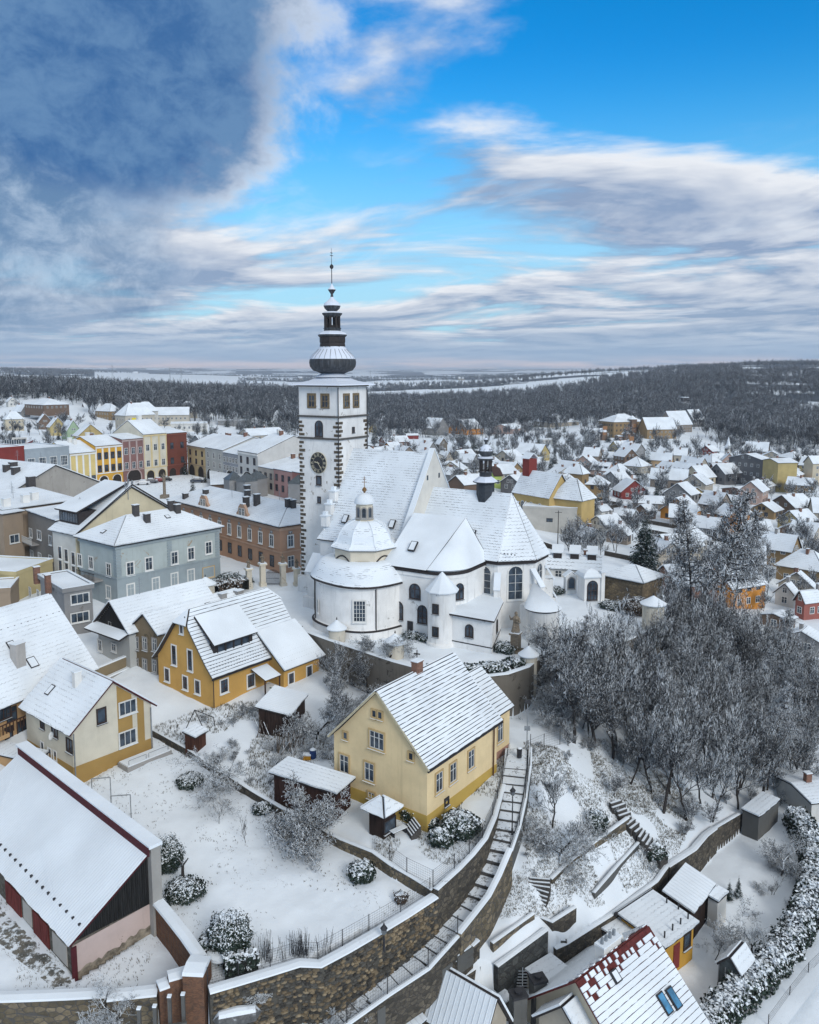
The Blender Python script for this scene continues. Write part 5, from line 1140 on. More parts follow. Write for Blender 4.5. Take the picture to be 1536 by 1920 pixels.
# ---- salmon building with scrolled gablets
M_SM=plaster('salmon_pink_render',(.42,.255,.17),.25,(.15,.1,.08)); M_SM2=plaster('salmon_trim',(.47,.31,.22),.2)
sb=hpx('salmon_building','salmon corner building with two scrolled roof gablets and low snowy roof','building',(523,990),8.1,0,B=(312,937),LX=13.,hr=2.6,kind='hip',wall=M_SM,ov=.5)
MB().box(sb.ov-.12,sb.LX-sb.ov+.12,sb.ov-.12,sb.LY-sb.ov+.12,7.4,7.9).build('cornice',M_SM2,sb.w); MB().box(sb.ov-.10,sb.LX-sb.ov+.1,sb.ov-.1,sb.LY-sb.ov+.1,3.6,3.85).build('cornice',M_SM2,sb.w)
for f,n_ in (('L',11),('R',4)): sb.row(f,n_,4.5,1.05,1.9,'w',.8,False); sb.row(f,n_,6.75,.6,.35,'g',.8)
sb.row('L',11,1.0,1.1,1.8,'d',.8); sb.row('R',4,1.0,1.1,1.8,'w',.8)
for px,py in ((382,952),(455,972)):
    pp=sb.wallpt('L',px,py); gq=MB(); pts=[(-1.9,0),(1.9,0),(1.9,1.0),(1.45,1.3),(1.2,2.1),(.55,2.7),(-.55,2.7),(-1.2,2.1),(-1.45,1.3),(-1.9,1.0)]
    v0=[(-.12,a,b) for a,b in pts]; v1=[(.35,a,b) for a,b in pts]; n_=len(pts); gq.raw(v0+v1,[tuple(range(n_)),tuple(range(2*n_-1,n_-1,-1))]+[(i,(i+1)%n_,n_+(i+1)%n_,n_+i) for i in range(n_)])
    go=gq.build('gablet',M_SM2,sb.w); go.location=(sb.ov,pp.y,7.9)
    link('window',simplewin(.7,1.2,'w'),go,loc=(-.14,-.5,.7),rot=(0,0,-math.pi/2)); link('window',simplewin(.7,1.2,'w'),go,loc=(-.14,.5,.7),rot=(0,0,-math.pi/2))
    MB().box(.35,5.0,-1.5,1.5,0,.9).build('gablet_roof',M_SR,go); MB().slab([(-.2,-.6,2.72),(.4,-.6,2.72),(.4,.6,2.72),(-.2,.6,2.72)],.12).build('gablet_snow',M_SN,go)
for px,py,h_ in ((348,937,1.2),(386,930,1.2),(462,955,2.2),(464,935,1.5),(482,950,2.2),(506,937,1.8),(541,953,1.6),(549,955,1.6)): sb.chimney(px,py,1.0,.8,h_,plain('dark_chimney',(.07,.065,.065)))

for h_,n_ in ((gb,1),(sb,4),(b3,3),(fwb,3),(bh,1),(rb,1),(dg,1)):
    for i in range(n_):
        x,y=h_.LX*R.uniform(.2,.8),h_.LY*R.uniform(.2,.8); z=h_.rz_(x,y); m_=MB().tube((0,0,-.3),(0,0,2.6),.035,None,4)
        for k in range(4): m_.tube((-.5+.05*k,0,1.4+.3*k),(.5-.05*k,0,1.4+.3*k),.018,None,3)
        m_.build('roof_aerial',M_ZN,h_.roof).location=(x,y,z)
# ---------------------------------------------------------------- the town
PLA={}
def pl(n,c,g=.3): 
    return plaster('render_'+n,c,g)
C_=dict(yellow=pl('yellow',(.44,.35,.16)),ochre=pl('ochre',(.27,.185,.095)),orange=pl('orange',(.55,.24,.05)),white=pl('white',(.58,.57,.54)),grey=pl('grey',(.24,.24,.24)),dgrey=pl('dark_grey',(.13,.13,.135)),
 taupe=pl('taupe',(.25,.21,.175)),pink=pl('pink',(.44,.31,.26)),cream=pl('cream',(.50,.44,.33)),beige=pl('beige',(.38,.34,.28)),red=pl('red',(.20,.04,.035)),brick=brickmat('town_brick'),brown=pl('brown',(.16,.11,.08)),green=pl('green',(.32,.42,.28)),lime=pl('lime',(.45,.55,.16)),
 stone=stonemat('rubble_wall',(.13,.11,.09),(.30,.25,.18),(.12,.11,.10),2.2),blue=pl('blue_grey',(.30,.34,.37)),peach=pl('peach',(.52,.35,.20)))
M_CT=snowmat('snow_on_tiles',tiles=.6)
def fh(label,ax,ay,wL,wR,hp,rp,yaw,axis='x',kind='gable',col='white',name='house',cat='house',wins=True,chim=1,courses=0,roof=None,style='n',high=None,ov=None,clip=.3,lab=None,depth=None,group=None,under=None):
    p=onground(ax,ay); s=p.y/F; yw=math.radians(yaw)
    LX=wR*s/max(.12,math.cos(yw)) if wR>6 or depth is None else depth
    LY=wL*s/max(.12,math.sin(yw)) if wL>6 or depth is None else depth
    if depth is None and wL<=6: LY=max(LY,LX*.7,7.)
    if depth is None and wR<=6: LX=max(LX,LY*.6,7.)
    LX=max(LX,3.);LY=max(LY,3.)
    he=max(2.4,hp*s) if hp>3 else hp*s; hr=max(.3,rp*s)
    if kind in('gable','half'):   # keep slopes believable
        half=(LY if axis=='x' else LX)/2; hr=min(hr,half*1.5)
    if kind=='hip': hr=min(hr,min(LX,LY)*.6)
    h=House(name,label,cat,p,yw,LX,LY,he,hr,axis=axis,kind=kind,wall=C_[col] if isinstance(col,str) else col,roof=roof,ov=ov or .35,zg=p.z,courses=courses,high=high,clip=clip,ext=2.,group=group,under=under)
    if wins:
        fl=max(1,int(he/2.9)); 
        for k in range(fl):
            z=(he/fl)*k+.9 if fl>1 else max(.6,he*.35)
            for f,L in (('R',LX),('L',LY)):
                if (f=='R' and wR<5) or (f=='L' and wL<5): continue
                n=max(1,min(7,int(L/3.1))); h.row(f,n,z,1.0,1.25,style,1.)
        if kind in('gable','half') and hr>2.2:
            g='L' if axis=='x' else 'R'; w_=LY if axis=='x' else LX
            if (wL if g=='L' else wR)>5: h.row(g,2 if w_>7 else 1,he+.5,.8,1.0,style,w_*.30)
    for i in range(chim):
        rr=random.Random(int(ax*7+ay)+i); x,y=(LX*rr.uniform(.25,.75),LY*rr.uniform(.46,.58)) if axis=='x' else (LX*rr.uniform(.46,.58),LY*rr.uniform(.25,.75))
        h.chimney(at=(x,y),w=.7,d=.6,h=1.2,mat=M_BK if rr.random()<.6 else M_PC)
    return h
# --- the square: first row recedes to the right, second comes back towards us
def planx(p0,p1,px): # where the viewing direction px crosses the line p0-p1
    d=ray(px,900); D_=p1-p0; 
    # p0 + t D = s d
    t=(p0.x*d.y-p0.y*d.x)/(D_.y*d.x-D_.x*d.y); return Vector((p0.x+D_.x*t,p0.y+D_.y*t,0))
q0,q1,q2=P(232,905,0),P(353,889,0),P(419,905,0)
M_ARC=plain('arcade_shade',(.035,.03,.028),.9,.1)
def townhouse(label,a,b,row,he,col,trim,n,floors,arch,hr=2.6,style='w',pil=True,kind='gable',parapet=False,depth=15.):
    if row==1: A=planx(q0,q1,a); Bq=planx(q0,q1,b); d=Bq-A; rz=math.atan2(d.y,d.x); LX=d.length; LY=depth; ax_='x'; f='R'
    else: A=planx(q1,q2,b); Bq=planx(q1,q2,a); d=Bq-A; rz=math.atan2(d.y,d.x)-math.pi/2; LY=d.length; LX=depth; ax_='y'; f='L'
    h=House('town_house',label,'house',A,rz,LX,LY,he,hr,axis=ax_,kind=kind,wall=col,ov=.06,zg=0.,group=None)
    L=d.length; za=3.6 if arch else .9; step=(he-za-.6)/floors
    def place(me,t,z,dep=.0):
        loc,rz_=((t,.06-.03-dep,z),0) if f=='R' else ((.06-.03-dep,L-t,z),-math.pi/2); return link('window',me,h.o,loc=loc,rot=(0,0,rz_))
    for k in range(floors):
        for i in range(n): place(simplewin(1.15,min(1.9,step*.58),style),L*(i+.5)/n,za+step*k+.55)
    def box(t0,t1,z0,z1,d0,name,mat):
        mb=MB()
        if f=='R': mb.box(t0,t1,.06-d0,.06,z0,z1)
        else: mb.box(.06-d0,.06,L-t1,L-t0,z0,z1)
        return mb.build(name,mat,h.w)
    if trim is not None:
        box(0,L,he-.55,he-.1,.22,'cornice',trim); box(0,L,za-.1,za+.2,.15,'string_course',trim)
        if pil:
            for i in range(n+1): t=L*i/n; box(max(0,t-.28),min(L,t+.28),za+.25,he-.6,.13,'pilaster',trim)
    for i in range(arch):
        w_=L/arch*.62; t=L*(i+.5)/arch; mb=MB(); pts=[(-w_/2,-.3),(w_/2,-.3)]+[(w_/2*math.cos(math.pi*j/8),1.55+w_/2*.9*math.sin(math.pi*j/8)) for j in range(9)]
        mb.face([(x,0,z) for x,z in pts]); tr=[(x*1.18,z+.12 if z>0 else z) for x,z in pts]
        for j in range(len(pts)-1):
            if pts[j][1]<0 and pts[j+1][1]<0: continue
            mb.face([(pts[j][0],-.08,pts[j][1]),(pts[j+1][0],-.08,pts[j+1][1]),(tr[j+1][0],-.08,tr[j+1][1]),(tr[j][0],-.08,tr[j][1])],1)
        o=mb.build('arcade_arch',[M_ARC,trim or M_SW],h.w); loc,rz_=((t,.0,0),0) if f=='R' else ((.0,L-t,0),-math.pi/2); o.location=loc; o.rotation_euler=(0,0,rz_)
    return h
t1=townhouse('pale yellow town house with white pilasters beside the town hall',133,182,1,10.3,pl('sq_yellow',(.60,.47,.20)),M_SW,4,1,0,3.0,'d')
t2=townhouse('orange-yellow arcaded town house between pale yellow and maroon fronts',182,232,1,11.8,pl('sq_orange',(.60,.33,.05)),M_SW,4,2,2,2.6,'d')
t3=townhouse('maroon and pink arcaded town house with one wide arch',232,272,1,13.2,pl('sq_maroon',(.22,.12,.11)),pl('sq_pinktrim',(.42,.33,.31)),3,2,1,1.2)
t4=townhouse('tall cream arcaded town house with grey window panels',272,315,1,14.2,pl('sq_cream',(.60,.56,.46)),pl('sq_creamtrim',(.62,.50,.28)),3,2,2,4.2)
t5=townhouse('dark red brick arcaded town house in the corner of the square',315,353,1,14.0,pl('sq_darkred',(.15,.05,.035)),pl('sq_redtrim',(.2,.07,.05)),2,2,2,1.0,'d',pil=False)
t6=townhouse('buff arcaded town house beside the dark red corner house',353,386,2,9.6,pl('sq_buff',(.50,.38,.21)),pl('sq_bufft',(.35,.27,.19)),3,2,2,3.4,'d',pil=False,depth=19)
t7=townhouse('grey-white arcaded town house with regular white windows',386,419,2,9.9,pl('sq_grey',(.40,.40,.38)),None,3,2,2,3.6,depth=21)
t8=townhouse('plain grey town house with ribbon windows in the square',419,447,2,9.3,pl('sq_ribbon',(.28,.29,.31)),None,5,2,1,3.6,depth=22)
t9=townhouse('white town house with scrolled parapet and red chimney',447,484,2,10.6,pl('sq_white',(.52,.51,.49)),M_SW,3,2,1,4.6,'d',pil=False,depth=24)
t10=townhouse('low cream town house near the clock tower',484,513,2,7.0,pl('sq_lowcream',(.48,.42,.36)),None,3,2,0,2.2,'d',depth=22)
t11=townhouse('pink town house seen just left of the clock tower',513,548,2,7.2,pl('sq_pink',(.42,.25,.23)),None,3,2,0,2.2,'d',depth=22)
t12=townhouse('dark pink town house partly hidden behind the clock tower',548,600,2,7.4,pl('sq_pink2',(.33,.15,.13)),None,3,2,0,2.6,'w',depth=22)
for t in (t1,t2,t4,t6,t7,t8,t9,t10):
    for i in range(2): rr=R.random(); t.chimney(at=(t.LX*R.uniform(.3,.7),t.LY*R.uniform(.3,.7)),w=1.1,d=.8,h=1.5,mat=M_BK if R.random()<.5 else M_SW)
def rowhouse(nm,label,a,b,he,col,depth):
    A=planx(q0,q1,a); Bq=planx(q0,q1,b); d=Bq-A; return House(nm,label,'town hall',A,math.atan2(d.y,d.x),d.length,depth,he,.1,kind='flat',wall=col,ov=.06,zg=0.)
th1=rowhouse('town_hall','grey flat-roofed town hall wing with four large windows',49,133,12.6,C_['blue'],16)
th2=rowhouse('town_hall_entrance','dark red town hall entrance block with RADNICE sign on its roof',-20,49,13.6,C_['red'],14)
for i in range(4): window(th1.o,(th1.LX*(i+.5)/4.1+.2,.04,7.4),0,2.0,2.7,'n',False,(4,3))
th2=fh('dark red town hall entrance block with RADNICE sign on its roof',9,879,1,40,47,2,16,kind='flat',col='red',name='town_hall_entrance',cat='town hall',wins=False,chim=0,depth=13)
def text_mesh(txt,size,depth=.06):
    c=bpy.data.curves.new('lettering','FONT'); c.body=txt; c.size=size; c.extrude=depth; c.offset=.035; c.align_x='LEFT'; o=bpy.data.objects.new('lettering',c); COL.objects.link(o)
    me=bpy.data.meshes.new_from_object(o.evaluated_get(bpy.context.evaluated_depsgraph_get())); bpy.data.objects.remove(o); me.name='lettering'; return me
me_=text_mesh('RADNICE',1.7,.12); me_.materials.clear(); me_.materials.append(M_DK); wdt=max(v.co.x for v in me_.vertices); o=link('lettering',me_,th2.o,loc=(th2.LX*.47,.22,th2.he+.30),rot=(math.pi/2,0,0),scale=(th2.LX*.48/wdt,1.15,1))
MB().box(th2.LX*.36,th2.LX-.1,.34,.40,th2.he+.3,th2.he+2.2).build('sign_backing',C_['white'],th2.o)
MB().box(.3,th2.LX*.9,-.05,.05,7.2,10.2).build('glazed_front',M_GL,th2.w)
for i in range(8): MB().box(.3+i*th2.LX*.1,.42+i*th2.LX*.1,-.1,.05,7.2,10.2).build('glazing_bar',M_WF,th2.w)
# low roofs between salmon building and the square
fh('long low building under snow with glass pyramids on its roof',395,926,55,165,8,5,14,'x','hip','brown',chim=0,wins=False,name='arcade_building',cat='building')
M_PYR=plain('pyramid_glass',(.06,.075,.085),.3,.5,.4)
for i,(px,py) in enumerate(((438,905),(463,908),(482,903),(560,912))):
    p=P(px,py,4.0); t_=thing('glass_pyramid',['glass roof pyramid nearest the square, left of three','glass roof pyramid in the middle of three','glass roof pyramid right of three above the salmon building','single glass roof pyramid beside the clock tower'][i],'roof light',p,.6+i*.2,'glass pyramids on the low roofs')
    MB().box(-2,2,-2,2,-4,1.0).build('pyramid_base',C_['grey'],t_); mb=MB()
    for a_,b_ in (((-2.2,-2.2),(2.2,-2.2)),((2.2,-2.2),(2.2,2.2)),((2.2,2.2),(-2.2,2.2)),((-2.2,2.2),(-2.2,-2.2))): mb.face([a_+(1.0,),b_+(1.0,),(0,0,3.2)])
    mb.build('pyramid_glazing',M_PYR,t_)
# --- left and upper left
fh('yellow gabled house first of three pastel row houses',94,817,14,24,15,18,40,'y',col='yellow',style='w')
fh('pale green gabled house in the middle of three pastel row houses',126,825,24,20,16,20,40,'y',col='green',style='w')
fh('ochre gabled house last of three pastel row houses',146,834,20,40,15,22,38,'y',col=pl('pastel_ochre',(.42,.32,.14)),style='w')
fh('house with patchy reddish roof behind the yellow row house',72,805,8,20,12,16,40,'y',col='brown')
fh('cream two-storey villa at the far left edge',10,807,14,28,20,14,35,'x','hip','cream')
fh('long brown house among trees at upper left',82,769,60,33,9,11,50,'y','hip','brown')
fh('small white house at the left edge before the wood',15,763,10,14,9,9,40,'y',col='white')
fh('grey house with steep roof at the left edge of the wood',40,783,26,12,10,13,50,'y',col='grey')
fh('dark timber gabled house in front of the left wood',160,779,18,26,8,14,35,'x',col='brown')
fh('ochre hipped house left of the cream school',206,789,38,17,17,14,55,'y','hip','ochre')
fh('large cream school building with steep hipped roof',236,816,29,42,36,30,50,'x','hip',col=pl('school_cream',(.46,.42,.35)),style='w',name='school',cat='school',chim=2)
fh('projecting pale bay of the cream school',258,808,6,34,36,18,35,'y','hip',col=pl('school_pale',(.52,.50,.46)),chim=0,name='school_bay',cat='school')
fh('long cream school wing with snowy gabled roof',290,799,10,62,20,14,12,'x',col=pl('school_cream',(.46,.42,.35)),name='school_wing',cat='school',chim=0)
fh('square cream pavilion with pyramid roof right of the school',341,783,9,27,18,12,25,'x','hip',col=pl('school_cream',(.46,.42,.35)),name='pavilion',cat='building',chim=0)
fh('flat-roofed white annex below the school pavilion',320,809,16,66,14,2,15,kind='flat',col='white',name='annex',cat='building',chim=0)
fh('small hipped grey house below the white annex',320,826,12,26,9,9,40,'x','hip','grey')
fh('long flat-roofed grey depot beyond the square',408,797,10,58,8,2,12,kind='flat',col='grey',name='depot',cat='building',chim=0)
fh('low snowy roofed shed beyond the second row of the square',375,836,30,60,6,8,30,'x',col='grey',chim=2)
fh('broad snowy roof behind the white parapet house',470,828,34,60,10,12,40,'x',col='beige',chim=2)
fh('low white house among trees left of the clock tower',520,800,14,30,6,7,20,'x',col='white')
fh('distant pale house on the plain left of the tower',535,735,3,14,3,4,20,'x',col='beige',wins=False)
# --- middle, beyond the church
fh('yellow and black timber house beside the clock tower',712,813,22,7,7,14,60,'x',col='yellow',style='k')
fh('long red garage below the yellow timber house',762,823,3,24,6,3,12,'x',col='red',wins=False,chim=0,name='garage',cat='garage')
fh('grey twin-gabled house with bright snow roof',818,817,28,26,13,19,45,'y',col='grey',style='w',chim=2)
fh('orange house with three dormers beyond the church',876,816,34,34,11,17,40,'x',col='orange',style='w',chim=3)
fh('old bare stone gabled house below the orange house',824,851,8,17,17,12,30,'y',col='stone')
fh('brick terrace with snowy roofs just above the nave roof',722,839,14,48,9,10,18,'x',col='brick',chim=2)
fh('long pinkish house with low snowy roof by the woods',960,814,38,32,9,8,48,'x',col='pink')
fh('large beige hipped house at the edge of the woods',1032,802,26,60,9,15,25,'x','hip','beige')
fh('brown-roofed house half hidden by trees',962,779,22,22,6,8,35,'x',col='brown')
fh('yellow gabled house with long snowy roof above the small chapel',1012,865,44,27,11,19,55,'y',col='yellow',style='w')
fh('small white flat-roofed house behind the yellow gabled one',1018,833,8,28,8,1,15,kind='flat',col='white',chim=0)
fh('pale house with small dormers right behind the nave gable',835,872,17,18,8,14,45,'y',col='beige')
fh('low hipped snowy house behind the nave gable',842,888,22,24,7,9,40,'x','hip','grey',chim=0)
fh('house with arched dormer windows left of the ridge turret',885,880,30,18,8,16,50,'y',col='grey',chim=2)
fh('dark-roofed house left of the lime green one',906,880,18,18,8,16,40,'x',col='grey')
fh('lime green house with dark mansard roof behind the turret',926,915,3,18,22,16,20,'x','half',col='lime',style='w',depth=7,under=M_DR,roof=plain('mansard_brown',(.06,.035,.03)))
fh('wide snowy roofed workshop behind the chancel',870,925,30,62,8,16,35,'x',col='brown',chim=3,wins=False)
fh('low snowy house directly behind the presbytery roof',845,905,30,30,6,12,45,'y',col='grey',chim=2)
# --- small yellow church
def absorb(h2,h1):
    bpy.context.view_layer.update()
    M=h1.I@h2.M
    for c in list(h2.o.children): lm=c.matrix_local.copy(); c.parent=h1.o; c.matrix_local=M@lm
    bpy.data.objects.remove(h2.o)
M_SY=pl('small_church_yellow',(.50,.36,.15),.2)
sc1=hpx('small_church','small yellow church with dark red ridge turret beyond the white chancel','church',(1030,936),-1.8,-9.5,B=(960,924),LX=10.,hr=6.6,axis='y',kind='gable',wall=M_SY,roof=M_CT,ov=.4)
sc2=hpx('x','x','x',(1092,941),-1.9,-9.5,B=(1030,934),LX=8.4,hr=5.6,axis='y',kind='hip',wall=M_SY,roof=M_CT,ov=.4); absorb(sc2,sc1)
for t in (.15,.38,.61,.84): 
    o=MB().box(-.9,0,-.4,.4,-2,4.2).slab([(-1.1,-.5,4.1),(-1.1,.5,4.1),(0,.5,5.4),(0,-.5,5.4)],.14,1,1).build('buttress',[M_SY,M_SN],sc1.o); o.location=(.4,sc1.LY*t,0)
    if t<.8: window(sc1.o,(.38,sc1.LY*(t+.115),3.4),-math.pi/2,1.2,2.4,'w',True,(2,2))
p=sc1.M@Vector((0,0,0)); o=MB().box(-1.6,1.6,-1.4,1.4,-1,4.6).build('ridge_turret',C_['red'],sc1.o); o.location=(sc1.LX/2,sc1.LY-2.2,sc1.he+sc1.hr-1)
mb=MB(); mb.slab([(-1.9,-1.7,4.6),(-1.9,1.7,4.6),(0,1.7,6.2),(0,-1.7,6.2)],.2); mb.slab([(1.9,1.7,4.6),(1.9,-1.7,4.6),(0,-1.7,6.2),(0,1.7,6.2)],.2); mb.build('turret_roof',M_SN,o)
bw=hpx('blank_wall_building','large pale building with a blank wall below the small yellow church','building',(1083,954),-4.,-12.5,B=(980,950),LX=9.,hr=.2,kind='flat',wall=pl('blank_wall',(.46,.44,.40),.25),ov=.1)
bw.row('L',1,4.5,1.6,.9,'k',1)
# --- right hand town
RT=[('ornate brick villa with glazed orange bay and hipped roof',1150,821,18,64,29,14,20,'x','hip','ochre'),
('long yellow monastery wing with broad snowy roof',1213,823,4,60,17,22,10,'x','gable','ochre'),
('grey monastery house with steep roof and skylight',1300,801,18,30,13,19,35,'x','gable','grey'),
('tall monastery roof below the dark cube tower',1262,812,20,46,14,26,30,'x','gable','taupe'),
('low white house left of the brick villa',1112,826,12,34,10,11,25,'x','gable','white'),
('brick shed in front of the villa',1160,828,3,25,9,2,12,'x','gable','brick'),
('yellow house with twin gables below the villa',1158,851,12,40,11,12,30,'x','gable','yellow'),
('long low white house left of the pyramid roofed one',1150,868,50,9,7,11,65,'y','gable','white'),
('pink house with three dark dormers',1140,896,30,20,12,15,50,'y','gable','pink'),
('pinkish cube house with snowy pyramid roof',1163,910,27,36,17,20,45,'x','hip','pink'),
('ochre cube house with pyramid roof and balcony',1092,916,34,19,26,18,50,'x','hip','ochre'),
('dark red gable building with single white slope',1164,936,5,56,12,22,12,'y','gable','red'),
('grey-brown cottage with snow hooks below the red building',1246,960,58,10,14,13,72,'y','gable','taupe'),
('grey cottage with lit window above the larch',1307,990,50,11,17,24,72,'y','gable','grey'),
('taupe house with gable and long roof mid right',1289,920,64,13,18,20,65,'y','gable','taupe'),
('low cream house with wide white roof mid right',1316,910,28,38,12,22,35,'x','gable','cream'),
('dark grey house with snowy roof and white windows',1359,910,21,45,20,18,30,'x','gable','dgrey'),
('tall grey apartment house with stair bay',1430,914,44,27,50,10,35,'x','gable','dgrey'),
('brown-grey two-storey hipped house at the right',1487,882,16,40,22,11,22,'x','hip','taupe'),
('cream house cut off by the right edge',1522,910,3,34,40,14,10,'x','gable','cream'),
('long low white bungalow at the right edge',1488,955,3,72,10,13,8,'x','gable','white'),
('peach narrow gabled house with long roof',1259,882,42,10,17,20,60,'y','gable','peach'),
('small taupe gabled house behind the cream one',1300,879,19,11,11,12,45,'y','gable','taupe'),
('stone grey hipped house left of the peach one',1202,889,30,28,13,16,45,'x','hip','beige'),
('little shed house with snowy roof near the white spire',1262,859,25,13,6,9,50,'y','gable','beige'),
('wide roofed farmhouse with dark gable at right',1440,855,42,16,6,17,60,'y','gable','brown'),
('small house with reddish gable left of the white spire',1336,855,18,20,6,10,35,'x','gable','red'),
('white-walled house with dark gable boards mid right',1352,874,26,30,9,12,38,'x','gable','white'),
('ochre gabled house on the lower right slope',1452,975,36,33,12,15,45,'x','gable','ochre'),
('white house with dark red verge beside the larch spruce',1138,1007,32,46,11,19,35,'x','gable','white'),
('brown gabled house left of the big spruce',1177,1023,38,16,12,19,55,'x','gable','taupe'),
('small cottage with striped snowy tile rows',1103,1029,20,34,7,18,25,'y','gable','white'),
('long low tiled cottage with dormers behind the yard chapels',1128,1099,108,8,11,34,76,'y','gable','white'),
('pale house with striped roof right of the big spruce',1229,1076,16,66,34,24,17,'y','gable','beige'),
('grey house with deep snow roof at the right',1410,1022,4,50,14,26,10,'x','gable','grey'),
('bright orange house with snowy roof near parked cars',1505,1050,46,8,19,18,68,'y','gable','orange'),
('brown gabled house above the orange one',1512,1012,42,9,14,13,58,'x','gable','brown'),
('beige tall house behind the bare trees',1436,1097,46,6,38,32,72,'y','gable','beige'),
('beige gabled house with satellite dish at right edge',1528,1128,56,14,22,28,52,'x','gable','beige'),
('small white gabled cottage at right edge',1490,1143,30,8,24,22,45,'x','gable','white'),
('pink-red house cut off by the right edge',1507,1164,8,62,32,26,20,'x','gable',pl('pinkred',(.30,.11,.09))),
('grey house with bright roof between larch and pale house',1345,1010,40,26,16,20,50,'y','gable','grey'),
('small barn with snowy roof above the big spruce',1215,975,22,24,9,12,40,'x','gable','brown'),
('low pale house above the striped cottage',1128,975,20,26,7,10,35,'x','gable','white'),
('grey cottage right of the low pale house',1185,985,24,20,9,12,45,'y','gable','grey'),
('white cottage beyond the long bungalow',1440,925,24,26,9,11,40,'x','gable','white'),
('low snowy sheds by the grey apartments',1400,935,30,40,7,6,30,'x','gable','brick'),
('ochre house behind the low cream house',1330,955,26,30,12,14,40,'x','gable','peach'),
('taupe house with broad white roof by the right lane',1385,965,30,34,14,18,45,'y','gable','taupe'),
('white house below the tall grey apartments',1395,985,24,30,12,16,40,'x','gable','white'),
('pale farmhouse roof right of the larch',1395,1060,30,26,14,20,45,'x','gable','beige'),
('snowy shed roofs above the right wood edge',1478,1190,40,30,10,8,40,'x','gable','brown'),
('grey barn with plain snow roof at right edge',1540,1235,60,30,16,18,50,'x','gable','grey'),
('white-walled house at the right edge above the hedge',1519,1548,4,70,36,10,12,'x','gable','white')]
for r_ in RT:
    lab,ax,ay,wL,wR,hp,rp,yaw,axs,kd,cl=r_
    st='w' if R.random()<.6 else 'd'; cs=14 if 'striped' in lab else 0
    h=fh(lab,ax,ay,wL,wR,hp,rp,yaw,axs,kd,cl,style=st,chim=0 if 'shed' in lab else 1+(R.random()<.3),roof=M_CT if 'tile' in lab else None,courses=cs,name='villa' if 'villa' in lab else 'house')
    if 'three dark dormers' in lab or 'tiled cottage' in lab:
        for i in range(3):
            y=h.LY*(i+.6)/3.4; o=MB().box(-.2,2.2,-.7,.7,-.2,1.2).build('dormer',M_DR,h.roof); o.location=(1.0,y,h.rz_(1.0,y)); MB().slab([(-.4,-.95,1.15),(-.4,.95,1.15),(2.6,.95,1.9),(2.6,-.95,1.9)],.2).build('dormer_roof',M_SR,o)
    if 'villa' in lab:
        o=MB().box(-2.3,2.3,-2.6,.6,-1,h.he+2.2).build('bay',C_['brown'],h.o); o.location=(h.LX*.62,.5,0)
        for z in (3.8,7.6): MB().box(-1.9,1.9,-2.68,-2.58,z,z+2.6).build('lit_glazing',plain('warm_window',(.28,.14,.06),.4,.4),o)
        MB().lathe([(3.6,h.he+2.1),(0.05,h.he+5)],8).build('bay_roof',M_SN,o)
h=fh('ochre end block with blank wall beside the grey apartment house',1456,923,2,42,55,6,8,'x','gable','yellow',wins=False,chim=1,name='apartment_block',cat='building',depth=12)
p=onground(1283,776); t_=thing('cube_tower','dark cube tower on a snowy skirt above the monastery','tower',p); MB().box(-5,5,-5,5,-3,9).build('tower_wall',C_['taupe'],t_); MB().lathe([(9.5,9),(4.6,13)],4,phase=math.pi/4).build('skirt_roof',M_SN,t_); MB().box(-3.2,3.2,-3.2,3.2,12.5,17).build('cube',M_DR,t_); MB().box(-3.4,3.4,-3.4,3.4,17,17.6).build('cap_snow',M_SN,t_)
p=onground(1365,852); t_=thing('white_spire','small round white tower with conical snowy roof mid right','tower',p); MB().lathe([(1.9,-1),(1.9,4)],16).build('tower_wall',C_['white'],t_); MB().lathe([(2.7,3.9),(1.2,6.2),(.05,11)],16).build('cone_roof',M_SN,t_)
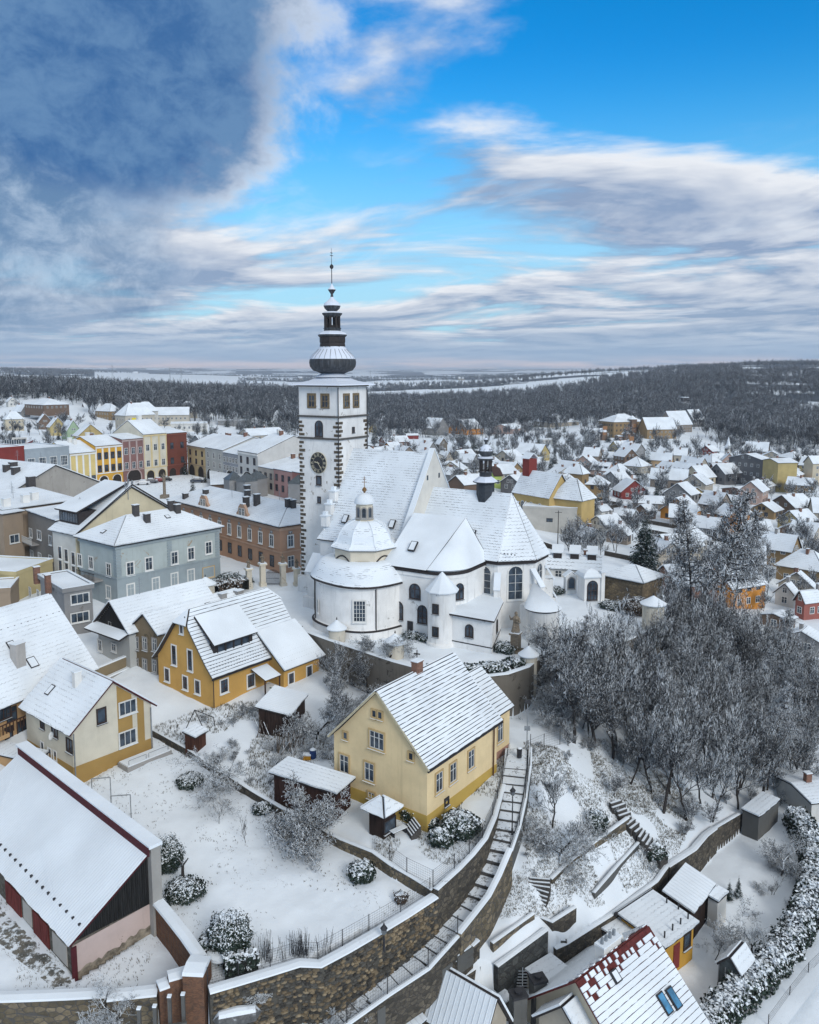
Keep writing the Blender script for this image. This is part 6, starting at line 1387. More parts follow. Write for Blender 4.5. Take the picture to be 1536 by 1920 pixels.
# more houses of the lower town filling the gaps
bpy.context.view_layer.update()
FP=[]; REFS=[]
for o in SC.objects:
    if o.name.split('.')[0]=='wall' and o.parent and o.parent.parent is None and o.type=='MESH':
        b=[Vector(c) for c in o.bound_box]; lx,ly=max(c.x for c in b),max(c.y for c in b); c_=o.parent.matrix_world@Vector((lx/2,ly/2,0)); FP.append((c_.x,c_.y,math.hypot(lx,ly)/2))
        if c_.y>150: REFS.append((c_.x,c_.y,o.parent['label']))
fill=0; tries=0; used_l=set(); FR=random.Random(77)
FCOL=['white','grey','taupe','beige','ochre','pink','cream','brown','dgrey','peach','orange','yellow','brick']
while fill<64 and tries<6000:
    tries+=1; px=FR.uniform(640,1560) if fill>8 else FR.uniform(1250,1540); r=math.exp(FR.uniform(math.log(165),math.log(500))); a=math.atan((px-X0)/F); x,y=r*math.sin(a),r*math.cos(a)
    if r>(380 if px<1100 else 500) or (px<1240 and r<230) or (px<1000 and r<265): continue
    lx,ly=FR.uniform(7,11),FR.uniform(7.5,13)
    if any(math.hypot(x-q[0],y-q[1])<q[2]+math.hypot(lx,ly)/2-.5 for q in FP): continue
    rz=FR.choice((.5,.9,1.2,.35,.75))+FR.uniform(-.1,.1); col=FR.choice(FCOL); ax_=FR.choice('xy'); hip=FR.random()<.18
    ref=min(REFS,key=lambda q:(q[0]-x)**2+(q[1]-y)**2); rel='behind' if y>ref[1]+4 else 'in front of' if y<ref[1]-4 else 'right of' if x>ref[0] else 'left of'
    cn={'dgrey':'dark grey'}.get(col,col); lab='%s %s house %s the %s'%(cn,'hipped' if hip else 'gabled',rel,' '.join(ref[2].split()[:10])); lab=' '.join(lab.split()[:16])
    if lab in used_l: continue
    used_l.add(lab); z=g1(x+lx/3,y+ly/3); org=Vector((x,y,0))-Vector((math.cos(rz)*lx-math.sin(rz)*ly,math.sin(rz)*lx+math.cos(rz)*ly,0))/2
    h=House('house',lab,'house',org,rz,lx,ly,FR.uniform(2.8,5.6),FR.uniform(2.6,4.6),axis=ax_,kind='hip' if hip else 'gable',wall=C_[col],roof=M_CT if FR.random()<.3 else None,ov=.35,zg=z,ext=2.)
    for f,L in (('R',lx),('L',ly)):
        for k in range(1 if h.he<4 else 2): h.row(f,max(2,int(L/3)),.9+2.7*k,1.0,1.2,FR.choice('nwd'),.8)
    if not hip: h.row('L' if ax_=='x' else 'R',2,h.he+.3,.8,1.0,'n',2.2)
    h.chimney(at=(lx*FR.uniform(.35,.6),ly*FR.uniform(.35,.6)),mat=M_BK if FR.random()<.5 else M_PC); FP.append((x,y,math.hypot(lx,ly)/2)); fill+=1
# scattered distant houses on the plain
FARL=['far white-roofed farm on the plain','far snowy hall roof between trees']
for i,(px,py,w_) in enumerate(((705,722,10),(730,727,12),(752,720,8),(776,733,14),(800,725,9),(815,740,16),(720,740,14),(1190,738,14),(1225,702,12),(700,748,12),(745,752,18),(860,712,12),(1330,722,16),(1345,690,12),(1420,712,14),(1290,705,9),(560,712,8),(250,702,8),(470,712,9),(1500,745,14))):
    fh('tiny far house with white roof on the plain' ,px,py,w_*.4,w_,2.2,3.2,25,'x','gable','beige',wins=False,chim=0,group='tiny far houses on the plain')
# ---------------------------------------------------------------- walls, stairs, fences
M_RUB=stonemat('dark_rubble_wall',(.055,.05,.042),(.17,.145,.11),(.06,.055,.05),2.0)
M_RUB2=stonemat('warm_rubble_wall',(.10,.085,.06),(.26,.21,.14),(.09,.085,.08),1.7)
M_BRW=brickmat('old_brick_wall',(.13,.06,.035),(.20,.095,.05),(.12,.11,.10)); M_CON=plaster('old_concrete',(.11,.11,.105),.6,(.06,.06,.06),patch=.1,pc=(.09,.085,.08))
M_CAP=snowmat('wall_cap_snow',speck=.30,speckc=(.12,.11,.10))
M_CYW=plaster('churchyard_wall_render',(.15,.135,.115),.7,(.05,.045,.04),patch=.25,pc=(.07,.06,.05))
def wallthing(label,pts,h,t,mat,name='stone_wall',cat='wall',cap=.11,capm=None,over=.03,closed=False):
    """pts: world points at the wall's top centre line."""
    r=thing(name,label,cat,pts[0]); o0=pts[0]; mb=MB(); sn=MB(); L=offs(pts,t/2); Rr=offs(pts,-t/2); L2=offs(pts,t/2+over); R2=offs(pts,-t/2-over)
    hh=h if isinstance(h,(list,tuple)) else [h]*len(pts)
    for i in range(len(pts)-1):
        a,b,c,d=L[i]-o0,L[i+1]-o0,Rr[i+1]-o0,Rr[i]-o0; z0=Vector((0,0,-hh[i])); z1=Vector((0,0,-hh[i+1]))
        mb.face([d+z0,c+z1,c,d]); mb.face([b+z1,a+z0,a,b]); mb.face([a,d,c,b])
        if i==0: mb.face([a+z0,d+z0,d,a])
        if i==len(pts)-2: mb.face([c+z1,b+z1,b,c])
        a,b,c,d=L2[i]-o0,L2[i+1]-o0,R2[i+1]-o0,R2[i]-o0; u=Vector((0,0,cap)); k=Vector((0,0,.01)); m0=(a+d)/2+u; m1=(b+c)/2+u
        if cap: 
            e=Vector((0,0,cap*.6)); a1,b1,c1,d1=[q.lerp(m,.12)+e for q,m in ((a,m0-u),(b,m1-u),(c,m1-u),(d,m0-u))]
            sn.face([d+k,c+k,c1,d1]); sn.face([b+k,a+k,a1,b1]); sn.face([d1,c1,m1,m0]); sn.face([b1,a1,m0,m1]); sn.face([a+k,b+k,c+k,d+k])
            if i==0: sn.face([a+k,d+k,d1,m0,a1])
            if i==len(pts)-2: sn.face([c+k,b+k,b1,m1,c1])
    mb.build('wall_body',mat,r)
    if cap: sn.build('snow_cap',capm or M_CAP,r)
    return r
def PW_(*a): return [P(*q) for q in a]
# churchyard wall and its round turrets
wallthing('long rendered churchyard wall with snow coping behind the yellow house',dens(YARDF),6.2,.7,M_CYW,'churchyard_wall')
wallthing('eastern churchyard wall half hidden by the bare trees',dens(PW_((1012,1230,.3),(1060,1226,.3),(1120,1216,.2),(1180,1198,.2),(1228,1174,.2),(1240,1145,.2))),3.5,.6,M_CYW,'churchyard_wall')
M_TUR=plaster('peeling_turret_plaster',(.55,.51,.43),.4,(.2,.17,.13),patch=.16,pc=(.24,.17,.11))
def turret(label,px,py,r,h,z=0.):
    p=P(px,py,z); t=thing('wall_turret',label,'turret',p,group='little round turrets on the churchyard wall'); MB().lathe([(r,-4.5),(r,h),(r*1.12,h+.08)],20).build('turret_body',M_TUR,t)
    MB().lathe([(r*1.22,h),(r*1.25,h+.12),(r*.6,h+.65),(.05,h+1.15)],20).build('cone_roof',M_SN,t); MB().lathe([(.05,h+1.1),(.09,h+1.25),(.02,h+1.5)],6).build('finial',M_DK,t)
turret('peeling round wall turret in front of the domed chapel',632,1203,1.05,1.7); turret('round wall turret between the chapel tree and the striped roof',741,1232,1.1,1.8); turret('round wall turret at the end of the hedge by the bare trees',991,1247,1.0,1.2)
turret('small round turret beside the grey-blue building',386,1118,1.35,1.9); turret('small turret deep among the trees on the right',1224,1168,1.4,2.6,.8)
# gate pillars with statues
M_SAND=stonemat('sandstone',(.20,.16,.12),(.33,.28,.21),(.2,.17,.14),5.)
def figure_mesh(seed,h=1.5):
    rr=random.Random(seed); mb=MB()
    sh=[(.30,0),(.34,.1),(.27,.35),(.22,.6),(.20,.85),(.27,1.0),(.29,1.12),(.20,1.22),(.09,1.28),(.10,1.33),(.13,1.42),(.12,1.53),(.05,1.6),(.01,1.62)]
    mb.lathe([(r*h/1.6,z*h/1.6) for r,z in sh],12,rf=lambda t:1+.12*math.sin(3*t+seed)+.06*math.sin(5*t)); s=h/1.6
    mb.tube((.22*s,0,1.08*s),(.36*s,-.12*s,.80*s),.08*s,.06*s).tube((.36*s,-.12*s,.8*s),(.12*s,-.30*s,.92*s),.06*s,.045*s).tube((-.22*s,0,1.08*s),(-.38*s,-.1*s,.95*s),.08*s,.06*s).tube((-.38*s,-.1*s,.95*s),(-.42*s,-.28*s,1.3*s),.06*s,.04*s)
    return mb.mesh('figure',M_SAND)
for i,(px,lab) in enumerate(((467,'far left gate pillar with small statue'),(493,'tall gate pillar with statue left of the iron gate'),(531,'tall gate pillar with statue right of the iron gate'),(557,'gate pillar with statue hard against the clock tower'))):
    p=P(px,1098,0); t=thing('gate_pillar',lab+' before the salmon building','pillar',p,.5,'stone pillars with statues at the churchyard gate')
    hh=2.6 if i in(0,3) else 3.4; MB().box(-.5,.5,-.5,.5,-.5,.5).box(-.4,.4,-.4,.4,.5,hh).build('shaft',M_CR if i%2 else M_TUR,t); MB().box(-.62,.62,-.62,.62,hh,hh+.25).build('capital',M_CR,t); MB().box(-.55,.55,-.55,.55,hh+.25,hh+.37).build('snow',M_SN,t)
    f=link('statue',figure_mesh(i,1.5),t,loc=(0,0,hh+.3))
pa,pb=P(497,1098,0),P(527,1098,0)
t=thing('iron_gate','wrought iron double gate between the tall statue pillars','gate',pa)
for i in range(15): o=MB().box(-.03,.03,-.03,.03,.1,2.2+.5*math.sin(math.pi*i/14)).build('bar',M_DK,t); o.location=(pb-pa)*(.10+.8*i/14)
for z in (.3,1.2,2.1): MB().tube((pb-pa)*.1+Vector((0,0,z)),(pb-pa)*.9+Vector((0,0,z)),.04).build('rail',M_DK,t)
# big retaining wall of the lawn, laid up in stones
hts=[]
for p in offs(BW,-.9): hts.append(max(2.0,p.z-g1(p.x,p.y)+1.0))
bwt=wallthing('long retaining wall of brown rubble stones carrying the snowy lawn',BW,hts,.7,plain('wall_mortar',(.075,.07,.06),.95,.1,.3),'retaining_wall',cap=.14,over=.10)
M_ST=[plain('stone_%s'%n,c,.9,.12,.35,4.) for n,c in (('grey',(.085,.080,.070)),('brown',(.135,.105,.07)),('tan',(.195,.15,.095)),('sand',(.26,.205,.135)),('dark',(.05,.047,.042)))]
stone_meshes=[]
for mi,mm in enumerate(M_ST):
    for k in range(3):
        rr=random.Random(mi*7+k); n=6; mb=MB(); pts=[(.5*math.cos(2*math.pi*i/n+.5)*rr.uniform(.85,1.1),.5*math.sin(2*math.pi*i/n+.5)*rr.uniform(.85,1.1)) for i in range(n)]
        o_=[(x,0,z) for x,z in pts]; i_=[(x*.74,-1,z*.74) for x,z in pts]
        for j in range(n): mb.face([o_[j],o_[(j+1)%n],i_[(j+1)%n],i_[j]])
        mb.face(i_); stone_meshes.append(mb.mesh('stone',mm))
cand=[]
BWR=offs(BW,-.35)
for i in range(len(BW)-1):
    a,b=BWR[i],BWR[i+1]; d=b-a; L=math.hypot(d.x,d.y); ang=math.atan2(d.y,d.x); z=a.z-.12
    row=0; dep=(hts[i]+hts[i+1])/2
    while row*.215<dep-.6:
        x=R.uniform(0,.3)
        while x<L-.1:
            w=R.uniform(.24,.62); 
            if R.random()<.94:
                t=(x+w/2)/L
                if t<1: cand.append((a.x+d.x*t,a.y+d.y*t,a.z+(b.z-a.z)*t-.2-row*.215+R.uniform(-.03,.03),ang,w*1.04,R.uniform(.20,.28)))
            x+=w
        row+=1
R.shuffle(cand); cand.sort(key=lambda c:c[0]**2+c[1]**2+ (c[2]-H)**2)
rest=[MB() for _ in M_ST]
def pick(x): 
    v=R.random(); light=(x>-2)*.15
    return 0 if v<.30 else 1 if v<.55-light*.2 else 2 if v<.74 else 3 if v<.82+light*.3 else 4
nst=0
for k,c in enumerate(cand):
    mi=pick(c[0]); me_=stone_meshes[mi*3+R.randrange(3)]; M=Matrix.Translation((c[0],c[1],c[2]))@Matrix.Rotation(c[3],4,'Z')@Matrix.Diagonal((c[4],R.uniform(.05,.13),c[5],1))
    if k%10==0 and nst<295: o=link('stone',me_,bwt); o.matrix_local=Matrix.Translation(-bwt.location)@M; nst+=1
    else:
        vs_=[M@v.co-bwt.location for v in me_.vertices]; rest[mi].raw(vs_,[tuple(p.vertices) for p in me_.polygons])
allr=MB()
for mi,r_ in enumerate(rest): b0=len(allr.v); allr.v+=r_.v; allr.f+=[tuple(i+b0 for i in f) for f in r_.f]; allr.m+=[mi]*len(r_.f)
allr.build('wall_stones',M_ST,bwt,kind='stuff')
# other walls
wallthing('dark curved retaining wall between the yellow house garden and the stepped path',dens(PW_((952,1428,-5.1),(944,1470,-5.4),(928,1530,-5.6),(910,1572,-5.7),(886,1602,-5.8),(860,1629,-5.9),(817,1668,-6.1)),1.6),6.0,.45,M_RUB,'retaining_wall',cap=.11,over=.03)
rp=offs(PATH,[(w+.3) for w in PW]); rp=[Vector((p.x,p.y,q.z+.75)) for p,q in zip(rp,PATH)]
wallthing('rubble parapet wall on the right of the stepped path',dens(rp[4:9],1.5),3.6,.5,M_RUB2,'parapet_wall',over=.03)
wallthing('low kerb wall on the right of the upper stepped path',dens([p-Vector((0,0,.45)) for p in rp[0:5]],1.5),1.8,.3,M_CON,'kerb_wall',cap=.1)
lp_=offs(PATH,[(w+.25) for w in PW]); lp_=[Vector((p.x,p.y,q.z+.5)) for p,q in zip(lp_,PATH)]
wallthing('low wall beside the lower end of the stepped path',dens(lp_[8:],1.5),3.0,.35,M_RUB,'parapet_wall',cap=.14)
wallthing('low dark stone wall between the lawn and the cluttered middle garden',dens(PW_((284,1366,-5.5),(350,1402,-5.55),(420,1448,-5.7),(478,1485,-5.9),(530,1515,-6.0)),2.),1.6,.4,M_RUB,'garden_wall',cap=.1,over=.02)
wallthing('low dark stone wall from the old apple tree down to the fence corner',dens(PW_((530,1515,-6.02),(560,1530,-6.1),(640,1573,-6.1),(700,1597,-6.0),(735,1622,-6.1),(775,1645,-6.2),(812,1668,-6.3)),2.),1.5,.4,M_RUB2,'garden_wall',cap=.1,over=.02)
wallthing('long mossy rubble wall along the bottom left edge',dens(PW_((-40,1872,-7.9),(60,1869,-7.9),(130,1866,-7.9),(202,1862,-7.9)),3),6,.6,M_RUB2,'boundary_wall',cap=.22,over=.2)
wallthing('brick wall under a row of snowy tiles between barn and lawn',dens(PW_((290,1684,-6.3),(320,1720,-6.3),(350,1758,-6.3),(378,1798,-6.3)),1.6),3.4,.55,M_BRW,'brick_wall',cap=.22,over=.2)
for lab,pts,hh,mt in (('lowest stepped part of the brick buttress wall bottom left',((203,1868,-7.7),(296,1858,-7.7)),5.5,M_RUB2),('middle step of the brick buttress wall',((296,1850,-7.2),(315,1843,-7.2)),6,M_BRW),('upper step of the brick buttress wall',((315,1832,-6.8),(350,1822,-6.8)),6.2,M_BRW)):
    wallthing(lab,PW_(*pts),hh,.9,mt,'buttress_wall',cap=.2,over=.12)
wallthing('tall brick pier with snow cap where brick wall meets the stone wall',PW_((350,1812,-6.1),(389,1814,-6.1)),7,1.7,M_BRW,'brick_pier',cap=.35,over=.1)
beams=[P(269,1868,-7.4),P(298,1864,-7.4),P(325,1846,-7.0),P(350,1842,-7.0)]
for i,p in enumerate(beams):
    q=Vector((p.x+.05,p.y-1.1,p.z)); tag(MB().box(-.11,.11,-.11,.11,-7,0,0).box(-.13,.13,-.13,.13,0,.1,1).build('steel_post',[M_CON,M_SN]),['leftmost of four concrete props against the brick wall','second from the left of four concrete props','third from the left of four concrete props','rightmost of four concrete props against the brick wall'][i],'prop','concrete props against the old brick wall').location=q
q0_=beams[0]+Vector((0,-1.3,-1.5)); q3_=beams[3]+Vector((.3,-1.3,-1.9)); tag(MB().tube((0,0,0),q3_-q0_,.12,None,4).build('cross_beam',M_CON),'horizontal beam tying the four concrete props together','beam').location=q0_
wl=[('upper terrace wall below the hillside steps',((1177,1533,-9.3),(1120,1574,-9.6),(1065,1616,-9.9),(1032,1648,-10.0)),1.6,.4,M_RUB2),
('thin dark terrace wall in the middle of the slope',((1204,1572,-11.0),(1160,1620,-11.2),(1113,1674,-11.6)),1.3,.3,M_CON),
('long terrace wall above the lean-to roofs',((1250,1624,-12.9),(1230,1652,-13.0),(1150,1712,-13.2),(1062,1768,-13.3),(1040,1778,-13.3)),4.6,.45,M_RUB),
('block walled planting terrace right of the dark stairs',((1013,1718,-11.4),(1034,1728,-11.4),(1078,1700,-11.2)),2.6,.4,M_RUB),
('brown terrace wall left of the dark stairs',((1000,1712,-10.9),(922,1768,-11.3)),2.6,.35,M_RUB2),
('massive dark ashlar terrace wall above the flat roof',((1024,1742,-11.7),(930,1811,-12.2)),5,.5,stonemat('dark_ashlar',(.05,.055,.055),(.12,.125,.12),(.05,.05,.05),1.3)),
('rubble wall below the snowy planters',((896,1762,-10.6),(858,1796,-10.9),(800,1836,-11.2),(748,1868,-11.5)),4,.45,M_RUB),
('low wall with stone posts below the planters',((930,1788,-12.4),(885,1818,-12.6),(836,1850,-12.9)),3,.4,M_RUB),
('curved concrete wall by the upper end of the lower garden',((1340,1552,-13.8),(1395,1520,-14.2),(1440,1495,-14.6)),5,.4,M_RUB),
('ruined retaining wall under the dense trees',((1250,1624,-13.0),(1300,1592,-13.7),(1322,1566,-13.7),(1340,1552,-13.8)),4,.7,M_RUB)]
for lab,pts,hh,tt,mm in wl: wallthing(lab,dens(PW_(*pts),2.),hh,tt,mm,'terrace_wall',cap=.10,over=.02)
# planters on the lower terrace
for i,(px,py) in enumerate(((752,1848),(790,1826),(822,1808),(862,1778),(715,1874))):
    p=P(px,py,-10.6); z=-10.9; t=thing('planter',['square snowy planter left of the path wall','middle snowy stone planter','snowy planter with a thin stem in it','snowy planter nearest the path gate','lowest snowy planter by the railing'][i],'planter',(p.x,p.y,z),.75); MB().box(-.9,.9,-.65,.65,-1.2,.3).build('planter_frame',M_CON,t); MB().box(-.78,.78,-.53,.53,.3,.4).build('snow',M_SN,t)
# steps of the path
M_STP=plain('dark_step_edge',(.075,.07,.065),.9,.1,.3)
path=thing('stepped_path','long snowy stepped footpath curving down beside the yellow house','stairs',PATH[0]); pd=dens(PATH,.1); cum=[0]
for a_,b_ in zip(pd[:-1],pd[1:]): cum.append(cum[-1]+(b_-a_).length)
M_TRD=snowmat('trodden_step_snow',speck=.62,speckc=(.15,.145,.14))
k0=0
for i in range(1,len(pd)):
    if cum[i]-cum[k0]>1.2 or i==len(pd)-1:
        a_,b_=pd[k0],pd[i]; d=(b_-a_); n_=Vector((-d.y,d.x,0)).normalized(); w=1.1 if k0<len(pd)*.62 else 1.5; z=(a_.z+b_.z)/2; dd=Vector((d.x,d.y,0))
        t0=Vector((a_.x,a_.y,z+.02)); t1=Vector((b_.x,b_.y,z-.06)); mb=MB(); mb.slab([t1-n_*w,t1+n_*w,t0+n_*w,t0-n_*w],.1,0,0); o=mb.build('tread',M_TRD,path); o.location=-path.location
        o=MB().obox((0,0,-.55),n_*w*R.uniform(.93,1.0),dd.normalized()*.06,.60).build('step_edge',M_STP,path); o.location=t1-path.location; k0=i
def stairs(label,pts,n,w,riser=None,name='stairs',rough=False):
    t=thing(name,label,'stairs',pts[0]); d_=dens(pts,.05); tot=len(d_)
    for k in range(n):
        i=min(tot-2,int(tot*(k+.5)/n)); d=d_[min(tot-1,i+3)]-d_[max(0,i-3)]; dd=Vector((d.x,d.y,0)).normalized(); n_=Vector((-dd.y,dd.x,0)); L=sum((a-b).length for a,b in zip(d_[1:],d_[:-1]))/n
        ww=w*(R.uniform(.75,1.2) if rough else 1); mb=MB(); mb.obox((0,0,-.8),n_*ww/2,dd*L*.36,.8); mb.obox((0,0,.001),n_*ww*.46,dd*L*.22,.05,1); o=mb.build('step',[M_STP,M_SN],t); o.location=d_[i]-t.location+Vector((0,0,.12))
    return t
stairs('dark curving stone stairs between the slope terraces',PW_((1012,1646,-9.6),(1012,1665,-10.1),(1006,1690,-10.9),(1002,1712,-11.7),(1006,1735,-12.6)),12,1.9)
stairs('wide lower flight of snowy stone stairs beside the dark ashlar wall',PW_((1030,1758,-13.0),(1030,1780,-13.8),(1022,1800,-14.8),(1018,1818,-15.6)),6,2.9)
stairs('rough boulder steps running down the slope under the trees',PW_((1152,1502,-8.6),(1175,1535,-9.6),(1200,1562,-10.5),(1225,1588,-11.5),(1246,1614,-12.4)),15,1.5,name='boulder_steps',rough=True)
stairs('garden steps at the corner of the yellow house',PW_((783,1542,-5.2),(765,1562,-6.0)),5,1.7)
# fences -------------------------------------------------------------
def fence(label,pts,h=1.25,step=2.6,wires=6,name='mesh_fence',post=.035):
    t=thing(name,label,'fence',pts[0]); d_=dens(pts,step); I=pts[0]
    for p in d_: o=MB().tube((0,0,-.3),(0,0,h),post,None,5).build('post',M_DK,t); o.location=p-I
    mb=MB()
    for a,b in zip(d_[:-1],d_[1:]):
        for k in range(wires+1): z=Vector((0,0,.06+(h-.1)*k/wires)); mb.tube(a-I+z,b-I+z,.006 if 0<k<wires else .012,None,3,cap=False)
        n=int((b-a).length/.22)
        for k in range(n): q=a.lerp(b,(k+.5)/n)-I; mb.tube(q+Vector((0,0,.06)),q+Vector((0,0,h-.05)),.005,None,3,cap=False)
    mb.build('wire_mesh',M_DK,t,kind='stuff'); return t
up=lambda pts,dz: [p+Vector((0,0,dz)) for p in pts]
fence('mesh fence on top of the brown retaining wall along the lawn',up(offs(BW,.5),.05)[0:9])
fence('mesh fence on the dark wall around the yellow house garden',up(PW_((952,1425,-5.1),(942,1470,-5.4),(924,1530,-5.6),(905,1572,-5.7),(880,1602,-5.8),(852,1629,-5.9),(812,1660,-6.1)),.1),1.2)
fence('short mesh fence between lawn corner and gazebo garden',PW_((812,1660,-6.1),(763,1636,-6.1),(730,1612,-6.0)),1.3)
fence('mesh fence right of the upper stepped path',up([p-Vector((0,0,.3)) for p in rp[0:5]],.0),1.3,2.2)
fence('mesh fence and gate at the top of the tree slope',[onground(990,1418),onground(1020,1405),onground(1050,1396),onground(1078,1388)],1.7,1.8)
fence('mesh fence along the lower path below the retaining wall',up([Vector((p.x,p.y,q.z+.5)) for p,q in zip(offs(PATH,[(w+.25) for w in PW]),PATH)][8:],.0),1.7,2.3)
fence('mesh fence beside the lane at the bottom right corner',[onground(1440,1935),onground(1480,1880),onground(1515,1835),onground(1560,1790)],1.5,2.2)
# --- lamps, posts, sculpture
def streetlamp(label,p,h=4.2,arm=False):
    t=thing('street_lamp',label,'lamp',p); MB().tube((0,0,-.3),(0,0,h-.6),.06,.045,8).tube((0,0,-.2),(0,0,.7),.1,.08,8).build('pole',M_DK,t)
    MB().lathe([(.10,h-.62),(.19,h-.55),(.22,h-.18)],6).build('lantern_glass',plain('lantern_glass',(.10,.11,.12),.3,.5),t); MB().lathe([(.27,h-.2),(.25,h-.1),(.08,h+.1),(.02,h+.3)],6).build('lantern_roof',M_DK,t); return t
lpz=offs(PATH,-1.2)[3]; streetlamp('black old-style street lamp standing on the stepped path',PATH[3].lerp(PATH[4],.35)+Vector((1.0,0,0)),4.4)
p=BW[6]+Vector((.8,-.5,-.7)); t=streetlamp('black wall lantern bracketed to the brown retaining wall',p,1.7)
p=P(988,1408,-4.6); t=thing('sign_post','tall thin post with small sign at the top of the stepped path','post',p); MB().tube((0,0,-.3),(0,0,5.2),.05).build('pole',M_ZN,t); MB().box(-.3,.3,-.06,-.02,2.2,2.7).build('plate',M_ZN,t); MB().box(-.3,.3,-.12,.12,5.1,5.4).build('lamp_head',M_DK,t)
p=P(974,1420,-4.6); t=thing('litter_bin','dark litter bin at the top of the stepped path','bin',p); MB().lathe([(.01,0),(.24,0),(.27,.9),(.27,.95),(.01,.95)],12).build('bin_body',M_DK,t); MB().lathe([(.25,.95),(.2,1.05),(.01,1.08)],12).build('snow',M_SN,t)
p=P(967,1222,0); t=thing('saint_statue','weathered sandstone saint on a tall pedestal beside the chancel','statue',p,-.5); MB().box(-.75,.75,-.75,.75,-.4,.35).box(-.5,.5,-.5,.5,.35,2.2).box(-.66,.66,-.66,.66,2.2,2.42).build('pedestal',M_SAND,t); MB().box(-.6,.6,-.6,.6,2.42,2.5).build('snow',M_SN,t); link('figure',figure_mesh(9,2.6),t,loc=(0,0,2.45))
p=P(782,1248,0); t=thing('cemetery_cross','dark iron cross on a stone base in the churchyard','cross',p,-.3); MB().box(-.25,.25,-.2,.2,-.2,.5).build('base',M_CON,t); MB().box(-.05,.05,-.05,.05,.5,1.9).box(-.38,.38,-.05,.05,1.35,1.47).build('cross',M_DK,t)
p=P(802,1254,0); t=thing('cemetery_cross','small dark grave lantern stone beside the iron cross','grave marker',p); MB().box(-.2,.2,-.15,.15,-.1,.7).build('stone_body',M_DK,t); MB().box(-.2,.2,-.15,.15,.7,.78).build('snow',M_SN,t)
# shrine, arched gate and stone building in the yard
p=P(1069,1112,0); t=thing('niche_shrine','white niche shrine with arched picture and gabled snowy top','shrine',p,.15); MB().box(-.9,.9,-.5,.5,-.5,2.7).prism([(0,0)],0,0) if False else MB().box(-.9,.9,-.5,.5,-.5,2.7).build('shrine_body',M_CH,t)
mb=MB(); mb.slab([(-1.1,-.65,2.7),(-1.1,.65,2.7),(0,.65,3.5),(0,-.65,3.5)],.14); mb.slab([(1.1,.65,2.7),(1.1,-.65,2.7),(0,-.65,3.5),(0,.65,3.5)],.14); mb.build('shrine_roof',M_SN,t)
mb=MB(); mb.face([(-.95,-.5,2.65),(.95,-.5,2.65),(0,-.5,3.45)]); mb.face([(.95,.5,2.65),(-.95,.5,2.65),(0,.5,3.45)]); mb.build('gable',M_CH,t); window(t,(0,-.51,.9),0,.95,1.6,'g',True,(1,1),frame=False,name='picture_niche')
p=P(1111,1126,0); t=thing('arched_gate_chapel','white rounded gate chapel with tall arched glazed door','chapel',p,.2); MB().box(-1.35,1.35,-.1,2.6,-.6,3.6).build('chapel_body',M_CH,t); MB().lathe([(2.25,3.5),(2.3,3.7),(1.9,4.1),(1.0,4.45),(.1,4.6)],4,(0,1.25),phase=math.pi/4).build('curved_roof',M_SN,t); window(t,(-.1,-.12,.1),0,1.5,2.9,'d',True,(3,4),name='arched_door'); MB().box(1.2,1.75,-.4,.2,-.6,4.3).build('pier',M_CH,t); MB().box(1.1,1.85,-.5,.3,4.3,4.5).build('pier_cap',M_SN,t)
sbx=hpx('stone_chapel_building','squared rubble stone building with hipped snowy roof in the churchyard corner','building',(1127,1080),3.4,-1.,C=(1207,1096),LY=6.5,hr=1.6,kind='hip',wall=stonemat('squared_sandstone',(.14,.11,.075),(.30,.23,.14),(.12,.10,.08),1.6),ov=.3)
# --- gazebo, sheds and garden things
M_LOG=woodmat('dark_logs',(.035,.022,.018),4.)
gz=hpx('gazebo','dark wooden garden gazebo with pyramid roof of snow in front of the yellow house','gazebo',(721,1537),-3.9,-6.1,B=(679,1518),C=(755,1515),hr=1.0,kind='hip',wall=M_LOG,ov=.45)
window(gz.o,(gz.LX/2,.43,.5),0,1.4,1.0,'d',False,(1,1),frame=False,name='opening')
p=P(748,1565,-6.1); t=thing('garden_bench','snow covered slatted garden bench beside the gazebo','bench',p,.7)
for i in range(5): o=MB().box(-.8,.8,0,.09,.45,.49,0).box(-.8,.8,0,.09,.492,.54,1).build('slat',[M_LOG,M_SN],t); o.location=(0,-.25+i*.12,0)
for x in (-.65,.65): MB().box(x-.04,x+.04,-.2,.3,0,.45).build('leg',M_DK,t)
hpx('long_shed','long dark shed with overhanging snowy roof left of the yellow house','shed',(632,1470+22),-3.6,-6.2,B=(524,1438),C=(667,1466),hr=.25,kind='shed',high='x1',wall=woodmat('brown_boards',(.05,.025,.02),5.),ov=.35)
hpx('garden_shed','rickety shed with corrugated snowy roof in front of the orange house','shed',(545,1345),-2.9,-5.1,B=(494,1322),C=(578,1305),hr=.7,kind='shed',high='y1',wall=M_LOG,roof=snowmat('corrugated_snow',ribs=.4),ov=.3)
hpx('small_hut','little brown hut with tilted snowy roof beside the garden wall','hut',(366,1386),-4.0,-5.4,B=(344,1378),C=(391,1372),hr=.3,kind='shed',high='y1',wall=woodmat('red_brown_boards',(.07,.03,.02),5.),ov=.2)
p=P(365,1376,-5.3); t=thing('tripod','dark metal tripod swing frame behind the little hut','frame',p)
for a,b in (((-1.2,0,0),(0,.3,2.6)),((1.2,.1,0),(0,.3,2.6)),((0,.3,2.6),(1.9,.9,1.5)),((1.9,.9,1.5),(2.1,.9,0))): MB().tube(a,b,.05).build('bar',M_DK,t)
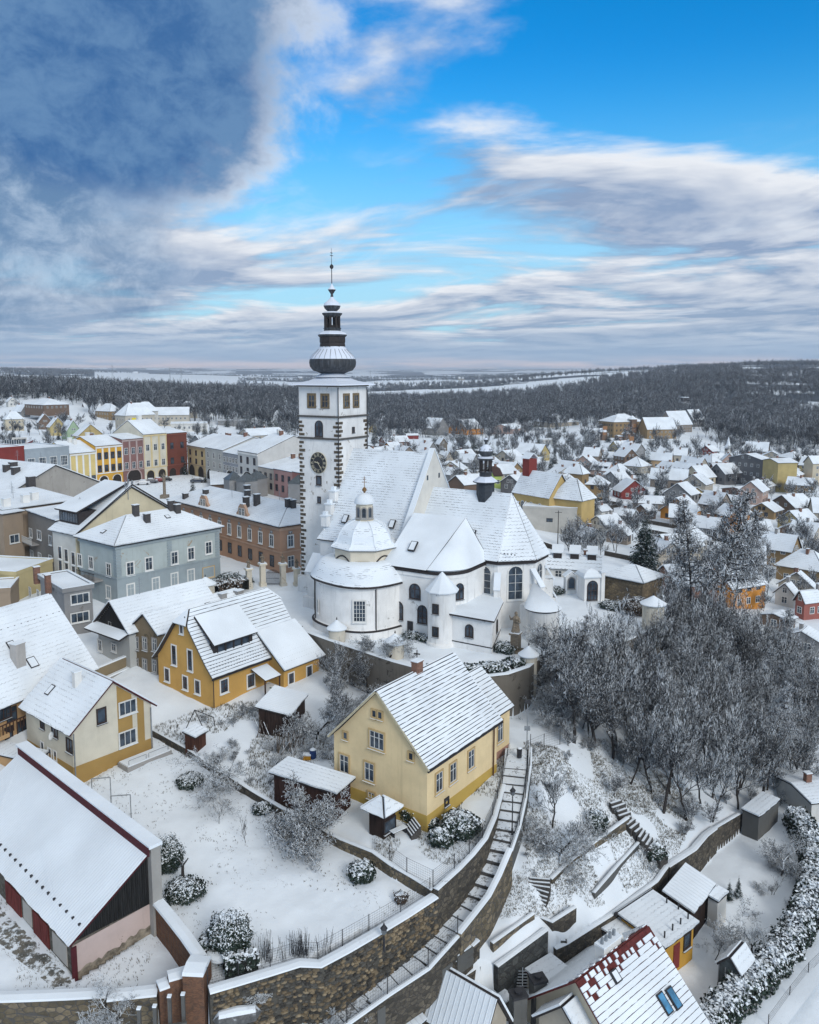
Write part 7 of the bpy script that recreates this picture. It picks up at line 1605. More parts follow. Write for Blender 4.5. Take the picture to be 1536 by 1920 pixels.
for i,(px,py) in enumerate(((191,1500),(228,1534))):
    p=P(px,py,-6.5); t=thing('clothes_pole',['grey clothes line frame nearer the white house','grey clothes line frame nearer the barn'][i],'clothes frame',p,.15,'clothes line frames on the lawn')
    for a,b in (((-.85,0,-.2),(-.85,0,2.2)),((.85,0,-.2),(.85,0,2.2)),((-.85,0,2.2),(.85,0,2.2))): MB().tube(a,b,.05).build('bar',M_ZN,t)
for i,(px,py) in enumerate(((427,1315),(455,1302),(478,1298),(500,1292),(515,1300))):
    p=P(px,py,-4.7); t=thing('covered_heap',['tarp-covered heap by the orange house corner','snowy planter trough under the orange house window','pile of garden pots by the orange house','bicycle-like clutter beneath the porch','green covered barrel by the porch post'][i],'heap',p); MB().lathe([(.75,-.1),(.7,.5),(.45,.85),(.05,1.0)],9,rf=lambda q:1+.2*math.sin(3*q+i)).build('cover',twigmat('tarp%d'%(i%2),(.05,.05,.05) if i%2 else (.03,.08,.04),.55),t)
# firewood stacks and poles by the middle garden
for i,(px,py,n_) in enumerate(((535,1410,16),(560,1400,14),(500,1380,12),(970,1333,9))):
    p=P(px,py,-5.2 if i<3 else -4.5); t=thing('pole_stack',['leaning stack of poles left of the water barrel','second leaning stack of poles near the barrel','heap of boards in the middle garden','bundle of pale planks leaning on the churchyard wall'][i],'pole stack',p)
    for k in range(n_): o=MB().tube((0,0,0),(R.uniform(-.9,.9),R.uniform(.3,.9),R.uniform(1.2,2.2 if i<3 else 3.2)),.05,.04,5).build('pole',twigmat('pole_wood',(.11,.09,.075),.35),t); o.location=(R.uniform(-1,1),R.uniform(-.4,.4),0)
p=P(587,1423,-5.6); t=thing('water_barrel','blue plastic barrel topped with snow near the yellow house','barrel',p); MB().lathe([(.01,0),(.32,0),(.36,.5),(.32,1),(.01,1)],14).build('barrel_body',plain('blue_plastic',(.01,.04,.16),.5,.4),t); MB().lathe([(.33,1),(.2,1.12),(.01,1.15)],14).build('snow',M_SN,t)
p=P(576,1424,-5.6); t=thing('yellow_crate','yellow crate beside the blue barrel','crate',p); MB().box(-.4,.4,-.3,.3,0,.5).build('crate_body',plain('crate_yellow',(.45,.22,.02)),t); MB().box(-.42,.42,-.32,.32,.5,.62).build('snow',M_SN,t)
# --- houses and garden at the bottom right
zr=-9.6; ra=P(1079,1843,zr); rb_=P(1215,1737,zr); d=(rb_-ra); rz_=math.atan2(d.y,d.x); pp=Vector((d.y,-d.x,0)).normalized(); Wd=6.6; A_=ra+pp*Wd
M_RT=snowmat('snow_on_red_tiles',tiles=.0,bumpd=.08)
rh=House('red_roofed_house','large house with dark red tiles showing through rows of snow at the bottom edge','house',A_,rz_,d.length,Wd*2,1.2,6.2,axis='x',kind='gable',wall=C_['cream'],roof=M_RT,ov=.5,zg=zr-6.2-1.2,courses=22,bare=1,ext=2,under=plain('dark_red_tiles',(.10,.02,.018),.7,.25,.3),gap=.055)
c_=rh.chimney(1140,1790,2.2,.8,1.1,M_SW)
for k in range(4): MB().tube((-.8+k*.5,0,1.2),(-.8+k*.5,0,1.75),.13,None,8).build('chimney_pot',M_ZN,rh.roof).location=c_.location
rh.sky(1241,1884,.75,1.5,True); rh.sky(1258,1874,.75,1.5,True); rh.sky(1150,1833,.7,.9,False)
dsh2=MB(); dsh2.lathe([(.02,0),(.3,.05),(.42,.14)],16); dd_=dsh2.build('satellite_dish',plain('dish_white',(.6,.6,.58)),rh.roof); dd_.location=rh.roofpt(1163,1772)+Vector((0,0,.6)); dd_.rotation_euler=(1.1,0,.6)
yb_=hpx('yellow_bungalow','small bright yellow flat-roofed house with red door in the lower garden','house',(1247,1782),-13.7,-16.6,C=(1312,1733),B=(1165,1718),hr=.5,kind='shed',high='y1',wall=pl('bright_ochre',(.50,.28,.05)),ov=.35)
yb_.win('R',1288,1764,.9,1.3,'d',False,(1,1)); pp_=yb_.wallpt('R',1268,1792); MB().box(-.45,.45,-.06,0,-1.2,1.1).build('door',C_['red'],yb_.w).location=(pp_.x,yb_.ov,pp_.z)
for k,(px,py) in enumerate(((1246,1765),(1261,1751),(1276,1740),(1290,1730),(1250,1700),(1272,1712))): tp_=yb_.roofpt(px,py); o=MB().tube((0,0,0),(0,0,.9),.07,None,6).build('vent_pipe',M_DK,yb_.roof); o.location=tp_
MB().box(-.3,yb_.LX,-.0,.2,0,.3).build('parapet',M_DK,yb_.roof).location=(0,yb_.LY-.2,yb_.he+.5)
rs_=hpx('ribbed_shed','shed with ribbed snowy roof next to the yellow bungalow','shed',(1301,1716),-13.9,-16.4,C=(1342,1661),B=(1245,1684),hr=.9,kind='shed',high='y1',wall=M_LOG,roof=snowmat('ribbed_snow_b',ribs=.45,bumpd=.08),ov=.3)
ws_=hpx('white_shed','small white shed with flat snowy roof beside the ribbed shed','shed',(1347,1694),-14.2,-16.6,C=(1366,1676),B=(1326,1683),hr=.1,kind='shed',high='y1',wall=C_['white'],ov=.1)
lt2=hpx('lean_to_row','long snowy lean-to roof along the terrace wall','shed',(1170,1772),-14.2,-16.,C=(1240,1697),B=(1134,1744),LY=4.2,hr=.5,kind='shed',high='y1',wall=M_CON,ov=.2)
gh_=hpx('greenhouse','small glass greenhouse with white snowy roof in the lower garden','greenhouse',(1387,1831),-15.3,-17.1,B=(1348,1807),C=(1413,1800),hr=1.1,axis='x',kind='gable',wall=plain('greenhouse_glass',(.05,.065,.07),.2,.5,.3),ov=.08,snow_t=.10)
for k in range(4): MB().box(gh_.ov-.05,gh_.ov+.02,gh_.ov+(gh_.LY-.2)*k/3,gh_.ov+(gh_.LY-.2)*k/3+.06,0,1.9).build('glazing_bar',M_ZN,gh_.w)
for k in range(4): MB().box(gh_.ov+(gh_.LX-.2)*k/3,gh_.ov+(gh_.LX-.2)*k/3+.06,gh_.ov-.05,gh_.ov+.02,0,1.8).build('glazing_bar',M_ZN,gh_.w)
fr_=hpx('flat_roof_block','flat snow roofed block between the chimneys and the ashlar wall','building',(1026,1858),-14.0,-18,B=(961,1838),C=(1075,1826),hr=.1,kind='shed',high='y1',wall=C_['beige'],ov=.15,under=plain('maroon_verge',(.07,.015,.02)))
cs_=hpx('concrete_shed','grey concrete shed at the head of the lower garden','shed',(1424,1534),-13.6,-15.8,B=(1395,1517),C=(1463,1502),hr=.1,kind='shed',high='y1',wall=M_CON,ov=.1)
r1=hpx('ribbed_gable_roof','house roof with ribbed snow cut by the bottom edge','house',(905,1980),-14.2,-18,C=(960,1920),LY=9.,hr=3.2,axis='y',kind='gable',wall=C_['beige'],roof=snowmat('ribbed_snow_b',ribs=.45,bumpd=.08),ov=.3)
r2=hpx('small_ribbed_roof','small shed roof under ribbed snow in the bottom middle','shed',(760,1945),-13.8,-17,B=(675,1892),C=(800,1915),hr=1.2,kind='shed',high='y1',wall=M_CON,roof=snowmat('ribbed_snow_b',ribs=.45,bumpd=.08),ov=.2)
r3=hpx('snowy_low_roof','low snow-covered roof left of the red tiled house','house',(1105,1985),-13.6,-18,C=(1160,1930),B=(985,1925),hr=2.4,axis='x',kind='gable',wall=C_['beige'],ov=.3)
r4=hpx('plain_slab_roof','plain snowy slab roof below the stone posts','shed',(948,1885),-14.8,-18,B=(892,1850),C=(962,1872),hr=.3,kind='shed',high='y1',wall=M_CON,ov=.15)
for i,(px,py) in enumerate(((971,1925),(1008,1895))):
    p=P(px,py,-15.0); t=thing('tall_chimney',['taller grey chimney stack at the bottom edge','shorter grey chimney stack right of the tall one'][i],'chimney',p,.3); MB().box(-.55,.55,-.45,.45,-3,2.6).build('stack',M_CON,t); MB().box(-.62,.62,-.52,.52,2.6,2.8).build('cap',M_DK,t); MB().lathe([(.28,2.8),(.3,3.0),(.01,3.0)],10).build('flue',M_DK,t)
mtv=P(979,1890,-14.8); t=thing('tv_aerial','tall rooftop TV aerial beside the grey chimneys','aerial',mtv); MB().tube((0,0,-.5),(0,0,3.4),.035).build('mast',M_ZN,t)
for k in range(7): MB().tube((-.5+.03*k,0,1.6+.25*k),(.5-.03*k,0,1.6+.25*k),.02).build('element',M_ZN,t)
# lane, cars
lane=PW_((1350,1990,-17.5),(1440,1905,-17.4),(1500,1830,-17.3),(1560,1770,-17.2),(1640,1700,-17))
mb=MB(); a_=offs(lane,1.6); b_=offs(lane,-1.6)
for i in range(len(lane)-1): mb.face([b_[i]+Vector((0,0,.35)),b_[i+1]+Vector((0,0,.35)),a_[i+1]+Vector((0,0,.35)),a_[i]+Vector((0,0,.35))])
mb.build('lane',snowmat('trodden_snow',speck=.25,speckc=(.12,.12,.12)),None,kind='structure')
def car(label,p,rz,col,group):
    t=thing('parked_car',label,'car',p,rz,group); mb=MB()
    prof=[(-2.1,.35),(-2.1,.8),(-1.9,.95),(-1.3,1.0),(-.8,1.42),(.7,1.45),(1.35,1.0),(2.0,.85),(2.12,.6),(2.1,.35)]
    n=len(prof); L_=[(x,-.85 if z<1.05 else -.68,z) for x,z in prof]; R_=[(x,.85 if z<1.05 else .68,z) for x,z in prof]
    mb.raw(L_+R_,[tuple(range(n)),tuple(range(2*n-1,n-1,-1))]+[(i,n+i,n+(i+1)%n,(i+1)%n) for i in range(n)]); mb.build('body',plain('car_'+str(col[0]),col,.35,.5),t)
    MB().box(-.75,.65,-.62,.62,1.45,1.56).box(1.4,2.0,-.7,.7,.93,1.0).build('snow',M_SN,t)
    g=MB()
    for s in (-1,1): g.raw([(-1.15,.80*s,1.05),(1.2,.80*s,1.05),(.65,.71*s,1.38),(-.75,.71*s,1.38)],[(0,1,2,3)])
    g.build('side_window',M_GL,t,kind='stuff')
    for x in (-1.3,1.3):
        for s in (-1,1): MB().tube((0,-.1,0),(0,.1,0),.33,None,12).build('wheel',M_DK,t).location=(x,.8*s,.33)
for i,(px,py,c,l) in enumerate(((268,909,(.55,.55,.55),'white car parked leftmost in the square'),(283,906,(.10,.10,.11),'grey car second in the row on the square'),(297,904,(.16,.02,.02),'dark red car third in the row on the square'),(310,902,(.012,.012,.014),'black car under the cream town house arcade'),(370,905,(.02,.03,.05),'dark blue car near the square corner trees'))): car(l,onground(px,py),.3,c,'cars parked in the square')
for i,(px,py,c,l) in enumerate(((1497,1018,(.3,.3,.32),'silver car parked above the orange house'),(1506,1026,(.45,.45,.46),'white car parked nearest the orange house'),(985,928,(.12,.12,.13),'grey car behind the ridge turret'))): car(l,onground(px,py),1.2,c,'cars parked in the town')
p=P(309,936,0); t=thing('square_column','stone column with statue on the edge of the square','column',p); MB().box(-1,1,-1,1,-.3,1.2).lathe([(.5,1.2),(.42,1.4),(.38,5)],12).build('shaft',M_SAND,t); link('statue',figure_mesh(4,2.2),t,loc=(0,0,5))
p=onground(254,857); t=thing('yellow_sign','small yellow square sign beside the maroon town house roof','sign',(p.x,p.y,13)); MB().box(-.8,.8,-.1,.1,0,2.2).build('sign_panel',plain('sign_yellow',(.75,.62,.02)),t); MB().tube((0,.1,-8),(0,.1,0),.1).build('post',M_DK,t)
# ---------------------------------------------------------------- trees
BARK=(.045,.040,.038)
M_TRK=twigmat('trunk_bark',BARK,.42); M_TWG=twigmat('snowy_twigs',(.050,.052,.056),.30); M_TWW=twigmat('wood_twigs',(.042,.044,.048),.08); M_TWF=twigmat('frosty_twigs',(.065,.068,.075),.20)
def tubes(segs):
    """segs: list of p0,p1,r0,r1 -> three sided limbs with a ridge side up, as numpy mesh"""
    a=np.array([s[0] for s in segs]); b=np.array([s[1] for s in segs]); r0=np.array([s[2] for s in segs])[:,None]; r1=np.array([s[3] for s in segs])[:,None]
    d=b-a; d/=np.linalg.norm(d,axis=1,keepdims=True)+1e-9; up=np.tile([0,0,1.],(len(a),1)); up[np.abs(d[:,2])>.96]=[.6,.8,0]
    s=np.cross(d,up); s/=np.linalg.norm(s,axis=1,keepdims=True); u=np.cross(s,d)
    vs=[]
    for t in (30,150,270):
        c,q=math.cos(math.radians(t)),math.sin(math.radians(t)); o=s*c+u*q; vs.append(a+o*r0); vs.append(b+o*r1)
    V=np.stack(vs,1).reshape(-1,3); n=len(a); base=np.arange(n)[:,None]*6
    F_=np.concatenate([base+np.array([[0,2,3,1]]),base+np.array([[2,4,5,3]]),base+np.array([[4,0,1,5]])],1).reshape(-1,4)[:,::-1]
    return V,F_
def npmesh(name,V,F_,mat):
    me=bpy.data.meshes.new(name); me.vertices.add(len(V)); me.vertices.foreach_set('co',V.astype(np.float32).ravel()); k=F_.shape[1]
    me.loops.add(F_.size); me.loops.foreach_set('vertex_index',F_.ravel().astype(np.int32)); me.polygons.add(len(F_)); me.polygons.foreach_set('loop_start',np.arange(0,F_.size,k,dtype=np.int32)); me.update(calc_edges=True); me.materials.append(mat); return me
def grow(rr,h,spread=.5,levels=5,nb=(5,5,4,4,3),trunk=.3,rt=.16,drop=0.,twig=.016,wig=.16,upb=.18,lf=None):
    T=[];C=[]
    def go(p,d,L,r,lv):
        n=4 if lv==0 else 3 if lv<3 else 2
        pts=[p]; 
        for i in range(n):
            d=d+Vector((rr.gauss(0,wig),rr.gauss(0,wig),rr.gauss(0,wig)*.6+(upb if lv>0 else .1)-drop*(lv>1)*.5)); d.normalize()
            q=pts[-1]+d*(L/n); r1=max(twig*.8,r*(1-.75*(i+1)/n) if lv>0 else r*(1-.45*(i+1)/n)); (T if lv==0 else C).append((tuple(pts[-1]),tuple(q),max(twig,r*(1-.75*i/n) if lv>0 else r*(1-.45*i/n)),r1)); pts.append(q)
        if lv+1>=levels: return
        k=nb[lv]+rr.randint(-1,1)
        for j in range(max(2,k)):
            t=(.30 if lv==0 and trunk<.25 else .45 if lv==0 else .22)+(1-(.45 if lv==0 else .22))*(j+rr.random())/k; t=min(t,.99); i=min(n-1,int(t*n)); f=t*n-i; q=pts[i].lerp(pts[i+1],f)
            az=rr.uniform(0,6.283); a_=(1.0 if lv==0 else .8)*spread*rr.uniform(.7,1.35)+.25
            ax=d.orthogonal().normalized(); ax=Matrix.Rotation(az,3,d)@ax; nd=(d*math.cos(a_)+ax*math.sin(a_)); nd.z+=.08
            go(q,nd.normalized(),L*rr.uniform(.55,.85)*((.85 if lv else .95)*(1.15-t*.45) if lf is None or lv else lf*(1.12-t)),max(twig,r*(.55 if lv else .5)),lv+1)
        if lv<levels-2 and not(lf and lv==0): go(pts[-1],d,L*.6,r*.3,lv+1)
    go(Vector((0,0,-.4)),Vector((rr.gauss(0,.05),rr.gauss(0,.05),1)),h*trunk+.4,h*.022 if rt is None else rt,0)
    V=np.array([s[1] for s in C]); sc=h/max(.1,V[:,2].max())
    f=lambda S:[((a[0]*sc,a[1]*sc,a[2]*sc),(b[0]*sc,b[1]*sc,b[2]*sc),r0,r1) for a,b,r0,r1 in S]
    return f(T),f(C)
class Kind: pass
def make_kind(seed,matc=None,matt=None,**k):
    rr=random.Random(seed); T,C=grow(rr,**k); o=Kind(); V,F_=tubes(T); o.trunk=npmesh('trunk',V,F_,matt or M_TRK); V,F_=tubes(C); o.crown=npmesh('crown',V,F_,matc or M_TWG); o.h=k['h']; o.n=len(C)
    V,F_=tubes(T+C); o.all=npmesh('tree',V,F_,matc or M_TWG); return o
def conifer(seed,h,w,lv,nbh,dens_=1.,droop=.35,name='conifer',mat=None):
    rr=random.Random(seed); tri=[]; V=[]
    for i in range(lv):
        f=(i+.3)/lv; z=h*(.06+.93*f); Rm=w*(1-f)**.85*rr.uniform(.8,1.12)+.08
        n=max(5,int(nbh*(1-f*.6)))
        for j in range(n):
            az=6.283*(j+rr.random())/n; L=Rm*rr.uniform(.7,1.15); dz=-droop*L*rr.uniform(.6,1.3); dx_,dy_=math.cos(az),math.sin(az); m=max(2,int(5*dens_*L/w+2))
            for k in range(m):
                t=(k+.4)/m; cx_,cy_,cz_=dx_*L*t,dy_*L*t,z+dz*t*t+.0; s=(.35+.65*(1-t))*L*.42*rr.uniform(.6,1.2)+.05
                for sg in (-1,1):
                    a_=az+sg*rr.uniform(.5,1.1); V.append((cx_,cy_,cz_)); V.append((cx_+math.cos(a_)*s,cy_+math.sin(a_)*s,cz_-s*rr.uniform(.1,.6))); V.append((cx_+math.cos(az)*s*.8,cy_+math.sin(az)*s*.8,cz_-s*rr.uniform(-.1,.35)))
    for k in range(3): a_=k*2.1; V+= [(0,0,h),(.06*math.cos(a_),.06*math.sin(a_),h*.93),(.06*math.cos(a_+1),.06*math.sin(a_+1),h*.93)]
    V=np.array(V); F_=np.arange(len(V)).reshape(-1,3)
    o=Kind(); o.crown=npmesh('crown',V,F_,mat or M_CNF); o.trunk=MB().tube((0,0,-.5),(0,0,h*.8),h*.014,.03,6).mesh('trunk',M_TRK); o.all=o.crown; o.h=h; return o
def conmat(name,thr,c=(.018,.032,.028)):
    m,nt,b=newmat(name); g=gpos(nt); n=noise(nt,g,1.6,5,.7); gi=nt.nodes.new('ShaderNodeNewGeometry'); s=nt.nodes.new('ShaderNodeSeparateXYZ'); nt.links.new(gi.outputs['True Normal'],s.inputs[0]); z=Nx(nt,s.outputs[2]).ab()
    setc(nt,b,mixc(nt,((n-.5)*1.6+z).ramp(thr,thr+.2),mixc(nt,n.ramp(.3,.7),tuple(x*.6 for x in c),tuple(x*1.7 for x in c)),SNOW),.85,.15); return m
M_CNF=conmat('spruce_needles',.95); M_CNF2=conmat('far_spruce_needles',.93,(.022,.034,.036))
WOOD=[make_kind(100+i,matc=M_TWW,h=13,spread=.52+.05*(i%3),levels=6,nb=(6,5,4,3,3),trunk=.42,rt=.18,twig=.019) for i in range(5)]
OAK=[make_kind(200+i,h=13,spread=.72,levels=6,nb=(5,6,5,4,3),trunk=.26,rt=.26,twig=.018) for i in range(3)]
FRT=[make_kind(300+i,matc=M_TWF,h=7,spread=.7,levels=5,nb=(6,6,5,4,3),trunk=.25,rt=.12,twig=.02) for i in range(4)]
APL=[make_kind(400+i,h=6,spread=.95,levels=6,nb=(5,6,5,4,3),trunk=.22,rt=.17,twig=.014,upb=.05,wig=.26) for i in range(2)]
BAP=make_kind(431,matc=twigmat('apple_twigs',(.035,.033,.032),.50),h=7,spread=1.25,levels=6,nb=(9,6,5,5,3),trunk=.22,rt=.22,twig=.017,upb=.16,wig=.15)
SAP=[make_kind(500+i,h=2.4,spread=.45,levels=4,nb=(6,4,3,2),trunk=.4,rt=.03,twig=.008) for i in range(2)]
LAR=[make_kind(600+i,matc=twigmat('larch_twigs',(.065,.065,.068),.05),h=20,spread=1.1,levels=4,nb=(70,9,4,2),trunk=.97,rt=.2,twig=.016,upb=.0,wig=.07,lf=.36,drop=.05) for i in range(2)]
FAR_=[make_kind(700+i,matc=twigmat('far_twigs',(.050,.057,.068),.36),h=15,spread=.5,levels=5,nb=(7,5,4,3),trunk=.35,rt=.2,twig=.035) for i in range(4)]
SPR=[conifer(800+i,14,2.9,26,12) for i in range(3)]; BSP=conifer(850,15,3.6,42,17,1.6)
FSP=[conifer(870+i,15,3.0,16,8,.7,mat=M_CNF2) for i in range(2)]
def plant_tree(kind,p,h,label,name='bare_tree',cat='tree',group=None,rz=None,wide=1.,simple=False):
    s=h/kind.h; rz=R.uniform(0,6.28) if rz is None else rz
    if simple:
        o=link(name,kind.all,None,loc=p,rot=(0,0,rz),scale=(s*wide,s*wide,s)); tag(o,label,cat,group); return o
    t=thing(name,label,cat,p,rz,group); t.scale=(s*wide,s*wide,s); link('trunk',kind.trunk,t); link('crown',kind.crown,t); return t
GH=lambda p:Vector((p.x,p.y,g1(p.x,p.y)))
def at(px,py): return onground(px,py)
for k,px,py,h,w,lab,nm in ((BAP,600,1588,6.8,1.25,'wide old apple tree with snowy limbs on the lawn before the gazebo','apple_tree'),(APL[1],424,1478,5.2,1.3,'small crooked fruit tree by the low wall left of the lawn','fruit_tree'),
 (APL[1],722,1250,5.0,1.1,'little bare tree in front of the transept wall','bare_tree'),(OAK[0],640,1365,7.5,1.15,'dense bare tree between the orange and yellow houses','bare_tree'),(APL[0],596,1388,6.0,1.1,'low spreading bare tree before the garden shed','bare_tree'),(OAK[1],690,1300,6.5,1.0,'bare tree against the churchyard wall behind the yellow house','bare_tree'),
 (OAK[2],620,1300,6.5,1.1,'bare tree at the right end of the orange house','bare_tree'),(OAK[0],1075,1392,13.5,1.0,'big dark bare tree at the top of the slope left of the wood','bare_tree'),(OAK[1],1112,1402,12.5,1.0,'leaning dark bare tree right of the big one on the slope','bare_tree'),(WOOD[0],1036,1552,6.6,1.1,'slender bare tree on the rough slope by the path','bare_tree'),
 (APL[0],1052,1612,6.2,1.0,'gnarled dark fruit tree on the rough slope above the terrace wall','fruit_tree'),(OAK[2],1040,1290,9,1.0,'bare tree below the saint statue','bare_tree'),(APL[1],1412,1812,5.0,1.0,'bare fruit tree beside the greenhouse','fruit_tree'),(APL[0],1469,1643,4.6,1.0,'spreading bare tree in the upper lower garden','fruit_tree'),
 (SAP[0],1450,1678,2.8,1.0,'thin sapling below the spreading tree in the lower garden','sapling'),(SAP[0],411,1548,2.9,.9,'left one of two young saplings on the lawn','sapling'),(SAP[1],461,1580,2.9,.8,'right one of two young saplings on the lawn','sapling'),(SAP[1],1208,1628,2.6,1.3,'small many-stemmed shrub tree on the middle terrace','shrub'),
 (WOOD[1],1340,1800,3.4,1.1,'frosted bush tree in the lower garden by the bungalow','fruit_tree'),(LAR[0],1333,1250,27,1.0,'very tall pale larch rising above the wood','larch'),(LAR[1],1372,1200,24,1.0,'second tall larch right of the first','larch'),(LAR[1],1292,1215,22,.9,'shorter larch left of the tall one','larch')):
    plant_tree(k,at(px,py),h,lab,nm,wide=w)
plant_tree(BSP,at(1206,1112),15.5,'tall dark snow-flecked spruce behind the stone churchyard building','spruce')
# wood on the slope: every tree by itself
WP=PL((1130,1270,-3),(1225,1245,-4),(1300,1205,-8),(1390,1270,-14),(1450,1290,-15),(1530,1340,-15),(1545,1455,-15),(1440,1500,-15),(1370,1530,-14.5),(1290,1568,-13.6),(1215,1530,-11.5),(1165,1460,-9),(1120,1400,-6),(1060,1300,-4))
bx=[p.x for p in WP]; by=[p.y for p in WP]; pts=[]; tries=0
while len(pts)<205 and tries<14000:
    tries+=1; x=R.uniform(min(bx),max(bx)); y=R.uniform(min(by),max(by))
    if not inpoly(np.array([x]),np.array([y]),WP)[0]: continue
    if any((x-a)**2+(y-b)**2<2.5**2 for a,b in pts): continue
    pts.append((x,y))
for i,(x,y) in enumerate(pts):
    lowr=y<100; plant_tree(LAR[i%2] if i%7==3 else WOOD[i%5] if i%3 else OAK[(i//3)%3],Vector((x,y,g1(x,y))),R.uniform(8.5,14),'bare snow-dusted tree in the dense wood on the slope below the churchyard','bare_tree',group='trees of the slope wood',wide=R.uniform(.85,1.15))
# undergrowth of the wood
for i in range(90):
    while True:
        x=R.uniform(min(bx)-4,max(bx)); y=R.uniform(min(by)-5,max(by))
        if inpoly(np.array([x+3]),np.array([y+3]),WP)[0] or inpoly(np.array([x]),np.array([y]),WP)[0]: break
    plant_tree(FRT[i%4],Vector((x,y,g1(x,y)-.4)),R.uniform(2.2,4.2),'low frosted shrub of the undergrowth in the slope wood','shrub','shrub','undergrowth shrubs of the slope wood',wide=1.3,simple=True)
# trees between the houses of the town
HB=[]
for o in SC.objects:
    if o.parent is None and o.type=='EMPTY' and o.get('category') in ('house','building','school','church','town hall','garage','pavilion'): HB.append((o.location.x,o.location.y))
HB=np.array(HB)
def freespot(x,y,r=9.):
    # keep off the footprints: compare with every wall box
    for (M_,lx,ly) in FOOT:
        q=M_@Vector((x,y,0)); 
        if -1.5<q.x<lx+1.5 and -1.5<q.y<ly+1.5: return False
    return True
FOOT=[]
bpy.context.view_layer.update()
for o in SC.objects:
    if o.name.split('.')[0]=='wall' and o.parent and o.parent.parent is None and o.type=='MESH':
        b=[Vector(c) for c in o.bound_box]; FOOT.append((o.parent.matrix_world.inverted(),max(c.x for c in b),max(c.y for c in b)))
def scatter(n,pxr,rng,kinds,hr_,label,name,group,mind=5.,simple=True,cat='tree',avoid=True):
    out=[];tries=0
    while len(out)<n and tries<n*60:
        tries+=1; px=R.uniform(*pxr); r=math.exp(R.uniform(math.log(rng[0]),math.log(rng[1]))); a=math.atan((px-X0)/F); x=r*math.sin(a); y=r*math.cos(a)
        if inpoly(np.array([x]),np.array([y]),YARD)[0] or (avoid and not freespot(x,y)) or (-92<x<-52 and 240<y<276): continue
        if any((x-p[0])**2+(y-p[1])**2<mind**2 for p in out): continue
        out.append((x,y)); k=kinds[len(out)%len(kinds)]; plant_tree(k,Vector((x,y,g1(x,y)-.1)),R.uniform(*hr_),label,name,cat,group,simple=simple)
    return out
scatter(175,(1060,1560),(175,560),FRT+WOOD[:2],(5,11),'frosted bare garden tree between the houses on the right','garden_tree','frosted garden trees on the right')
scatter(80,(690,1080),(260,580),FRT+WOOD[:2],(5.5,12),'frosted bare tree among the houses beyond the church','garden_tree','frosted trees beyond the church')
scatter(120,(-30,560),(300,690),FRT+OAK[:1]+FAR_[:1],(5,12),'frosted bare tree behind the town square','frosted_tree','frosted trees behind the square')  # frosted trees scattered between the houses, same sort as the garden trees
scatter(110,(690,1560),(450,720),FAR_[:2]+FRT[:2]+WOOD[:1],(7,15),'bare tree in the fields between town and great wood','field_tree','trees between the town and the great wood')
scatter(22,(-30,560),(330,690),SPR,(7,14),'dark conifer on the rise behind the town square','spruce','conifers behind the square')
scatter(26,(690,1560),(300,700),SPR,(7,15),'dark conifer among the outer houses of the town','spruce','conifers among the outer houses')
for px,py,h in ((745,838,13),(812,850,12),(790,850,7),(866,845,12),(898,840,9),(1040,870,9),(1097,845,13),(1150,880,8),(1345,960,11),(1372,985,12),(1390,800,20),(1230,930,6),(1005,850,9),(1250,835,8),(1480,830,9),(700,830,9),(1060,880,9),(1120,960,8)):
    plant_tree(SPR[int(px)%3],at(px,py),h,{745:'tallest dark spruce just right of the clock tower',812:'dark spruce before the grey twin-gabled house',866:'spruce in front of the orange dormer house',1390:'great dark conifer left of the railway field',1345:'snowy spruce left of two beside the larch',1372:'snowy spruce right of two beside the larch'}.get(px,'snow-flecked spruce between houses of the town'),'spruce',group='spruces among the town houses')
for px,py,h in ((122,790,12),(470,815,8),(115,845,5),(348,890,6),(362,930,6),(385,905,4),(480,820,9)):
    plant_tree(SPR[int(px)%3],at(px,py),h,{362:'snowy spruce standing on the square',122:'dark spruce above the pastel row houses'}.get(px,'small spruce around the town square'),'spruce',group='spruces on the square side')
# forest edge: individuals first, then the mass
def forest_pts(n,pxr,rng,mind,cond=None):
    out=[]; rng_=np.random.RandomState(n)
    px=rng_.uniform(pxr[0],pxr[1],n); r=np.exp(rng_.uniform(math.log(rng[0]),math.log(rng[1]),n)); a=np.arctan((px-X0)/F); x=r*np.sin(a); y=r*np.cos(a)
    m=np.ones(n,bool)
    if cond is not None: m=cond(px,r,x,y)
    return x[m],y[m]
def clear_of(x,y,rad=12):
    m=np.ones(x.shape,bool)
    for (M_,lx,ly) in FOOT:
        t=M_.inverted().translation
        if t.y<250: continue
        m&=((x-t.x)**2+(y-t.y)**2>rad**2)
    return m
def tree_edge(px): return np.interp(px,[-100,60,140,200,350,500,620,700,900,960,1090,1300,1360,1500,1600],[700,720,690,600,610,590,560,630,660,710,725,725,610,600,620])
def cnd(px,r,x,y): return (r>tree_edge(px))&clear_of(x,y)
x1,y1=forest_pts(900,(-60,1600),(540,860),5,cnd)
o_=np.argsort(np.hypot(x1,y1))[:110]
for i in o_: 
    if i%6: plant_tree(FAR_[i%4],Vector((x1[i],y1[i],g1(x1[i],y1[i])-.2)),R.uniform(14,22),'bare tree at the near edge of the great wood behind the town','bare_tree',group='trees at the edge of the great wood',simple=True)
    else: plant_tree(FSP[i%2],Vector((x1[i],y1[i],g1(x1[i],y1[i])-.2)),R.uniform(10,16),'dark conifer at the near edge of the great wood','spruce',group='conifers at the edge of the great wood',simple=True)
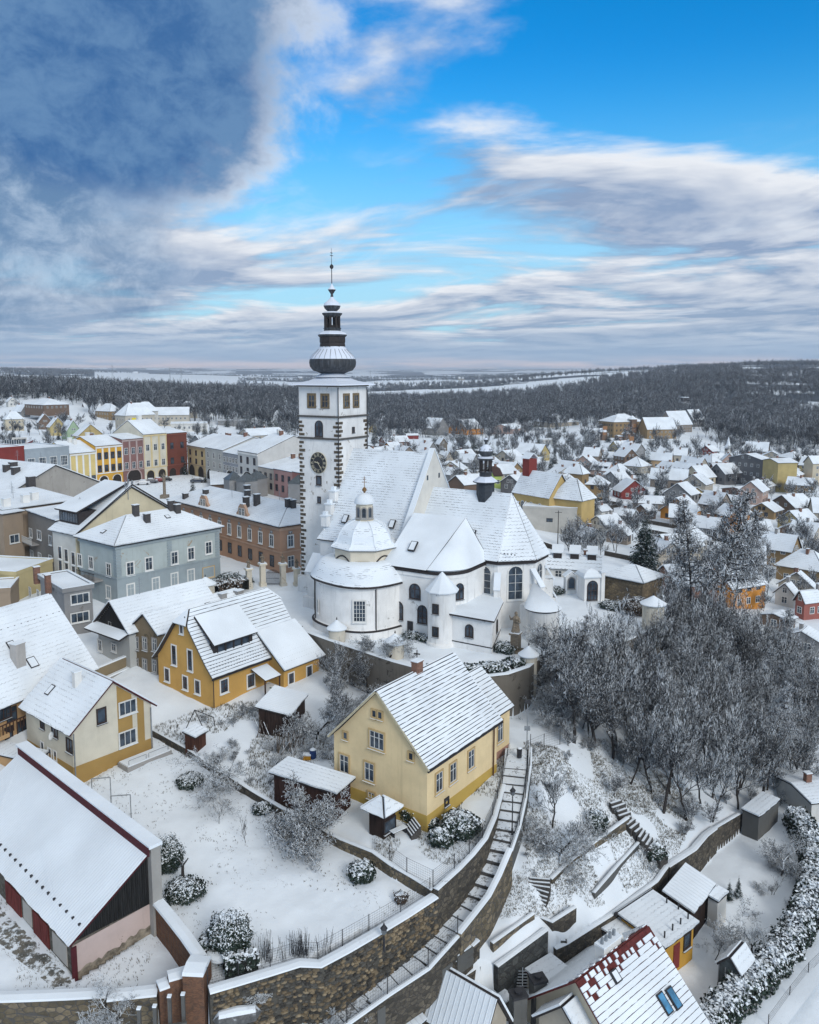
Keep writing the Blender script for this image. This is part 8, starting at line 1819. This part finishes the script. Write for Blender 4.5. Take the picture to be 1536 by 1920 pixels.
def gn_scatter(name,xs,ys,kinds,h0,h1,seed):
    zs=gh(xs,ys)-.3; rr=np.random.RandomState(seed); which=rr.randint(0,len(kinds),len(xs)); 
    for ki,k in enumerate(kinds):
        m=which==ki; n=int(m.sum()); 
        if n==0: continue
        me=bpy.data.meshes.new(name); me.vertices.add(n); me.vertices.foreach_set('co',np.stack([xs[m],ys[m],zs[m]],-1).astype(np.float32).ravel())
        sc_=(rr.uniform(h0,h1,n)/k.h).astype(np.float32); a=me.attributes.new('sc','FLOAT','POINT'); a.data.foreach_set('value',sc_); a=me.attributes.new('rz','FLOAT','POINT'); a.data.foreach_set('value',rr.uniform(0,6.28,n).astype(np.float32))
        me.materials.append(k.all.materials[0]); o=link(name,me,None,kind='stuff')
        ng=bpy.data.node_groups.new(name,'GeometryNodeTree'); ng.interface.new_socket('Geometry',in_out='INPUT',socket_type='NodeSocketGeometry'); ng.interface.new_socket('Geometry',in_out='OUTPUT',socket_type='NodeSocketGeometry')
        N=ng.nodes; gi=N.new('NodeGroupInput'); go=N.new('NodeGroupOutput'); ip=N.new('GeometryNodeInstanceOnPoints'); oi=N.new('GeometryNodeObjectInfo'); src=k.src; oi.inputs['Object'].default_value=src; oi.inputs['As Instance'].default_value=True
        a1=N.new('GeometryNodeInputNamedAttribute'); a1.data_type='FLOAT'; a1.inputs['Name'].default_value='sc'; a2=N.new('GeometryNodeInputNamedAttribute'); a2.data_type='FLOAT'; a2.inputs['Name'].default_value='rz'
        cx_=N.new('ShaderNodeCombineXYZ'); L=ng.links; L.new(a2.outputs[0],cx_.inputs[2]); L.new(gi.outputs[0],ip.inputs['Points']); L.new(oi.outputs['Geometry'],ip.inputs['Instance']); L.new(cx_.outputs[0],ip.inputs['Rotation']); 
        c2=N.new('ShaderNodeCombineXYZ'); [L.new(a1.outputs[0],c2.inputs[i]) for i in range(3)]; L.new(c2.outputs[0],ip.inputs['Scale']); L.new(ip.outputs[0],go.inputs[0])
        md=o.modifiers.new('trees','NODES'); md.node_group=ng
for k in FAR_+FSP+FRT:   # each scatter borrows the mesh of a tree that really stands in the scene
    k.src=next((o for o in SC.objects if o.data is k.all),None)
    if k.src is None: x,y=x1[0],y1[0]; k.src=plant_tree(k,Vector((x+R.uniform(-40,40),y+R.uniform(0,60),g1(x,y))),13,'bare tree at the near edge of the great wood behind the town','bare_tree',group='trees at the edge of the great wood',simple=True)
rest=np.array([i for i in range(len(x1)) if i not in set(o_)]); xs,ys=x1[rest],y1[rest]
def mass(n,rng,lim,seed,pxr=(-120,1660)):
    rr=np.random.RandomState(seed); px=rr.uniform(pxr[0],pxr[1],n); r=rng[0]+(rng[1]-rng[0])*rr.rand(n)**.8; a=np.arctan((px-X0)/F); x=r*np.sin(a); y=r*np.cos(a)
    m=(r>tree_edge(px)+10)&woodlim(px,r,x,y)&clear_of(x,y); return x[m],y[m]
xa,ya=mass(5200,(540,1050),1.,1); xb,yb=mass(15000,(900,2300),.72,2); xc,yc=mass(15000,(2200,6000),.50,3)
X_=np.concatenate([xs,xa,xb]); Y_=np.concatenate([ys,ya,yb])
sel=np.random.RandomState(5).rand(len(X_))<.76
gn_scatter('far_wood',X_[sel],Y_[sel],FAR_,13,22,21); gn_scatter('conifer_wood',X_[~sel],Y_[~sel],FSP,10,19,22)
gn_scatter('distant_wood',xc,yc,FAR_[:2],16,24,23)
# ---------------------------------------------------------------- bushes, hedges, small growth
def leafsnow(name,thr,c):
    m,nt,b=newmat(name); g=gpos(nt); n=noise(nt,g,2.6,6,.75); z=nz(nt).ab(); setc(nt,b,mixc(nt,((n-.5)*2.2+z).ramp(thr,thr+.18),mixc(nt,n.ramp(.3,.7),tuple(x*.6 for x in c),tuple(x*1.7 for x in c)),SNOW),.85,.15); return m
M_LEAF=leafsnow('evergreen_leaves',.58,(.022,.035,.026)); M_LEAF2=leafsnow('brown_leaves',.6,(.07,.05,.035))
def leafball(seed,rx,ry,rz_,n,leaf=.12,flat=0.):
    rr=np.random.RandomState(seed); d=rr.normal(size=(n,3)); d/=np.linalg.norm(d,axis=1,keepdims=True); lump=1+.10*np.sin(d[:,0]*5+seed)*np.sin(d[:,1]*6+seed*2)+.07*np.sin(d[:,2]*9+d[:,0]*7); rad=((.80+.26*rr.rand(n)+.22*(rr.rand(n)>.90)*rr.rand(n))*lump)[:,None]; c=d*rad*np.array([rx,ry,rz_]); c[:,2]=np.where(c[:,2]<-.75*rz_,-.75*rz_,c[:,2])+rz_*.75
    a=rr.normal(size=(n,3)); a/=np.linalg.norm(a,axis=1,keepdims=True); b=np.cross(a,d); b/=np.linalg.norm(b,axis=1,keepdims=True)+1e-6; a=np.cross(d,b); s=leaf*(.6+.8*rr.rand(n))[:,None]
    t=d*.4*s; V=np.stack([c-a*s,c+b*s*.6+t,c+a*s,c-b*s*.6-t],1).reshape(-1,3); return V,np.arange(len(V)).reshape(-1,4)
def bush(label,px,py,r,h,seed,mat=None,name='bush',n=2600,leaf=.12,ball=False):
    r*=.88; h*=.92; n=int(n*2.4); leaf*=.62
    p=at(px,py); t=thing(name,label,'bush',p,R.uniform(0,6)); V,F_=leafball(seed,r,r,h/1.75,n,leaf); link('foliage',npmesh('foliage',V,F_,mat or M_LEAF),t)
    mb=MB(); mb.lathe([(r*.3,0),(r*.78,h*.25),(r*.8,h*.55),(r*.5,h*.85),(.02,h*.92)],14); mb.build('core',plain('bush_core',(.02,.022,.02),.95,.05,.4),t); return t
bush('clipped egg-shaped evergreen bush with snow on top beside the barn wall',311,1630,1.5,2.9,1,n=7000,leaf=.10)
bush('round low bush at the foot of the pruned stump',347,1680,1.7,1.3,2); bush('large clipped cone bush near the brick pier',431,1788,1.75,3.3,3,n=8000,leaf=.10)
bush('small spiky evergreen on the right of the lawn',678,1648,1.2,1.5,4,leaf=.2,n=1400); bush('small round evergreen on the lawn near the apple tree',492,1522,1.0,.9,5,n=1200); bush('twiggy round bush by the fence on the stone wall',752,1690,.6,.8,6,M_LEAF2,n=700)
bush('round bush beside the low wall at the left of the lawn',356,1472,1.4,1.1,7); bush('large dark bush in the yellow house garden',863,1562,1.9,1.9,8,leaf=.2); bush('second dark bush in the yellow house garden',828,1580,1.2,1.2,9,leaf=.2)
bush('small bush at the corner of the yellow house',805,1548,.9,.9,10); bush('low bush by the gazebo steps',772,1535,1.2,1.8,11); bush('evergreen bush on the middle terrace',1228,1610,1.1,1.5,12,leaf=.2); bush('small conifer bush on the rough slope',1118,1555,1.1,1.9,13,leaf=.2)
bush('bush row start by the grey-blue building gate',430,1090,2.2,1.5,14); bush('dark bush near the gate pillars',455,1098,2.0,1.7,15); bush('low bush beside the first gate pillar',405,1100,1.8,1.3,16)
bush('bush below the saint statue',948,1222,1.6,1.2,17); bush('shrub at the foot of the transept wall',775,1195,1.6,.8,18,n=1500); bush('shrub left of the stair turret',800,1200,1.3,.7,19,n=1200)
bush('bush left of the niche shrine',1035,1112,2.0,1.1,20); bush('bush row in front of the rubble chapel',1150,1140,2.2,1.0,21); bush('big twiggy shrub under the yard spruce',1195,1150,2.6,2.4,22,M_LEAF2)
for i,(px,py) in enumerate(((1367,1688),(1384,1682))): plant_tree(SPR[i],at(px,py),2.3,['left dwarf spruce beside the white shed','right dwarf spruce beside the white shed'][i],'dwarf_spruce')
for i,(px,py) in enumerate(((1018,1112-70),(1026,1045),(1035,1048))): plant_tree(SPR[i],P(px,py+40,-1),3.0,'narrow columnar conifer below the blank wall building','columnar_conifer',group='columnar conifers behind the churchyard',wide=.5)
p=at(343,1662); t=thing('pruned_stump','pruned forked stump rising from the round bush','stump',p); MB().tube((0,0,0),(.05,0,1.9),.16,.11,7).tube((.05,0,1.8),(.5,.1,2.4),.09,.05).tube((.05,0,1.8),(-.35,0,2.5),.09,.05).build('trunk',M_TRK,t)
p=at(413,1800+8); t=thing('round_table','round snow-covered garden table by the cone bush','table',p); MB().lathe([(.08,0),(.08,.7),(.9,.72),(.9,.95),(.6,1.02),(.01,1.04)],20).build('table_top',M_SN,t)
# hedge walls built along a line
def hedge(label,pts,w,h,seed,mat=None,leaf=.16,den=240,name='hedge',kind=None):
    t=thing(name,label,'hedge',pts[0]); rr=np.random.RandomState(seed); d_=dens(pts,.8); C=[];Nn=[]
    for a,b in zip(d_[:-1],d_[1:]):
        d=b-a; L=d.length; n=int(L*den); u=rr.rand(n); th=rr.uniform(-.35,math.pi+.35,n); k=1+.10*np.sin((a.x+d.x*u)*1.3+(a.y+d.y*u)*1.9)+.07*rr.normal(size=n)
        nx,ny=-d.y/L,d.x/L; cx_=a.x+d.x*u+nx*np.cos(th)*w/2*k; cy_=a.y+d.y*u+ny*np.cos(th)*w/2*k; cz_=a.z+(b.z-a.z)*u+np.clip(np.sin(th)*1.15+.25,0,1.05)*h*k*.9
        C.append(np.stack([cx_,cy_,cz_],-1)); Nn.append(np.stack([nx*np.cos(th),ny*np.cos(th),np.sin(th)],-1))
    c=np.concatenate(C)-np.array(pts[0]); nn=np.concatenate(Nn)+rr.normal(size=(len(c),3))*.45; nn/=np.linalg.norm(nn,axis=1,keepdims=True); a=rr.normal(size=nn.shape); a=np.cross(nn,a); a/=np.linalg.norm(a,axis=1,keepdims=True); b=np.cross(nn,a); s=leaf*(.5+.9*rr.rand(len(c)))[:,None]
    V=np.stack([c-a*s,c+b*s*.7,c+a*s,c-b*s*.7],1).reshape(-1,3); link('foliage',npmesh('foliage',V,np.arange(len(V)).reshape(-1,4),mat or M_LEAF),t)
    mb=MB(); L_=offs(d_,w*.36); R_=offs(d_,-w*.36); I=pts[0]
    for i in range(len(d_)-1): u_=Vector((0,0,h*.78)); g_=Vector((0,0,-.4)); a,b2,c2,e2=L_[i]-I,L_[i+1]-I,R_[i+1]-I,R_[i]-I; mb.face([e2+g_,c2+g_,c2+u_,e2+u_]); mb.face([b2+g_,a+g_,a+u_,b2+u_]); mb.face([a+u_,e2+u_,c2+u_,b2+u_])
    mb.build('core',plain('bush_core',(.02,.022,.02),.95,.05,.4),t); return t
hedge('long thick curved hedge capped with snow around the lower garden',[onground(*q) for q in ((1318,1960),(1360,1905),(1405,1868),(1440,1832),(1475,1790),(1505,1740),(1522,1690),(1528,1640),(1520,1590),(1500,1560),(1490,1545))],2.6,2.0,31,leaf=.17,den=420)
hedge('low clipped hedge between cone bush and brick pier',[onground(398,1800),onground(385,1785),onground(405,1772)],1.5,1.1,32,den=260)
hedge('low evergreen hedge behind the churchyard wall right of the yellow roof',[P(868,1262,0),P(910,1263,0),P(950,1258,0),P(975,1250,0)],2.2,1.0,33,den=260)
hedge('snowy hedge along the wire fence by the pier',[onground(420,1828),onground(455,1818),onground(480,1808)],1.4,1.3,34,den=200)
hedge('small hedge left of the churchyard gate',[P(400,1112,0),P(430,1100,0),P(462,1103,0)],2.4,1.3,35,M_LEAF2,den=200)
# raspberry canes along the wall fence
mb=MB(); I=onground(545,1790)
for i in range(190):
    p=onground(495+R.random()*105,1805-R.random()*22)-I if i%10==0 else p+Vector((R.uniform(-.35,.35),R.uniform(-.2,.2),0)); hgt=R.uniform(1.0,1.9); q=p+Vector((R.uniform(-.3,.3),R.uniform(-.3,.3),hgt)); mb.tube(p,q,.014,.008,3,cap=False)
    if R.random()<.5: mb.tube(p.lerp(q,.7),p.lerp(q,.7)+Vector((R.uniform(-.35,.35),R.uniform(-.3,.3),.1)),.01,.006,3,cap=False)
o=mb.build('raspberry_canes',M_TWG); o.location=I; tag(o,'row of bare raspberry canes behind the fence on the retaining wall','canes')
# brush piles
for i,(px,py,lab) in enumerate(((480,1880,'loose pile of snowy brushwood at the foot of the retaining wall'),(232,1900,'frosted bush poking up before the bottom left wall'),(660,1950,'snowy brushwood at the very bottom edge'))):
    p=onground(px,py) if i!=1 else P(px,1935,-9.5); plant_tree(APL[i%2] if i!=0 else FRT[0],p-Vector((0,0,.2)),[1.3,3.4,2.2][i],lab,'brushwood','brushwood',wide=[3.0,1.2,1.4][i])
p=onground(445,1905); t=thing('covered_boat','long tarp-covered heap lying under the retaining wall','heap',p,.25); mb=MB(); mb.lathe([(.02,-1.6),(.5,-1.2),(.6,0),(.5,1.2),(.02,1.6)],14); o=mb.build('cover',twigmat('tarp_grey',(.12,.12,.12),.5),t); o.rotation_euler=(0,math.pi/2,0)
# grass tufts and weeds poking through the snow on rough ground
def tufts(label,poly,n,seed,hmax=.45):
    rr=np.random.RandomState(seed); bx_=[p[0] for p in poly]; by_=[p[1] for p in poly]; x=rr.uniform(min(bx_),max(bx_),n*3); y=rr.uniform(min(by_),max(by_),n*3); m=inpoly(x,y,poly); x=x[m][:n]; y=y[m][:n]
    kk=vnoise(x,y,3.,seed)>.38; x=x[kk]; y=y[kk]; z=gh(x,y); C=np.stack([x,y,z],-1); V=[];
    for k in range(3):
        az=rr.uniform(0,6.28,len(x)); hh=hmax*(.3+.7*rr.rand(len(x))); w=.022; lean=rr.uniform(.1,.5,len(x))*hh
        ox=rr.uniform(-.12,.12,len(x)); oy=rr.uniform(-.12,.12,len(x)); b=C+np.stack([ox,oy,np.zeros_like(ox)],-1)
        V.append(np.stack([b+np.stack([np.cos(az)*w,np.sin(az)*w,0*az],-1),b-np.stack([np.cos(az)*w,np.sin(az)*w,0*az],-1),b+np.stack([np.sin(az)*lean,np.cos(az)*lean,hh],-1)],1).reshape(-1,3))
    V=np.concatenate(V); o=link(label,npmesh(label,V,np.arange(len(V)).reshape(-1,3),plain('dry_grass',(.10,.085,.055),.9,.1,.4)),None,kind='stuff'); return o
tufts('dry_grass',ROUGH,20000,41,.24); tufts('dry_grass',GARD,3500,42,.35); tufts('dry_grass',PL((285,1360,-5),(420,1330,-5),(560,1320,-5),(640,1420,-5.5),(700,1500,-6),(540,1510,-6),(420,1450,-5.5)),6000,43,.4); tufts('dry_grass',BYARD,3500,44,.25); tufts('dry_grass',LAWN,1500,45,.2)
# shrubs over the cluttered gardens and the slope
k=0
for lab,poly,n,hr_ in (('small bare shrub in the cluttered middle garden',PL((300,1370,-5),(420,1340,-5),(560,1330,-5),(640,1400,-5.5),(690,1480,-6),(540,1500,-6),(420,1440,-5.5)),34,(.7,1.8)),('small bare shrub on the rough slope right of the path',ROUGH,20,(.6,1.6)),('small bare shrub in the lower garden',PL((1300,1760,-17),(1370,1700,-17),(1430,1590,-16),(1500,1600,-16),(1490,1720,-17),(1400,1790,-17),(1320,1860,-17)),9,(.8,1.6)),('bare shrub among trees below the churchyard wall',PL((600,1290,-4.5),(700,1290,-4.5),(720,1330,-4.8),(640,1380,-5),(580,1350,-5)),16,(1.5,3.2)),('young bare tree below the saint statue and turret',PL((990,1290,-4),(1060,1260,-3),(1130,1290,-4),(1130,1390,-6),(1060,1380,-5)),16,(3,6))):
    bx_=[p.x for p in poly]; by_=[p.y for p in poly]; c=0
    while c<n:
        x=R.uniform(min(bx_),max(bx_)); y=R.uniform(min(by_),max(by_))
        if inpoly(np.array([x]),np.array([y]),poly)[0] and freespot(x,y): c+=1; k+=1; kd=(FRT if R.random()<.5 else APL) ; plant_tree(kd[k%len(kd)],Vector((x,y,g1(x,y)-.1)),R.uniform(*hr_),lab,'shrub','shrub',lab+'s',wide=1.3,simple=True)
# garden fences between the houses
c=0
while c<46:
    px=R.uniform(700,1540); r=R.uniform(190,470); a=math.atan((px-X0)/F); x,y=r*math.sin(a),r*math.cos(a); g_=R.choice((.9,2.4))+R.uniform(-.2,.2); L_=R.uniform(8,20); e_=(x+L_*math.cos(g_),y+L_*math.sin(g_))
    if not(freespot(x,y) and freespot(*e_) and freespot((x+e_[0])/2,(y+e_[1])/2)): continue
    c+=1; z0_=g1(x,y); z1_=g1(*e_); mb=MB(); mb.raw([(0,0,-.4),(e_[0]-x,e_[1]-y,z1_-z0_-.4),(e_[0]-x,e_[1]-y,z1_-z0_+1.2),(0,0,1.2)]+[(.12,-.1,-.4),(e_[0]-x+.12,e_[1]-y-.1,z1_-z0_-.4),(e_[0]-x+.12,e_[1]-y-.1,z1_-z0_+1.2),(.12,-.1,1.2)],[(0,1,2,3),(7,6,5,4),(3,2,6,7),(0,3,7,4),(1,5,6,2)])
    o=mb.build('garden_fence',twigmat('fence_boards',(.07,.06,.05),.5)); o.location=(x,y,z0_); tag(o,'dark garden fence line between the houses of the lower town','fence','garden fences of the lower town')
# power line poles
for i,(px,py,h) in enumerate(((1046,1020,9),(1212,1100,10),(1195,960,8),(862,905,8))):
    p=at(px,py); t=thing('utility_pole',['lamp pole below the blank wall building','wooden pole rising behind the larch','pole between the snowy cottages','lamp pole left of the ridge turret'][i],'pole',p); MB().tube((0,0,-1),(0,0,h),.13,.09,6).build('pole',M_TRK,t); MB().box(-.9,.9,-.06,.06,h-.6,h-.45).build('crossarm',M_TRK,t)
# far pylons
for i,(px,r) in enumerate(((215,3600),(322,3300),(343,3300),(695,4200),(728,4200))):
    a=math.atan((px-X0)/F); x,y=r*math.sin(a),r*math.cos(a); p=Vector((x,y,g1(x,y))); h=62
    o=MB().tube((-3,0,0),(0,0,h),.8,.4,4).tube((3,0,0),(0,0,h),.8,.4,4).tube((-9,0,h*.8),(9,0,h*.8),.4,None,4).tube((-7,0,h*.92),(7,0,h*.92),.4,None,4).build('pylon',M_ZN); o.location=p; tag(o,'thin far power pylon on the plain','pylon','far pylons on the plain')
# railway embankment at the right
bk=[onground(1400,800),onground(1470,795),onground(1540,792),onground(1620,790)]
wallthing('dark railway embankment wall at the far right',up(bk,3.),4,4,C_['dgrey'],'railway_embankment',cap=.2)
# the air
hz_=MB().box(-9000,9000,-30,16500,-60,70).build('haze',None or plain('haze_tmp',(.5,.5,.5)),None,kind='stuff')
m=bpy.data.materials.new('haze'); m.use_nodes=True; nt=m.node_tree; nt.nodes.clear(); pv=nt.nodes.new('ShaderNodeVolumePrincipled'); pv.inputs['Color'].default_value=(.80,.88,1,1); pv.inputs['Density'].default_value=HAZE; pv.inputs['Anisotropy'].default_value=.1
ou=nt.nodes.new('ShaderNodeOutputMaterial'); nt.links.new(pv.outputs[0],ou.inputs['Volume']); hz_.data.materials.clear(); hz_.data.materials.append(m)
